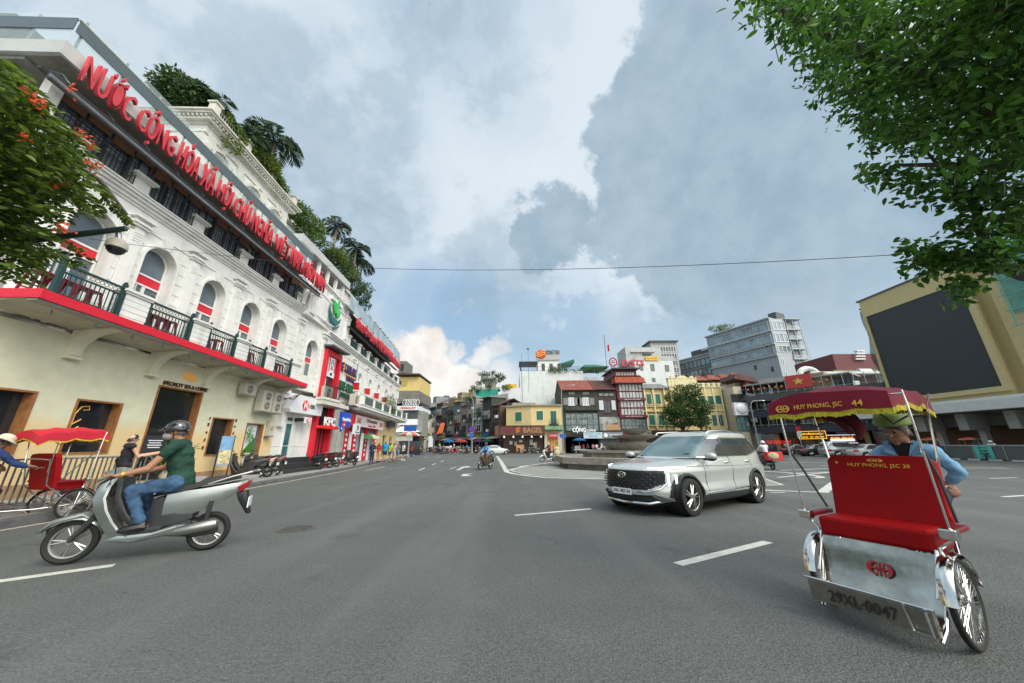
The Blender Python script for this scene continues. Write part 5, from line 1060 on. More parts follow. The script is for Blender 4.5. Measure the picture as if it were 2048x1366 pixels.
mb=MB(); mb.box(-.9,XE,-.5,.2,0,4.0); obj('shop_front',mb,DKWOOD,t)
# row behind: white house, grey block
fr=Frame((at(1274,765,86)[0],86),(at(1352,765,86)[0],86)); t=house('white_house','plain white house with square windows and a yellow banner on its roof terrace',fr,fr.w(1310,722)[1],12,OLDW)
for q in ((1279,728,1286,741),(1301,728,1309,742),(1330,730,1338,743),(1283,756,1289,764),(1304,756,1311,764),(1333,757,1340,765)): a,b,c,d=rc(fr,*q); recwin(t,a,b,c,d,-.05,'window',DGREY,GL,2,1,.09)
z_=fr.w(1310,722)[1]; mb=MB(); mb.box(.2,fr.L+.3,0,.25,z_,z_+1.3); mb.box(-1.8,2.5,1,8,z_,z_+4.2); mb.box(2.5,8.5,3,9,z_+1,z_+4.6); mb.box(-.5,fr.L-4,.5,6,z_+2.6,z_+2.8); obj('roof_structures',mb,mat('roof_grey_white',(.42,.44,.43),.8,var=.25,dirt=.3),t)
a,b,c,d=rc(fr,1291,713,1317,721,.2); sg=thing('banner','yellow banner with red writing on the roof terrace of the plain white house','banner',fr.loc,0); mb=MB(); mb.box(a,b,-.25,-.15,c,d); obj('cloth',mb,mat('yellow_banner',(.65,.42,.02)),sg); text('KHAI TRƯƠNG',mat('sign_redtext',(.55,.02,.05)),sg,a+.4,b-.4,c+.4,d-.4,-.27,.01,.02)
fr=Frame((at(1310,760,104)[0],104),(at(1364,760,104)[0],104)); t=house('grey_office','boxy grey office block with window bands behind the plain white house',fr,fr.w(1340,684)[1],20,GREY)
for k in range(5): z_=fr.w(1340,690+14*k)[1]; a,b=.4,fr.L-.4; recwin(t,a,b,z_-2.2,z_-.4,-.1,'window',SGNW,GLD,9,1,.12)
mb=MB(); z_=fr.w(1340,684)[1]; mb.box(-.5,fr.L+.5,-.6,6,z_,z_+.4); obj('roof_slab',mb,DGREY,t)
# grey hotel: long side wing going away to the left, front face to the right of the corner
CX,CY=at(1537,637,85)[0],85; fl=Frame((55.2,115.5),(CX,CY)); HG=mat('grey_hotel_panel',(.27,.31,.33),.6,var=.08,streak=.2,dc=(.16,.17,.17)); HG2=mat('light_grey_panel',(.36,.40,.42),.6,var=.06)
ZT=at(1537,637,85)[1]
t=thing('grey_hotel','tall blue grey hotel stepping up to the right with many glazed floors','building',fl.loc,fl.rz); L=fl.L
mb=MB(); mb.box(0,L,0,16,0,18); mb.box(L*.45,L,0,16,18,ZT); mb.box(0,L*.45,2.5,16,18,ZT-4.5); obj('wall',mb,HG,t)
def bands(par,a,b,y,zs,n,fm,gm=GL,h=2.3):
    for z in zs: recwin(par,a,b,z,z+h,y,'window',fm,gm,n,1,.14,.25)
HGL=mat('hotel_glass',(.20,.27,.31),.12,var=.6,sc=.35,spec=.8)
bands(t,L*.46,L-.4,-.25,[ZT-3.2,ZT-6.6],9,HG2,HGL,2.5); bands(t,L*.46,L-.4,-.2,[ZT-9.6],9,HG2,HGL,1.9)
bands(t,1,L*.44,2.3,[ZT-8.0,ZT-11.0],9,DGREY,HGL,2.4); bands(t,.3,L*.44,-.2,[14.8,11.6,8.8],10,HG2,GLD,1.8)
mb=MB()
for z in (ZT-3.6,ZT-7.2,ZT-10.2): mb.box(L*.45,L+.1,-.45,0,z,z+.35)
mb.box(-.2,L*.46,-.4,2.5,17.6,18.1); mb.box(L*.44,L+.1,-.5,4,ZT,ZT+.3); mb.box(0,L*.45,2.2,6,ZT-4.5,ZT-4.2)
for k in range(8): mb.box(k*L*.45/8,k*L*.45/8+.12,-.1,2.4,18,20.6)
mb.box(0,L*.45,-.15,2.4,20.5,20.7)
obj('floor_bands',mb,HG2,t)
for i,(px,py) in enumerate(((1516,698),(1534,694),(1490,707),(1511,735),(1495,742),(1550,718),(1528,728),(1545,738))):
    s,z=fl.w(px,py)
    if s<L-.8: recwin(t,s-.5,s+.5,z-.8,z+.8,-.06,'window',HG2,GLD if i%2 else HGL,1,1,.1)
mb=MB(); mb.box(L*.2,L*.75,3,10,ZT-4.2,ZT-2.2); mb.box(L*.4,L*.95,5,9,ZT,ZT+1.6); mb.box(L-2,L,4,8,ZT,ZT+2.6); obj('roof_structures',mb,DGREY,t)
sg=thing('rooftop_sign','small pale lettering on the roof of the grey hotel','sign',fl.loc,fl.rz); text('SERENITY & WINE',SGNW,sg,L*.32,L*.6,ZT-3.0,ZT-2.3,2.8,.04,.02)
f2=Frame((CX,CY),(CX+8.0,CY+.5)); tt=thing('hotel_front','light grey end block of the hotel with stacked balconies at its right','building',f2.loc,f2.rz)
mb=MB(); mb.box(.05,4.2,-.0,8,0,ZT-.02); mb.box(4.2,8,1,9,0,ZT-2.5); obj('wall',mb,HG2,tt)
for z in (ZT-3.2,ZT-6.6): recwin(tt,.5,4.0,z,z+2.5,-.15,'window',SGNW,HGL,3,1,.14,.2)
recwin(tt,.6,4.0,ZT-9.4,ZT-7.6,-.12,'window',SGNW,HGL,3,1,.1,.2)
for z in (ZT-12.5,ZT-15.5): recwin(tt,5,7.4,z,z+1.6,.85,'window',SGNW,HGL,3,1,.12,.2)
for z in (ZT-12.6,ZT-16): recwin(tt,.8,1.4,z,z+1.5,-.08,'window',SGNW,GL,1,1,.1)
mb=MB()
for k in range(4): z=ZT-3.6-k*2.7+.8; mb.box(4.1,8.3,-.3,2,z-.4,z)
mb.box(4,8.6,-.6,3,ZT-.3,ZT-.05)
for x in (4.3,6.2,8.1): mb.box(x,x+.12,-.3,-.15,ZT-10.5,ZT-.2)
obj('balcony_slab',mb,HG2,tt)
for k in range(4): z=ZT-3.6-k*2.7+.8; mb=MB(); railing(mb,4.2,8.2,-.25,z,.9,.8,.03,.05); mb.box(4.2,8.2,-.22,-.2,z+.1,z+.8); obj('balcony_railing',mb,CLG,tt); mb=MB(); mb.box(4.4,7.9,.9,1.0,z+.1,z+1.9); obj('pane',mb,GLD,tt)
bush('roof_hedge','clipped green hedge on the grey hotel roof terrace',(at(1440,655,98)[0],98,at(1440,660,98)[1]),[((-1,0,.5),(2.5,1.2,.9)),((2,0,.9),(2.5,1.2,.9))],900,.4,LF2)
# narrow beige houses with stepped red eaves
fr=F(1463,1512,64); t=thing('beige_house','narrow beige house with stepped red tile eaves and pale rounded bay','building',fr.loc,fr.rz); s2=lambda px,py:fr.w(px,py); BG=mat('beige_plaster',(.55,.50,.38),.85,var=.1,streak=.35,dc=(.25,.23,.18))
a0=s2(1462,800)[0]; a1=s2(1478,800)[0]; a2_=s2(1508,860)[0]
mb=MB(); mb.box(a0,a1,-1.2,8,0,s2(1470,775)[1]); mb.box(a1,a2_,.2,8,0,s2(1490,765)[1]); obj('wall',mb,BG,t)
for (p,q,yy) in ((1455,758,-2),(1478,772,-1.8),(1485,808,-.8),(1490,850,-.8)):
    a,z=s2(p,q); mb=MB(); mb.hexa([(a,yy,z-.3),(a+4.6,yy,z-1.1),(a+4.6,3,z-1.1),(a,3,z-.3)],[(a+.6,yy+.4,z+.7),(a+3.6,yy+.4,z+.2),(a+3.6,3,z+.2),(a+.6,3,z+.7)]); obj('eave',mb,TERD if q!=772 else TER,t)
q=rc(fr,1462,788,1476,806,1.3); mb=MB(); mb.box(q[0],q[1]+1.2,-1.8,-1.2,q[2]-2.2,q[2]); mb.ball(((q[0]+q[1]+1.2)/2,-1.5,q[2]-1.1),((q[1]-q[0]+1.2)/2,.7,1.1),14,8); obj('bay',mb,SGNW,t)
recwin(t,q[0],q[1]+1.0,q[2]+.1,q[3],-1.35,'window',DGREY,GLD,4,1,.1); recwin(t,q[0]+.2,q[1]+1.2,q[2]-5.0,q[2]-2.4,-1.35,'window',DGREY,glass('aqua_glass',(.10,.22,.22)),3,2,.1)
for (p,q_) in ((1497,800),(1499,830),(1501,845)): a,z=s2(p,q_); recwin(t,a-.3,a+.3,z-.9,z+.9,.12,'window',YPL,GLD,1,1,.08)
mb=MB(); x=s2(1455,760)[0]; mb.box(x,x+2.6,-.4,3,s2(1460,790)[1],s2(1460,782)[1]); obj('tarpaulin',mb,mat('blue_tarp',(.02,.03,.22),.6,var=.3,sc=2),t)
fr=Frame((at(1395,770,78)[0],78),(at(1490,770,78)[0],78)); t=house('old_tile_house','brown patched house with sagging red tile roofs behind the colonial house',fr,fr.w(1440,762)[1],8,mat('patched_brown_wall',(.14,.11,.09),.9,var=.4,dirt=.4)); mb=MB(); z_=fr.w(1440,762)[1]
for k in range(4): mb.hexa([(k*2.9-.6,-1,z_+.2*k),(k*2.9+3.2,-1,z_+.1*k),(k*2.9+3.2,6,z_),(k*2.9-.6,6,z_)],[(k*2.9+.6,1.6,z_+1.6+.2*k),(k*2.9+1.6,1.6,z_+1.6+.2*k),(k*2.9+1.6,4,z_+1.6),(k*2.9+.6,4,z_+1.6)])
obj('roof',mb,TER,t)
# dark balcony restaurant
fr=Frame((43.2,62.0),(54.5,45.2)); t=thing('balcony_restaurant','dark four storey restaurant with curved balconies, lanterns and neon signs','building',fr.loc,fr.rz); L=fr.L; NV=mat('dark_navy_panel',(.025,.028,.045),.5,var=.3); DW=mat('dark_restaurant_wall',(.045,.04,.038),.8,var=.4,sc=1.5)
mb=MB(); mb.box(0,L,1.6,9,0,10.0); obj('wall',mb,DW,t)
for k,z in enumerate((3.5,6.2,8.9)):
    mb=MB(); mb.box(-.3,L+.2,-.6,1.6,z,z+.25); mb.box(-.35,L+.25,-.7,-.5,z-.3,z+.8); obj('balcony_band',mb,NV if k<2 else DGREY,t)
    mb=MB(); mb.box(-.3,L+.2,-.62,-.56,z+1.05,z+1.1); [mb.box(k2*1.2,k2*1.2+.08,-.6,-.5,z+.8,z+2.7) for k2 in range(int(L/1.2)+1)]; obj('railing',mb,STEEL,t)
    for i in range(7): x=.6+i*2.8; recwin(t,x,x+2.1,z+.9,z+2.3,1.5,'window',DGREY,[GLD,mat('lit_brown_window',(.16,.10,.07),.5,var=.6,sc=1.5)][i%2],3,1,.08)
mb=MB(); mb.box(-.3,L*.7,-.6,6,11.6,11.8); mb.box(0,L*.3,2,7,11.8,12.8); mb.box(L*.3,L*.5,3,7,11.8,12.6); obj('roof_slab',mb,GREY,t)
LAN=mat('lantern_orange',(.45,.16,.06),.6,emit=.1,var=.3); 
for k in range(14):
    x=.3+k*.85; lt=thing('paper_lantern','orange paper lantern under the top floor eave of the dark restaurant, %s along the row'%(nth+['sixteenth'])[k],'lantern',tuple(fr.A+fr.u*x+fr.n*.4+Vector((0,0,10.9+.12*math.sin(k*2)))),0,'orange lanterns under the restaurant eave'); mb=MB(); mb.ball((0,0,0),(.2,.2,.24),10,6); obj('paper_shade',mb,LAN,lt)
q=(fr.w(1570,762,.8)[0],fr.w(1624,762,.8)[0]); z0,z1=fr.w(1596,776,.8)[1],fr.w(1596,749,.8)[1]
mb=MB(); mb.box(q[0],q[1]+1.5,-.2,5,z0-.4,z1); obj('roof_box',mb,mat('tan_corrugated_box',(.30,.22,.15),.7,var=.3),t)
fb=thing('flag_board','large red board with a gold star on the restaurant roof','flag',fr.loc,fr.rz); mb=MB(); mb.box(q[0],q[1],-.8,-.6,z0,z1); obj('board',mb,mat('faded_flag_red',(.50,.06,.05),.6,var=.05),fb)
cx,cz=(q[0]+q[1])/2,(z0+z1)/2; P=[]
for k in range(10): r_=(z1-z0)*(.3 if k%2==0 else .12); P.append((cx+r_*1.25*math.sin(k*PI/5),cz+r_*math.cos(k*PI/5)))
mb=MB(); mb.prism(P,-.86,-.8); obj('star',mb,mat('star_gold',(.70,.52,.12),.5),fb)
sg=thing('neon_sign','red glowing neon lettering across the front of the dark restaurant','sign',fr.loc,fr.rz); a=fr.w(1522,884,.8)[0]; b=fr.w(1583,884,.8)[0]; c=fr.w(1552,889,.8)[1]; d=fr.w(1552,880,.8)[1]; text('LEGAL CRAFT BEER RESTAURANT',mat('neon_red',(.85,.02,.02),.5,emit=.8,var=0),sg,a,b,c+.1,d-.1,-.85,.02,.0)
sg=thing('lit_sign','yellow lit signboard with dark lettering right of the red neon','sign',fr.loc,fr.rz); a=fr.w(1597,870,.9)[0]; b=fr.w(1653,870,.9)[0]; c=fr.w(1625,878,.9)[1]; d=fr.w(1625,862,.9)[1]; YEM=mat('lit_yellow',(1.0,.50,.03),.5,emit=1.0,var=0)
mb=MB(); mb.box(a,b,-.95,-.8,c,d); obj('board',mb,mat('dark_sign_brown',(.10,.02,.01)),sg); mb=MB(); mb.box(a,b,-1.0,-.95,d-.08,d); mb.box(a,b,-1.0,-.95,c,c+.08); mb.box(a,a+.08,-1.0,-.95,c,d); mb.box(b-.08,b,-1,-.95,c,d); obj('frame',mb,YEM,sg); text('HOÀN KIẾM RESTAURANT',YEM,sg,a+.3,b-.3,(c+d)/2+.05,d-.2,-.97,.02,.03); text('PHỞ BÒ   LẨU   BÚN CHẢ',YEM,sg,a+.3,b-.3,c+.2,(c+d)/2-.1,-.97,.02,.03)
sg=thing('lit_sign','white and yellow lit BA PHAI - BÚN CHẢ signboard above the parked silver car','sign',fr.loc,fr.rz); a=fr.w(1657,877,.9)[0]; b=fr.w(1713,877,.9)[0]; c=fr.w(1685,886,.9)[1]; d=fr.w(1685,870,.9)[1]; WEM=mat('lit_white',(.8,.82,1.0),.5,emit=1.0,var=0)
mb=MB(); mb.box(a,b,-.95,-.8,c,d); obj('board',mb,mat('dark_sign_red',(.18,.01,.01)),sg); text('BÀ PHÁI - BÚN CHẢ',YEM,sg,a+.3,b-.3,(c+d)/2,d-.2,-.97,.02,.03); mb=MB(); mb.box(a+.2,b-.2,-1.0,-.95,c+.25,c+.6); [mb.ball((a+k*(b-a)/20,-1,zz2),.06,6,4) for k in range(21) for zz2 in (c,d)]; obj('lamps',mb,WEM,sg)
fw2=thing('restaurant_doorway','open restaurant frontage with tan pillars under the neon sign','shopfront',fr.loc,fr.rz); mb=MB()
for x in (2.5,8.2,13.5,18): mb.box(x,x+.6,.4,1.0,0,3.2)
obj('pillar',mb,mat('tan_pillar',(.42,.26,.10),.7,var=.2),fw2); mb=MB(); mb.box(0,L,1.5,1.6,0,3.3); obj('pane',mb,GLD,fw2)
# red canopy behind the cyclo roof, small awning
# right background: brown box, sheds
fr=Frame((at(1672,735,62)[0],62),(at(1738,735,62)[0]+3,62)); zA=fr.w(1690,742)[1]; t=house('brown_shed','maroon corrugated rooftop shed with a white awning on its side',fr,fr.w(1680,708)[1],9,mat('maroon_corrugated',(.14,.04,.045),.7,var=.25),z0=zA); mb=MB(); mb.box(-1.5,fr.L+2,-1,9,zA-.9,zA); obj('green_edge',mb,mat('olive_roof_edge',(.16,.20,.09),.7,var=.2),t); q=rc(fr,1708,708,1724,720); mb=MB(); [mb.box(q[0]-.1+k*.1,q[1]+.2,-.4-.1*k,0,q[2]+k*.5,q[2]+k*.5+.25) for k in range(4)]; obj('awning',mb,WHITE,t)
fr=Frame((at(1628,800,58)[0],58),(at(1745,800,58)[0]+4,58)); t=house('low_sheds','jumble of low dark green and grey roofs between the restaurant and the yellow building',fr,fr.w(1690,748)[1],8,mat('green_grey_shed',(.06,.075,.065),.8,var=.5,sc=1.2,dirt=.4)); z_=fr.w(1690,748)[1]
mb=MB(); mb.box(-1,fr.L+2,-2,-1.7,z_-.3,z_+.05); mb.box(5.5,11,-1.2,-.6,z_-4.2,z_-1.4); obj('white_trim',mb,OLDW,t); mb=MB(); mb.box(7.5,10,-1.3,-1.2,z_-3.4,z_-1.8); mb.hexa([(5,-2.2,z_-5.2),(13,-2.2,z_-5),(13,0,z_-4),(5,0,z_-4.2)],[(5,-2.2,z_-5),(13,-2.2,z_-4.8),(13,0,z_-3.8),(5,0,z_-4)]); obj('brick_patch',mb,mat('brick_red',(.24,.07,.05),.9,var=.3),t)
mb=MB(); mb.tube([(2+1.6*math.cos(PI*k/8),2,z_+.2+1.2*math.sin(PI*k/8)) for k in range(9)],.5,8); mb.cyl((8,-1,z_+.2),(10,-1,z_+.2),.5,None,12); obj('roof_tank',mb,OLDW,t)
flag(1627,60,11.0,14.0,'small red flag flying right of the grey hotel',1.0,.7,False)
# french shopfront seen under the cyclo canopy
fr=Frame((42.5,40.0),(43.5,36.8)); 
# ---------------------------------------------------------------- right: yellow hall with the big screen
CXR=44.0; fr=Frame((CXR,60),(CXR,12)); OCH=mat('ochre_wall',(.58,.47,.24),.85,var=.05,bump=.1,bsc=8,streak=.08,dc=(.38,.30,.14))
t=thing('screen_hall','large ochre yellow hall carrying a giant dark screen above a white canopy band','building',fr.loc,fr.rz)
g=lambda px,py,d=0:fr.w(px,py,d)
sL=g(1735,720)[0]; sR=g(1918,560)[0]; zTL=g(1717,605)[1]; zBt=g(1870,815)[1]
sA=g(1717,605)[0]; sB=g(1907,540)[0]
print('hall',sL,sR,zTL,zBt,sA,sB)
ZU=zTL; ZB=5.5
mb=MB(); mb.box(sA,sB+.3,0,14,ZB,ZU); mb.box(sA-.5,sA,.5,12,ZB,ZU-.8); mb.box(sB+.3,sB+1.4,.9,14,ZB,ZU+.0); mb.box(sB+1.4,48,.4,14,ZB,ZU); obj('wall',mb,OCH,t)
mb=MB(); mb.box(sA-.2,sB+.4,-.12,14,ZU,ZU+.18); mb.box(sA-.6,sA,.4,12,ZU-.8,ZU-.65); obj('roof_edge',mb,DGREY,t)
a,zt1=g(1736,636); b,zt2=g(1917,565); _,zb1=g(2015,769); zt_=(zt1+zt2)/2; zb_=(zb1+g(1847,793)[1])/2; b2=(b+g(2015,769)[0])/2
mb=MB(); mb.box(a,b2,-.14,0,zb_,zt_); obj('screen',mb,mat('led_screen',(.028,.033,.036),.55,var=.06,sc=.4),t)
mb=MB(); mb.box(b2,b2+.5,-.32,0,zb_-.45,zt_); mb.box(a,b2,-.32,0,zb_-.45,zb_); mb.box(a-.1,a,-.3,0,zb_-.3,zt_); mb.box(a,b2+.5,-.2,0,zt_,zt_+.1); obj('screen_frame',mb,OCH,t)
mb=MB(); mb.box(sA-6,48,-.5,14,ZB-.25,ZB); mb.box(sA-6,48,-.9,14,ZB-1.15,ZB-.27); obj('canopy_band',mb,mat('white_stone_band',(.62,.62,.58),.75,var=.08,streak=.2,dc=(.4,.4,.38)),t)
mb=MB(); mb.box(sA-6,48,5.0,14,0,ZB-1.2); obj('base_wall',mb,mat('brown_stone_wall',(.15,.085,.045),.8,var=.25,sc=.7),t)
mb=MB(); mb.box(sA-6,48,-.8,5.0,ZB-1.2,ZB-1.16); mb.box(sA-6,48,3.8,5.0,ZB-2.4,ZB-1.2); obj('soffit',mb,mat('canopy_soffit',(.22,.21,.19),.8,var=.1),t)
for k in range(7):
    x=sA+.5+k*3.6; mb=MB(); mb.hexa([(x,3.2,0),(x+.5,3.2,0),(x+.5,3.7,0),(x,3.7,0)],[(x,3.2,2.7),(x+.5,3.2,2.7),(x+.5,3.7,2.7),(x,3.7,2.7)]); mb.box(x-.15,x+.65,1.6,3.7,2.7,ZB-1.2); obj('column',mb,mat('pale_stone_column',(.50,.50,.45),.7,var=.1),t)
NET=mat('teal_netting',(.03,.30,.27),.8,var=.35,sc=1.5,trans=.25,bump=.5,bsc=6)
nt_=thing('scaffold_netting','teal construction netting hanging down the left edge of the yellow hall','netting',fr.loc,fr.rz); mb=MB(); n=14
mb.rings([[(sA-.5-.25*math.sin(i*1.1)-.3*i/n,.3+.2*math.sin(i*.9),ZU-1-(ZU-6)*i/n),(sA-1.0-.5*i/n-.2*math.sin(i*1.7),1.6+.3*math.sin(i*1.3),ZU-1-(ZU-6)*i/n),(sA-.5,2.5,ZU-1-(ZU-6)*i/n)] for i in range(n+1)],False,False); obj('net',mb,NET,nt_)
sc_=thing('scaffold_netting','teal netting over steel scaffolding at the far right of the yellow hall','netting',fr.loc,fr.rz); s0=g(1985,560)[0]+.9; mb=MB(); mb.rings([[(s0+i*.5,-.9+.15*math.sin(i*1.3),z) for i in range(16)] for z in [12+k*.6 for k in range(11)]],False,False); obj('net',mb,NET,sc_); mb=MB()
for k in range(5): mb.cyl((s0+k*1.6,-1.1,11),(s0+k*1.6,-1.1,18.6),.05,None,6)
for k in range(6): mb.cyl((s0-.3,-1.1,11+k*1.4),(s0+8,-1.1,11+k*1.4),.04,None,6)
obj('poles',mb,mat('teal_pole',(.12,.40,.36),.6),sc_)
mb=MB(); mb.cyl((sA+.1,0,ZU),(sA+.1,0,ZU+2.0),.02,.01,5); obj('lightning_rod',mb,STEEL,t)
# ---------------------------------------------------------------- trading street running away left of centre
def slatwin(t,a,b,c,d,y=0,m=None): return recwin(t,a,b,c,d,y-.06,'window',m or DBR,GLD,2,1,.07)
# houses at the end of the left pavement
fr=F(797,841,58,898); t=thing('stacked_house','tall thin house with a yellow board storey above weathered timber and a white shop band','building',fr.loc,fr.rz)
h=lambda px,py:fr.w(px,py)
zz1=h(815,790)[1]; mb=MB(); mb.box(0,fr.L,0,4,3.0,h(815,822)[1]); mb.box(0,.3,0,4,0,3); obj('wall',mb,mat('worn_pale_wall',(.24,.24,.22),.85,var=.2,streak=.5,dirt=.3),t)
def lvl(p0,p1,px0,px1,mt,nm,y0=-.2,y1=8): a,b=h(px0,(p0+p1)/2)[0],h(px1,(p0+p1)/2)[0]; mb=MB(); mb.box(a,b,y0,y1,h(815,p1)[1],h(815,p0)[1]); return obj(nm,mb,mt,t)
lvl(754,782,797,839,mat('yellow_board',(.62,.48,.17),.7,var=.1),'yellow_storey'); lvl(783,803,799,840,mat('weathered_slats',(.17,.16,.14),.85,var=.35,dirt=.4),'slat_storey',-.5); lvl(749,752,796,842,DBR,'roof_edge',-1,8); lvl(813,821,797,839,SGNW,'white_band',-.9); lvl(823,835,803,836,DGREY,'dark_storey',-.3); lvl(839,850,800,836,SGNW,'white_railing',-.7); lvl(722,746,798,812,mat('rooftop_hut',(.15,.15,.14),.8,var=.3),'rooftop_hut',0,4)
a,b,c,d=rc(fr,801,728,808,742); slatwin(t,a,b,c,d,0); a,b,c,d=rc(fr,805,762,815,772); mb=MB(); mb.box(a,b,-.28,-.2,c,d); obj('square_mark',mb,mat('yellow_dark',(.45,.32,.08)),t)
sg=thing('shop_sign','white band with red HERBALIST lettering on the tall thin house','sign',fr.loc,0); a,b,c,d=rc(fr,803,815,835,819); text('HERBALIST',mat('sign_redtext',(.55,.02,.05)),sg,a,b,c,d,-.92,.02,.02)
mb=MB(); [mb.tube([(h(812+i*5,806)[0]+.35*math.cos(q),-.75,h(815,806)[1]+.5*math.sin(q)) for q in [2*PI*k/8 for k in range(8)]],.05,4,closed=True) for i in range(6)]; obj('fretwork',mb,SGNW,t)
mb=MB(); a,b=h(793,870)[0],h(842,870)[0]; z0,z1_=h(815,865)[1],h(815,851)[1]; mb.hexa([(a,-3,z0),(b+.6,-3,z0),(b,0,z0),(a,0,z0)],[(a+.3,-2.6,z0+.15),(b-.4,-2.6,z0+.15),(b-2,0,z1_),(a+1,0,z1_)]); obj('awning',mb,SGNW,t)
lvl(868,882,797,833,mat('beige_canvas',(.50,.48,.40),.8,var=.1),'canvas_blind',-2.4,-2.2); mb=MB(); mb.box(0,fr.L,-.1,0,0,2.9); obj('shop_front',mb,GLD,t)
# row of narrow houses receding on the left and right sides of the street
ERA=[('grey plaster',(.20,.20,.185)),('brown timber',(.09,.06,.04)),('dirty white',(.32,.32,.30)),('dull ochre',(.25,.20,.11)),('dark green',(.035,.055,.04)),('pink washed',(.26,.18,.165)),('slate grey',(.10,.115,.115)),('pale blue grey',(.21,.235,.24))]
def shophouse(i,fr,H_,col,lbl,side,levels=3):
    t=thing('shophouse',lbl,'building',fr.loc,fr.rz,'old shophouses along the street'); L=fr.L; m=mat('shophouse_%d'%(i%8),col,.85,var=.2,streak=.5,dirt=.35,dc=tuple(c*.4 for c in col))
    mb=MB(); mb.box(0,L,0,8,0,H_); obj('wall',mb,m,t); z=2.9
    mb=MB(); mb.hexa([(-.1,-1.9,2.7),(L+.1,-1.9,2.7),(L+.1,0,2.9),(-.1,0,2.9)],[(-.1,-1.9,2.78),(L+.1,-1.9,2.78),(L+.1,0,3.5),(-.1,0,3.5)]); obj('awning',mb,[mat('tin_awning',(.20,.21,.20),.6,.3,var=.3,dirt=.4),mat('green_awning',(.02,.12,.08)),mat('faded_canvas',(.32,.30,.25),.8,var=.2),TERD][i%4],t)
    mb=MB(); mb.box(.2,L-.2,-.04,.0,.1,2.6); obj('shop_front',mb,GLD,t)
    sgc=[(.45,.02,.03),(.02,.10,.35),(.55,.40,.05),(.5,.5,.48),(.02,.2,.1)][i%5]; mb=MB(); mb.box(.3,L-.3,-.3,-.15,3.45,4.0); obj('sign_panel',mb,mat('sign_col_%d'%(i%5),sgc,.5,var=.3,sc=5),t)
    k=0; z=4.1
    while z+2.4<H_:
        n=2 if L>3.6 else 1
        for j in range(n):
            a=.5+j*(L-.8)/n; b=a+(L-.8)/n-.5; recwin(t,a,b,z+.3,z+1.9,-.06,'window',[DBR,DKWOOD,WHITE,SHG][(i+k)%4],GLD,2,1,.09)
        if (i+k)%2==0:
            mb=MB(); mb.box(.1,L-.1,-.95,0,z-.1,z+.02); railing(mb,.1,L-.1,-.9,z,.9,.16,.02,.05); obj('balcony',mb,[BLK,GREENP,mat('rust_iron',(.12,.05,.03),.8)][i%3],t)
        else:
            mb=MB(); mb.box(L*.6,L*.6+.8,-.45,-.05,z+.1,z+.65); obj('aircon',mb,SGNW,t)
        z+=2.7; k+=1
    r=i%4; mb=MB()
    if r==0: gable(mb,-.1,L+.1,0,7,H_,1.5,.4); obj('roof',mb,TERD,t)
    elif r==1: mb.hexa([(-.2,-.9,H_),(L+.2,-.9,H_),(L+.2,5,H_),(-.2,5,H_)],[(-.2,-.9,H_+.12),(L+.2,-.9,H_+.12),(L+.2,5,H_+1.3),(-.2,5,H_+1.3)]); obj('roof',mb,mat('tin_awning',(.20,.21,.20)),t)
    elif r==2: railing(mb,0,L,.1,H_,.9,.2,.02,.06); mb.box(L*.3,L*.9,2,6,H_,H_+2.2); obj('roof_hut',mb,m,t)
    else: mb.box(-.1,L+.1,-.3,7,H_,H_+.3); mb.cyl((L*.5,2,H_+.3),(L*.5,2,H_+1.6),.6,None,12); obj('roof_tank',mb,STEEL,t)
    return t
# right side of the street: starts beside the yellow corner house and runs back to the left
p0=Vector((-2.6,71)); di=Vector((-.56,.83)).normalized(); q=0
HR=[9.5,11.5,9.6,12.2,10.8,12,13,11.5,13,12.2,14,13]; LR=[3.4,3.8,3.2,4.2,3.6,4.0,4.4,3.8,4.6,5,5,6]
tot=sum(LR)
cur=p0.copy(); 
for i in range(12):
    nx=cur+di*LR[i]; fr=Frame((nx.x,nx.y),(cur.x,cur.y)); n_,c_=ERA[(i*3+1)%8]
    shophouse(i,fr,HR[i],c_,'narrow %s shophouse on the right of the far street, %s from the corner'%(n_,nth[i]),1); cur=nx
p0=Vector((-21.3,79)); di2=Vector((-.42,.90)).normalized(); cur=p0.copy()
for i in range(7):
    nx=cur+di2*(4+i*.5); fr=Frame((cur.x,cur.y),(nx.x,nx.y)); n_,c_=ERA[(i*5+2)%8]
    shophouse(i+3,fr,8.0+(i*37%5)*.9,c_,'narrow %s shophouse on the left of the far street, %s along'%(n_,nth[i]),-1); cur=nx
# bigger blocks showing above the row
fr=Frame((at(866,800,112)[0],112),(at(908,800,112)[0],112)); t=house('pale_yellow_block','plain pale yellow block with tanks on its roof above the far street',fr,fr.w(885,806)[1],14,mat('pale_yellow_wall',(.62,.56,.38),.85,var=.08,streak=.3,dc=(.35,.32,.22))); z_=fr.w(885,806)[1]; mb=MB(); mb.box(3,6.2,1,5,z_,z_+1.8); mb.cyl((4,2,z_+1.8),(4,2,z_+2.6),1.0,None,10); obj('roof_tank',mb,DGREY,t)
mb=MB(); z_=fr.w(885,831)[1]; mb.hexa([(-5.5,-3,z_-1.5),(fr.L,-3,z_+.4),(fr.L,0,z_+.4),(-5.5,0,z_-1.5)],[(-5.5,-3,z_-1),(fr.L,-3,z_+.9),(fr.L,0,z_+1.6),(-5.5,0,z_-.4)]); obj('green_roof',mb,mat('green_awning',(.02,.12,.08)),t)
fr=Frame((at(850,850,100)[0],100),(at(884,850,100)[0],100)); t=house('gable_house','cream house with a pointed gable and two tiny windows at the street end',fr,fr.w(866,846)[1],10,mat('cream_gable',(.60,.56,.44),.85,var=.08,streak=.3,dc=(.3,.28,.2))); z_=fr.w(866,846)[1]; mb=MB(); mb.rings([[(0,y,z_),(fr.L,y,z_),(fr.L*.72,y,z_+2.6)] for y in (0,9)]); obj('gable',mb,mat('cream_gable',(.60,.56,.44)),t)
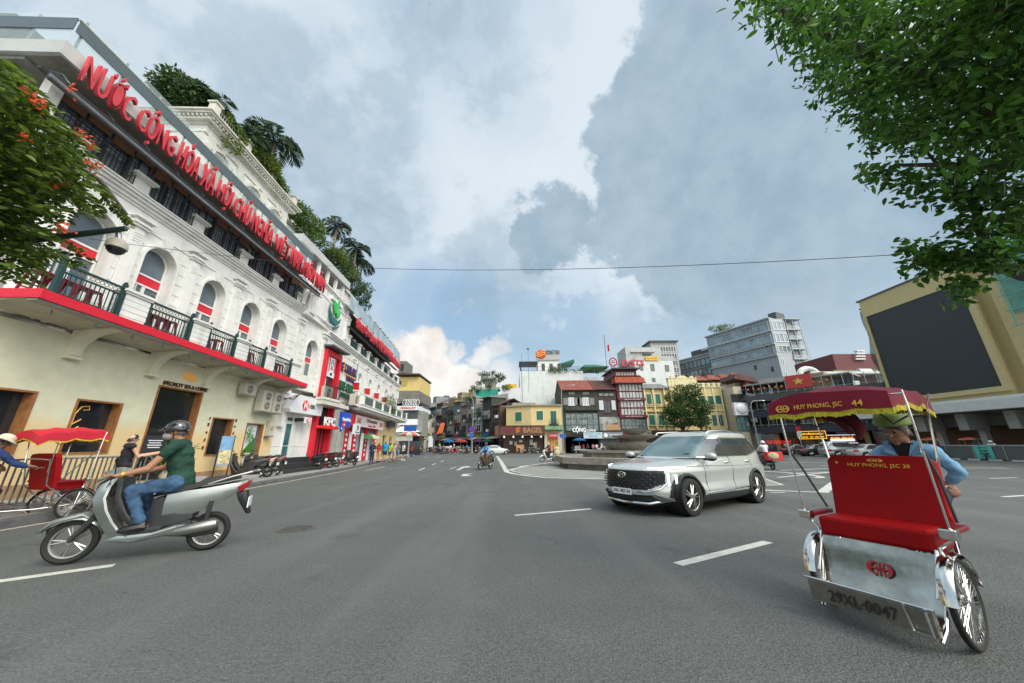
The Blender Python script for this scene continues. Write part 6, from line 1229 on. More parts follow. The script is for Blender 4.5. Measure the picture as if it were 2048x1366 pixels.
for k in (0,1): recwin(t,fr.L*.62+k*.8,fr.L*.62+.6+k*.8,z_-.2,z_+.5,-.08,'window',DKWOOD,GLD,1,1,.05)
fr=Frame((at(896,810,125)[0],125),(at(928,810,125)[0],125)); t=house('flat_roofed_block','grey block with a broad overhanging flat roof far down the street',fr,fr.w(910,802)[1],10,mat('shophouse_0',(.33,.33,.30))); mb=MB(); z_=fr.w(910,802)[1]; mb.box(-1,fr.L+1,-2,8,z_,z_+1); obj('roof_slab',mb,mat('olive_roof_edge',(.16,.20,.09)),t)
fr=F(946,1003,82,890); t=thing('garden_terrace_house','stacked concrete terraces with teal awning and rooftop bonsai beside the white block','building',fr.loc,0); w_=fr.w
def lv(p0,p1,px0,px1,mt,nm,y0=0,y1=8): a,b=w_(px0,(p0+p1)/2)[0],w_(px1,(p0+p1)/2)[0]; mb=MB(); mb.box(a,b,y0,y1,w_(975,p1)[1],w_(975,p0)[1]); return obj(nm,mb,mt,t)
PC=mat('pale_concrete',(.42,.43,.37),.85,var=.15,streak=.5,dc=(.18,.18,.15))
lv(802,895,951,1003,PC,'wall',2,9); lv(781,800,952,996,mat('teal_tarp',(.02,.30,.22),.7,var=.35,sc=2),'awning',-1.5,.2); lv(799,803,950,1003,PC,'floor_slab',-2,3); lv(776,780,962,1000,PC,'floor_slab',-1,3); lv(757,777,969,990,mat('grey_green_wall',(.35,.38,.32),.8,var=.15),'upper_room',1,6); lv(755,758,962,992,PC,'roof_slab',-.6,7); lv(804,822,960,997,GREY,'recess',.5,2); lv(822,826,950,1003,PC,'floor_slab',-2.2,2); lv(838,841,948,1000,PC,'floor_slab',-2.6,2); lv(842,880,953,1000,mat('dark_recess',(.04,.05,.045),.8,var=.4),'recess',-.6,2)
for px,pz0,pz1 in ((963,757,778),(991,757,778),(959,804,838),(999,804,838)): lv(pz0,pz1,px-1,px+1,PC,'column',-.9,-.5)
mb=MB(); a=w_(950,830)[0]; mb.hexa([(a+1,-3,w_(975,846)[1]),(a+8,-3,w_(975,834)[1]),(a+8,0,w_(975,834)[1]),(a+1,0,w_(975,846)[1])],[(a+1,-3,w_(975,845)[1]),(a+8,-3,w_(975,832)[1]),(a+8,0,w_(975,826)[1]),(a+1,0,w_(975,838)[1])]); obj('green_awning',mb,mat('green_awning',(.02,.12,.08)),t)
BON=[(964,748,.9),(973,750,.7),(984,747,.9),(992,752,.8),(1000,752,.8),(1006,756,.7),(948,775,.9),(955,780,.8),(944,782,.7),(979,773,.5),(958,766,.7),(934,796,.8),(942,798,.7),(955,824,1.0),(970,823,1.1),(968,868,1.6),(985,862,1.6),(1000,760,.7)]
for i,(px,py,r) in enumerate(BON):
    y=80 if py<800 else 78; x,z=at(px,py,y); bt=thing('bonsai_tree' if r<1 else 'street_shrub','small dark %s on the concrete terraces, %s counted from the top'%('bonsai' if r<1 else 'shrub',(nth+['sixteenth','seventeenth','eighteenth'])[i]),'plant',(x,y,z-r),0,'terrace plants'); mb=MB(); foliage(mb,[((0,0,r*1.0),(r*.9,r*.8,r*.35)),((r*.5,0,r*1.5),(r*.5,r*.5,r*.25)),((-r*.5,0,r*.6),(r*.5,r*.5,r*.25))],160,.32,.1,6,.3,.5); obj('foliage',mb,LF1,bt); mb=MB(); mb.tube([(0,0,0),(.2*r,0,r*.5),(-.1*r,0,r),(.2*r,0,r*1.4)],.06*r+.02,5); obj('stem',mb,BARK,bt)
# palm-like yellow shrub by the street mouth
x,y=at(846,845,75)[0],75; palm('street_palm','yellowish palm at the mouth of the street beside the tall thin house',(x,y,2.2),1.8,2.6,9,LF3,None)
# dark street trees
for i,(px,yy,h_,r) in enumerate(((905,95,4.5,1.8),(925,100,4,1.8),(988,74,3.2,1.6),(1000,76,4.2,1.3))):
    x=at(px,890,yy)[0]; tt=thing('street_tree','small dark street tree in front of the shophouses, '+['leftmost','second from the left','third from the left','rightmost, beside the yellow corner house'][i],'tree',(x,yy,0),0,'small trees in the far street'); mb=MB(); foliage(mb,[((0,0,h_),(r,r,r*.8)),((.6,0,h_-1),(r*.8,r*.8,r*.6))],900,.34); obj('crown',mb,LF1,tt); mb=MB(); mb.cyl((0,0,0),(0,0,h_),.12,.07,7); obj('trunk',mb,BARK,tt)
# ---------------------------------------------------------------- lamp posts
def lamp(px,py,y,h,label,left=True,pm=None):
    x=at(px,905,y)[0]; t=thing('street_lamp',label,'street lamp',(x,y,0),0); s=-1 if left else 1; mb=MB(); mb.tube([(0,0,0),(0,0,h*.86),(s*.12,0,h*.94),(s*.5,0,h*.99),(s*1.9,0,h)],[.11,.075,.06,.05,.04],8); obj('post',mb,pm or mat('lamp_post_grey',(.30,.31,.29),.5,.5,var=.15),t); mb=MB(); mb.ball((s*2.2,0,h-.03),(.45,.14,.09),10,6); obj('lamp_head',mb,STEEL,t); mb=MB(); mb.lathe([(.22,0),(.22,.25),(.14,.35),(.12,.9)],n=10); obj('base',mb,GREY,t); return t
lamp(944,905,66,10.6,'grey lamp post with a curved arm at the mouth of the far street'); lamp(1128,905,63,12.2,'slim tall lamp post between the yellow corner house and the green one',False); lamp(1521,906,56,8.3,'grey lamp post with curved arm in front of the dark restaurant',False)
def signpost(px,y,h,label,parts):
    x=at(px,905,y)[0]; t=thing('sign_post',label,'road sign',(x,y,0),0); mb=MB(); mb.cyl((0,0,0),(0,0,h),.04,None,8); obj('post',mb,STEEL,t)
    for (sh,z,w_,h_,c) in parts:
        mb=MB()
        if sh=='o': mb.cyl((0,-.06,z),(0,-.03,z),w_,None,20)
        else: mb.box(-w_,w_,-.07,-.04,z-h_,z+h_)
        obj('plate',mb,mat('plate_%s'%c,{'blue':(.02,.10,.42),'purple':(.12,.03,.22),'white':(.6,.62,.62),'red':(.5,.02,.03)}[c],.4,var=.05),t)
    return t
signpost(942,64,4.6,'sign post with a purple round plate over a blue one at the street mouth',[('o',4.3,.55,0,'purple'),('b',3.2,.28,.45,'blue')]); signpost(1127,62,4.2,'blue street name plate between the yellow and the green house',[('b',3.0,.55,.35,'blue')]); signpost(817,44,4.2,'blue sign plate over the pavement beside the white awning',[('b',3.55,.8,.32,'blue')]); signpost(1607,47,3.7,'no parking sign with a white plate below, before the restaurant',[('o',3.4,.33,0,'red'),('b',2.6,.32,.35,'white')])
x=at(867,905,70)[0]; t=thing('utility_pole','dark utility pole hung with boxes and a red and white cloth in the street mouth','utility pole',(x,70,0),0); mb=MB(); mb.cyl((0,0,0),(0,0,9.2),.14,.1,8); obj('post',mb,DGREY,t); mb=MB(); mb.box(-.5,.4,-.4,-.1,5.2,6.1); mb.box(-.3,.5,-.3,-.1,2.9,3.6); obj('cable_box',mb,DGREY,t); mb=MB(); mb.hexa([(.4,-.2,3.6),(1.6,-.2,3.9),(1.6,-.15,3.9),(.4,-.15,3.6)],[(1.2,-.2,5.9),(2.0,-.2,5.8),(2.0,-.15,5.8),(1.2,-.15,5.9)]); obj('hanging_cloth',mb,mat('cloth_orange_red',(.60,.12,.04),.7,var=.4),t); mb=MB(); mb.box(-1.1,-.2,-.2,-.1,1.2,3.3); obj('poster',mb,SGNW,t)
# overhead wires
def wire(a,b,sag,label,r=.02,n=30):
    a=Vector(a); b=Vector(b); mb=MB(); mb.tube([tuple(a.lerp(b,i/n)-Vector((0,0,sag*4*(i/n)*(1-i/n)))) for i in range(n+1)],r,5); return tag(obj('overhead_wire',mb,BLK),label,'cable')
d1=ray(738,536); P1=Vector((0,0,EYE))+d1*(17/d1.y); d2=ray(1815,508); P2=Vector((0,0,EYE))+d2*(9/d2.y)
wire(P1,P2,.30,'long thin black wire crossing the sky over the square',.013)
d0=ray(180,478); P0=Vector((0,0,EYE))+d0*(7.2/d0.y); wire(P0,P1,.12,'thin black wire running along the white facade',.008)
for i in range(5):
    a=Vector((at(867,840-4*i,70)[0],70,7+i*.5)); wire(a,(a.x-9-i,95,8.5-i*.3),.5,'dark cable strung into the far street, %s from the top'%nth[4-i],.03)
# ---------------------------------------------------------------- middle tree
def round_tree(name,label,loc,h,blobs,n,size,lm,trunk):
    t=thing(name,label,'tree',loc,0); mb=MB(); foliage(mb,blobs,n,size,.35,7,.35); obj('crown',mb,lm,t); mb=MB(); mb.tube(trunk,[.26-.17*i/len(trunk) for i in range(len(trunk))],8)
    for c,r in blobs[:7]: k=Vector(trunk[-2]); mb.tube([tuple(k),tuple(k.lerp(Vector(c),.5)+Vector((0,0,-.2))),c],[.09,.06,.02],6)
    obj('trunk',mb,BARK,t); return t
y=60; x0,_=at(1372,900,y); bl=[]
for px,py,r in ((1350,795,1.5),(1385,780,1.4),(1372,805,1.8),(1345,820,1.7),(1400,815,1.7),(1385,835,1.9),(1360,838,1.8),(1335,830,1.2),(1410,840,1.2),(1392,795,1.2),(1365,780,1.1),(1335,845,.9),(1405,855,.8)):
    x,z=at(px,py,y); bl.append(((x-x0,rnd(-1,1),z),(r,r,r*.75)))
round_tree('leafy_tree','round leafy tree standing before the long yellow colonial house',(x0,y,0),6,bl,13000,.34,LF1,[(0,0,0),(.05,0,1.6),(-.1,0,3.0),(0,0,4.2)])
# ---------------------------------------------------------------- fountain on the island
FST=mat('fountain_stone',(.27,.26,.22),.85,var=.25,streak=.4,dirt=.5,dc=(.07,.07,.06),bump=.3)
fy=25.5; fx_=at(1272,890,25.5)[0]; A=gnd(1125,941); 
t=thing('fountain','old stone fountain with three tiered bowls over an octagonal basin, half behind the car','fountain',(fx_,fy,0),0)
R0=fx_-A.x; ra=R0
def octo(r,z,rot=PI/8): return [(r*math.cos(rot+k*PI/4),r*math.sin(rot+k*PI/4),z) for k in range(8)]
mb=MB(); mb.rings([octo(ra*.97,0),octo(ra*.97,.32)]); obj('lower_step',mb,FST,t)
mb=MB(); mb.rings([octo(ra*1.04,.34),octo(ra*1.04,.72),octo(ra*.9,.72),octo(ra*.9,.5)],False); mb.rings([octo(ra*.95,.30),octo(ra*.95,.36)]); mb.rings([octo(ra*.9,.45),octo(ra*.9,.5)]); obj('basin_wall',mb,FST,t)
mb=MB(); mb.rings([octo(ra*.66,.5),octo(ra*.66,1.0),octo(ra*.6,1.0),octo(ra*.6,.9)],False); mb.rings([octo(ra*.7,.98),octo(ra*.7,1.12),octo(ra*.58,1.12)],False); mb.rings([octo(ra*.6,.86),octo(ra*.6,.9)]); obj('inner_wall',mb,FST,t)
dd=math.hypot(fx_,fy); zc=lambda py:at(1270,py,fy)[1]
mb=MB(); mb.lathe([(.8,.9),(.5,1.2),(.4,1.8),(.55,2.0),(1.2,zc(892)-.6),(1.9,zc(890)-.25),(2.25,zc(888)),(2.28,zc(887)+.05),(2.0,zc(888)+.02),(.3,zc(892)),(.3,zc(884)),(.5,zc(884)),(1.0,zc(878)),(1.55,zc(873)),(1.6,zc(872)+.04),(1.4,zc(874)),(.25,zc(877)),(.25,zc(870)),(.5,zc(868)),(.95,zc(861)),(1.0,zc(860)+.03),(.8,zc(862)),(.1,zc(863))],n=32); obj('bowls',mb,FST,t,True)
dx=at(1272,890,fy)[0]-fx_; t.location.x+=0
for o in t.children:
    if o.name.startswith('bowls'): o.location.x=dx
# fence with teal banner on the right
fr=Frame((41.5,42),(41.5,20)); t=thing('hoarding_fence','low grey mesh fence along the base of the yellow hall','fence',fr.loc,fr.rz); mb=MB(); mb.box(0,fr.L,0,.05,.1,1.25); obj('mesh_panel',mb,mat('fence_mesh',(.10,.11,.10),.7,var=.6,sc=12),t); mb=MB(); mb.box(0,fr.L,-.03,.08,1.2,1.3); [mb.box(k*2,k*2+.06,-.05,.1,0,1.3) for k in range(12)]; obj('rail',mb,STEEL,t)
a=fr.w(1952,905)[0]; b=fr.w(1988,905)[0]; sg=thing('fence_banner','teal banner with dark writing hung on the grey mesh fence','banner',fr.loc,fr.rz); mb=MB(); mb.box(a,b,-.08,-.04,.15,1.25); obj('cloth',mb,mat('teal_banner',(.10,.45,.38),.6,var=.1),sg)
for k,w2 in enumerate(('DỰ ÁN','CÔNG TRÌNH','ĐANG THI','CÔNG')): text(w2,mat('deep_green_sign',(.01,.09,.04)),sg,a+.3,b-.3,.98-.24*k,1.14-.24*k,-.09,.01,.01)
mb=MB(); [mb.box(k*1.4,k*1.4+.7,-.55,-.35,0,.12) for k in range(16)]; o=struct('painted_kerb',mb,PAINTC); o.location=fr.loc; o.rotation_euler=(0,0,fr.rz)
# ---------------------------------------------------------------- near trees
def branchy(P,r0,mb,n=8): mb.tube(P,[r0*(1-.75*i/(len(P)-1)) for i in range(len(P))],n)
def P_(px,py,dist): return Vector((0,0,EYE))+ray(px,py).normalized()*dist
# right hand tree: big drooping crown overhead
t=thing('overhanging_tree','big broad leafed tree whose dark crown hangs over the upper right corner','tree',(7.6,3.2,0),0); o3=Vector((7.6,3.2,0))
mb=MB(); mb.m=Matrix.Translation(-o3); 
trunk=[Vector((10.2,3.8,0)),Vector((10.0,3.8,3.0)),P_(2180,560,8.6),P_(2120,520,8.4)]
base=P_(2230,600,8.6)
branchy([Vector((10.6,2.6,0)),Vector((10.3,2.8,1.6)),base,P_(2300,200,8.4)],.34,mb)
branchy([base,P_(2120,560,8),P_(2048,548,7.6),P_(2000,532,7.4),P_(1960,520,7.3),P_(1900,505,7.1)],.12,mb)
branchy([P_(1985,528,7.4),P_(1958,450,7.3),P_(1950,410,7.2),P_(1920,380,7.1),P_(1850,300,7)],.055,mb)
branchy([P_(1955,425,7.2),P_(1930,415,7.1),P_(1900,380,7.1)],.03,mb)
branchy([P_(2300,300,8),P_(2100,250,7),P_(1950,200,6.5),P_(1750,120,6.2),P_(1560,20,6)],.15,mb)
branchy([P_(2150,260,7),P_(2050,330,6.8),P_(1950,330,6.7),P_(1800,330,6.6)],.07,mb)
branchy([P_(2300,200,7.5),P_(2080,60,6.5),P_(1900,-60,6.2)],.14,mb)
obj('trunk',mb,BARK,t,True)
bl=[]
def inside(px,py):
    # crown outline read as a curve: x of the left edge for each height
    E=[(-60,1470),(0,1500),(60,1560),(110,1600),(150,1630),(200,1660),(250,1700),(290,1745),(320,1790),(350,1830),(385,1880),(420,1930),(470,1960)]
    for (y0,x0),(y1,x1) in zip(E,E[1:]):
        if y0<=py<y1: return px>x0+(x1-x0)*(py-y0)/(y1-y0)+rnd(-22,30)
    return px>1960+rnd(-30,60)
mb=MB(); mb.m=Matrix.Translation(-o3); cnt=0; random.seed(11)
while cnt<2500:
    px,py=rnd(1450,2330),rnd(-180,500)
    if not inside(px,py): continue
    if py>300 and random.random()<(.72 if py<400 else .88): continue
    d_=rnd(5.2,8.6); c=P_(px,py,d_); cnt+=1
    ax=Vector((random.gauss(0,1),random.gauss(0,1),random.gauss(0,.5)-.3))
    for j in range(9):
        e=ax.normalized()*.6+Vector((random.gauss(0,1),random.gauss(0,1),random.gauss(0,.8)-.25)); leaf(mb,c+Vector((rnd(-.16,.16),rnd(-.16,.16),rnd(-.14,.14))),e,rnd(.06,.12),.46,.2)
# lighter hanging sprays over the hall
for (x0,y0,x1,y1,n) in ((1800,480,1880,560,38),(1880,480,1960,580,42),(1900,380,2048,470,90),(1820,500,2000,530,60),(1960,440,2060,540,60),(1715,330,1790,370,26),(1790,330,1990,400,80),(1890,560,1940,600,10),(1850,500,1900,540,16)):
    for k in range(n):
        c=P_(rnd(x0,x1),rnd(y0,y1),rnd(6.8,7.6))
        for j in range(5): e=Vector((random.gauss(0,1),random.gauss(0,1),random.gauss(0,.7)-.5)); leaf(mb,c+Vector((rnd(-.08,.08),rnd(-.08,.08),rnd(-.08,.08))),e,rnd(.07,.13),.55,.15)
obj('crown',mb,leafmat('broad_dark_leaves',(.055,.165,.03),.7,tr=.5),t)
mb=MB(); mb.m=Matrix.Translation(-o3)
for (px,py) in ((1540,80),): p=P_(px,py,6.0); mb.tube([tuple(p+Vector((0,0,.4))),tuple(p+Vector((.05,0,.1))),tuple(p+Vector((.02,0,-.35)))],.006,4)
obj('aerial_root',mb,BARK,t)
# left hand trumpet-flower tree
random.seed(5)
t=thing('flowering_tree','leafy tree with orange trumpet flowers at the left edge before the white facade','tree',(-9.6,3.3,.15),0); o3=Vector((-9.6,3.3,.15))
mb=MB(); mb.m=Matrix.Translation(-o3); branchy([Vector((-9.9,2.6,.15)),Vector((-9.8,2.8,2.5)),P_(-60,420,8.2),P_(30,300,7.8),P_(60,200,7.6)],.17,mb); branchy([P_(-60,420,8.2),P_(60,380,7.4),P_(150,330,7.2),P_(200,360,7.0),P_(255,430,6.9)],.06,mb); branchy([P_(-40,430,8),P_(60,450,7.2),P_(110,490,7)],.05,mb); obj('trunk',mb,BARK,t,True)
E2=[(110,-40),(130,20),(170,60),(200,100),(230,125),(260,150),(300,185),(340,200),(380,190),(420,150),(450,110),(480,150),(510,120),(530,60),(560,-20)]
def in2(px,py):
    if py<E2[0][0]: return False
    for (y0,x0),(y1,x1) in zip(E2,E2[1:]):
        if y0<=py<y1: return px<x0+(x1-x0)*(py-y0)/(y1-y0)+rnd(-25,10)
    return False
mb=MB(); mb.m=Matrix.Translation(-o3); cnt=0; fl=MB(); fl.m=Matrix.Translation(-o3)
while cnt<1150:
    px,py=rnd(-260,215),rnd(110,555)
    if not in2(px,py): continue
    c=P_(px,py,rnd(6.3,8.0)); cnt+=1; ax=Vector((random.gauss(0,1),random.gauss(0,1),-.2-rnd(0,.6))).normalized(); sd_=ax.cross(Vector((0,0,1))).normalized()
    for j in range(6):   # pinnate leaf
        for sg_ in (-1,1): leaf(mb,c+ax*j*.045,sd_*sg_+ax*.6+Vector((0,0,rnd(-.3,.2))),rnd(.07,.105),.5,.15)
for k,(px,py) in enumerate([(200+7*q,372+q*9+rnd(-6,6)) for q in range(9)]+[(205,395),(200,410),(195,420),(188,400)]):
    c=P_(px,py,6.8); ax=Vector((.3,.2,-.6))
    for j in range(5):
        for sg_ in (-1,1): leaf(mb,c+ax*j*.03,Vector((sg_,.4,-.4)),rnd(.06,.1),.4)
obj('crown',mb,leafmat('fresh_mid_leaves',(.09,.17,.03),.65,tr=.45),t)
for (px,py) in ((66,196),(78,213),(47,280),(155,265),(160,272),(172,290),(182,326),(182,335),(116,368),(120,458),(132,460),(140,180),(165,275),(60,190)):
    c=P_(px+2,py,6.25)
    for j in range(9): leaf(fl,c+Vector((rnd(-.05,.05),rnd(-.05,.05),rnd(-.05,.05))),Vector((random.gauss(0,1),random.gauss(0,1),random.gauss(0,1)+.4)),.05,.5)
obj('flowers',fl,leafmat('orange_flowers',(.65,.10,.03),.3),t)
# camera mast with dome
t=thing('camera_mast','dark green arm carrying a cream dome camera, reaching out of the left tree','camera',(-9.9,3.0,.15),0); o3=Vector((-9.9,3.0,.15)); mb=MB(); mb.m=Matrix.Translation(-o3); a=P_(252,457,7.0); b=P_(-30,492,7.6); mb.tube([Vector((-10.3,2.7,.15)),Vector((-10.3,2.7,4.4)),b+Vector((-1.2,-.3,-.1)),b],.07,8); mb.tube([b,P_(77,479,7.35),a],[.045,.04,.035],8); obj('arm',mb,mat('dark_teal_steel',(.03,.06,.06),.45,.3,var=.15),t,True)
c=P_(234,492,6.97); mb=MB(); mb.m=Matrix.Translation(-o3); mb.cyl(tuple(a+Vector((-.1,0,0))),tuple(c+Vector((-.01,0,.08))),.03,None,8); obj('bracket',mb,STEEL,t)
mb=MB(); mb.m=Matrix.Translation(c-o3); mb.lathe([(.015,.10),(.065,.095),(.095,.05),(.105,0),(.105,-.035),(.095,-.042)],n=24); obj('camera_housing',mb,mat('cream_plastic',(.50,.47,.38),.45,var=.05),t,True); mb=MB(); mb.m=Matrix.Translation(c-o3); mb.lathe([(.093,-.042),(.085,-.077),(.056,-.108),(.014,-.12)],n=24,cap=True); obj('camera_dome',mb,glass('black_dome',(.015,.015,.018)),t,True)
# ---------------------------------------------------------------- people
SKIN=mat('skin_tan',(.42,.23,.14),.55,var=.08); SKIND=mat('skin_brown',(.27,.13,.075),.55,var=.1); HAIR=mat('black_hair',(.012,.01,.009),.5,var=.3)
def V(*a): return Vector(a)
def hand(pr,wr,d,nrm,s=1.,curl=.9,side=1):
    d=d.normalized(); sd=d.cross(nrm).normalized()*side; n=sd.cross(d).normalized()*side
    pr.append(('e',tuple(wr+d*.045*s),(.042*s,.038*s,.022*s),Matrix((d,sd,n)).transposed()))
    for k,L in enumerate((.072,.082,.077,.06)):
        b=wr+d*.078*s+sd*(k-1.5)*.021*s; p=b; a=0
        for q,f in enumerate((.45,.32,.25)):
            a+=curl*(.55 if q==0 else .8); e=d*math.cos(a)+n*math.sin(a); np=p+e*L*f*s; pr.append(('c',tuple(p),tuple(np),(.0095-.0008*q)*s,(.009-.0008*q)*s)); p=np
    b=wr+d*.02*s-sd*.032*s; m_=b+(d*.5-sd*.6+n*.35).normalized()*.04*s; pr.append(('c',tuple(b),tuple(m_),.012*s,.0105*s)); pr.append(('c',tuple(m_),tuple(m_+(d*.8+n*.4).normalized()*.03*s),.0105*s,.009*s))
def person(label,loc,rz,J,top,bot,skin=None,s=1.,vox=.03,sleeve=.5,leg=1.,hat=None,hair=True,shoe=None,group=None,fine=False,grip=None,face=None,bare=False,hs=1.):
    skin=skin or SKIN; t=thing('person',label,'person',loc,rz,group); pr=[]
    hd=J['head']; fd=(face or V(1,0,0)).normalized(); up=(hd-J['neck']).normalized(); sd=up.cross(fd).normalized(); fd=sd.cross(up).normalized(); HM=Matrix((fd,sd,up)).transposed()
    S0=s; s=s*hs; q=lambda a,b,c:tuple(hd+fd*a*s+sd*b*s+up*c*s)
    pr+= [('e',q(0,0,.02),(.098*s,.076*s,.105*s),HM),('e',q(.018,0,-.045),(.072*s,.060*s,.075*s),HM),('c',tuple(J['neck']-up*.03*s),q(-.01,0,-.05),.056*s,.052*s)]
    if fine: pr+=[('c',q(.088,0,.02),q(.112,0,-.018),.010*s,.016*s),('e',q(.0,.076,-.005),(.02*s,.012*s,.032*s),HM),('e',q(.0,-.076,-.005),(.02*s,.012*s,.032*s),HM),('e',q(.082,0,-.062),(.016*s,.026*s,.012*s),HM),('e',q(.07,0,-.098),(.024*s,.024*s,.02*s),HM),('c',q(.083,.028,.035),q(.083,-.028,.035),.012*s,.012*s)]
    s=S0; ch,pe=J['chest'],J['pel']
    sh=J['sh']; hp=J['hip']
    trunk=lambda e:[('c',tuple(pe),tuple(pe.lerp(ch,.55)),(.125+e)*s,(.118+e)*s),('c',tuple(pe.lerp(ch,.5)),tuple(ch),(.118+e)*s,(.135+e)*s),('c',tuple(sh[0].lerp(sh[1],.12)),tuple(sh[1].lerp(sh[0],.12)),(.07+e)*s,(.07+e)*s),('c',tuple(hp[0]),tuple(hp[1]),(.10+e)*s,(.10+e)*s),('c',tuple(ch),tuple(J['neck']),(.09+e*.6)*s,(.058+e*.5)*s)]
    pr+=trunk(0)
    for i in (0,1):
        a,b,c=sh[i],J['el'][i],J['wr'][i]; pr+=[('c',tuple(a),tuple(b),.052*s,.041*s),('c',tuple(b),tuple(c),.042*s,.028*s)]
        if fine: hand(pr,c,grip[i][0] if grip else (c-b),grip[i][1] if grip else V(0,0,-1),s*1.02,grip[i][2] if grip else .5,1 if i==0 else -1)
        else: d=(c-b).normalized(); pr+=[('c',tuple(c),tuple(c+d*.09*s),.030*s,.03*s),('c',tuple(c+d*.09*s),tuple(c+d*.16*s),.022*s,.014*s),('c',tuple(c+d*.03*s),tuple(c+d*.07*s+V(.04,0,-.02)*s),.014*s,.012*s)]
        a,b,c,e=hp[i],J['kn'][i],J['an'][i],J['toe'][i]; pr+=[('c',tuple(a),tuple(b),.082*s,.057*s),('c',tuple(b),tuple(b.lerp(c,.35)),.056*s,.056*s),('c',tuple(b.lerp(c,.3)),tuple(c),.056*s,.036*s),('c',tuple(c-V(0,0,.02)*s),tuple(e),.038*s,.03*s)]
    obj_=fuse('body',pr,vox*(1 if fine else 1),skin,t,2)
    cl=trunk(.02)
    for i in (0,1):
        a,b,c=sh[i],J['el'][i],J['wr'][i]
        if bare: continue
        if sleeve<=1: cl.append(('c',tuple(a),tuple(a.lerp(b,sleeve)),.076*s,.066*s))
        else: cl+=[('c',tuple(a),tuple(b),.073*s,.06*s),('c',tuple(b),tuple(b.lerp(c,sleeve-1)),.06*s,.047*s)]
    cl=[c_ for c_ in cl if not (bare and c_[3]<.095*s and c_[0]=='c' and c_[3]>.085*s and False)]
    fuse('shirt',cl,vox*(1.5 if fine else 1),top,t,3,wr=.016*s if fine else 0)
    if bot:
        tr=[('c',tuple(hp[0]),tuple(hp[1]),.122*s,.122*s),('c',tuple(pe),tuple(pe.lerp(ch,.12)),.137*s,.128*s)]
        for i in (0,1):
            a,b,c=hp[i],J['kn'][i],J['an'][i]
            if leg<=.6: tr.append(('c',tuple(a),tuple(a.lerp(b,leg/.6*.9)),.10*s,.085*s))
            else: tr+=[('c',tuple(a),tuple(b),.102*s,.078*s),('c',tuple(b),tuple(b.lerp(c,min(1,(leg-.6)/.4*.95))),.077*s,.058*s)]
        fuse('trousers',tr,vox*(1.5 if fine else 1),bot,t,3,wr=.017*s if fine else 0)
    mb=MB()
    for i in (0,1):
        c,e=J['an'][i],J['toe'][i]; mb=MB(); d=(e-c); d.z=0; d=d.normalized() if d.length>1e-4 else V(1,0,0); mb.tube([tuple(c-d*.05*s-V(0,0,.035)*s),tuple(c-V(0,0,.03)*s),tuple(c.lerp(e,.6)-V(0,0,.012)*s),tuple(e),tuple(e+d*.05*s)],[.03*s,.05*s,.048*s,.043*s,.018*s],8); obj('shoe',mb,shoe or BLACK,t,True)
    s=S0*hs
    if hair: obj('hair',_cap(q,HM,hd,s,fd,up,long=(hair=='long')),HAIR,t,True)
    if fine:
        for k in (-1,1): mb=MB(); mb.ball(q(.086,.032*k,.018),(.012*s,.013*s,.008*s),8,6); obj('eye',mb,HAIR,t)
    if hat: hat(t,q,HM,hd,s,fd,sd,up)
    return t
def _cap(q,HM,hd,s,fd,up,long=False):
    mb=MB(); mb.m=Matrix.Translation(hd+up*.03*s-fd*.004*s)@HM.to_4x4(); rs=[]
    for i in range(7):
        t=PI*.5*i/6; rs.append([(.106*s*math.cos(a)*math.cos(t)*(1 if math.cos(a)<0 else .93),.086*s*math.sin(a)*math.cos(t),(.108*s*math.sin(t))-(.115*s*(1-math.cos(a))*.5*(1-i/6)) + (.035*s*max(0,math.cos(a))*(1-i/6))) for a in [2*PI*k/14 for k in range(14)]])
    if long: rs.insert(0,[(p[0]*.8-.03*s,p[1]*.9,p[2]-.12*s) for p in rs[0]])
    return mb.rings(rs)
def helmet(col,visor=False):
    def f(t,q,HM,hd,s,fd,sd,up):
        mb=MB(); mb.m=Matrix.Translation(hd+up*.045*s-fd*.005*s)@HM.to_4x4(); rs=[]
        for i in range(9):
            a0=-.35+(PI/2+.35)*i/8; rs.append([(.14*s*math.cos(a)*math.cos(a0),.112*s*math.sin(a)*math.cos(a0),.118*s*math.sin(a0)+(.02*s*math.cos(a) if i<2 else 0)) for a in [2*PI*k/18 for k in range(18)]])
        h=obj('helmet',mb.rings(rs),col,t,True); mb=MB(); mb.m=Matrix.Translation(hd+up*.05*s)@HM.to_4x4(); mb.rings([[(x*s,y*s,(.045-.12*(x-.11))*s+z) for x,y in ((.11,-.075),(.175,-.05),(.185,0),(.175,.05),(.11,.075),(.125,0))] for z in (-.006*s,.006*s)]); obj('peak',mb,col,h)
        mb=MB(); mb.tube([q(.02,.08,-.02),q(.05,.055,-.09),q(.06,0,-.125),q(.05,-.055,-.09),q(.02,-.08,-.02)],.006*s,5); obj('strap',mb,BLACK,h)
    return f
def brimhat(col,r=.2,dome=.13,u=.06,tl=7):
    def f(t,q,HM,hd,s,fd,sd,up):
        mb=MB(); mb.m=Matrix.Translation(hd+up*u*s)@HM.to_4x4()@Matrix.Rotation(R(tl),4,'Y'); mb.lathe([(r*s,-.03*s),(r*.97*s,-.045*s),(.125*s,.0),(.12*s,.05*s),(.10*s,dome*.75*s),(.055*s,dome*s),(.003,dome*1.05*s)],n=28); mb.lathe([(r*s,-.03*s),(.13*s,.012*s)],n=28); o=obj('hat',mb,col,t,True); mb=MB(); mb.m=Matrix.Translation(hd+up*u*s)@HM.to_4x4()@Matrix.Rotation(R(tl),4,'Y'); mb.lathe([(.1265*s,.002*s),(.122*s,.035*s)],n=28); obj('hat_band',mb,col,o)
    return f
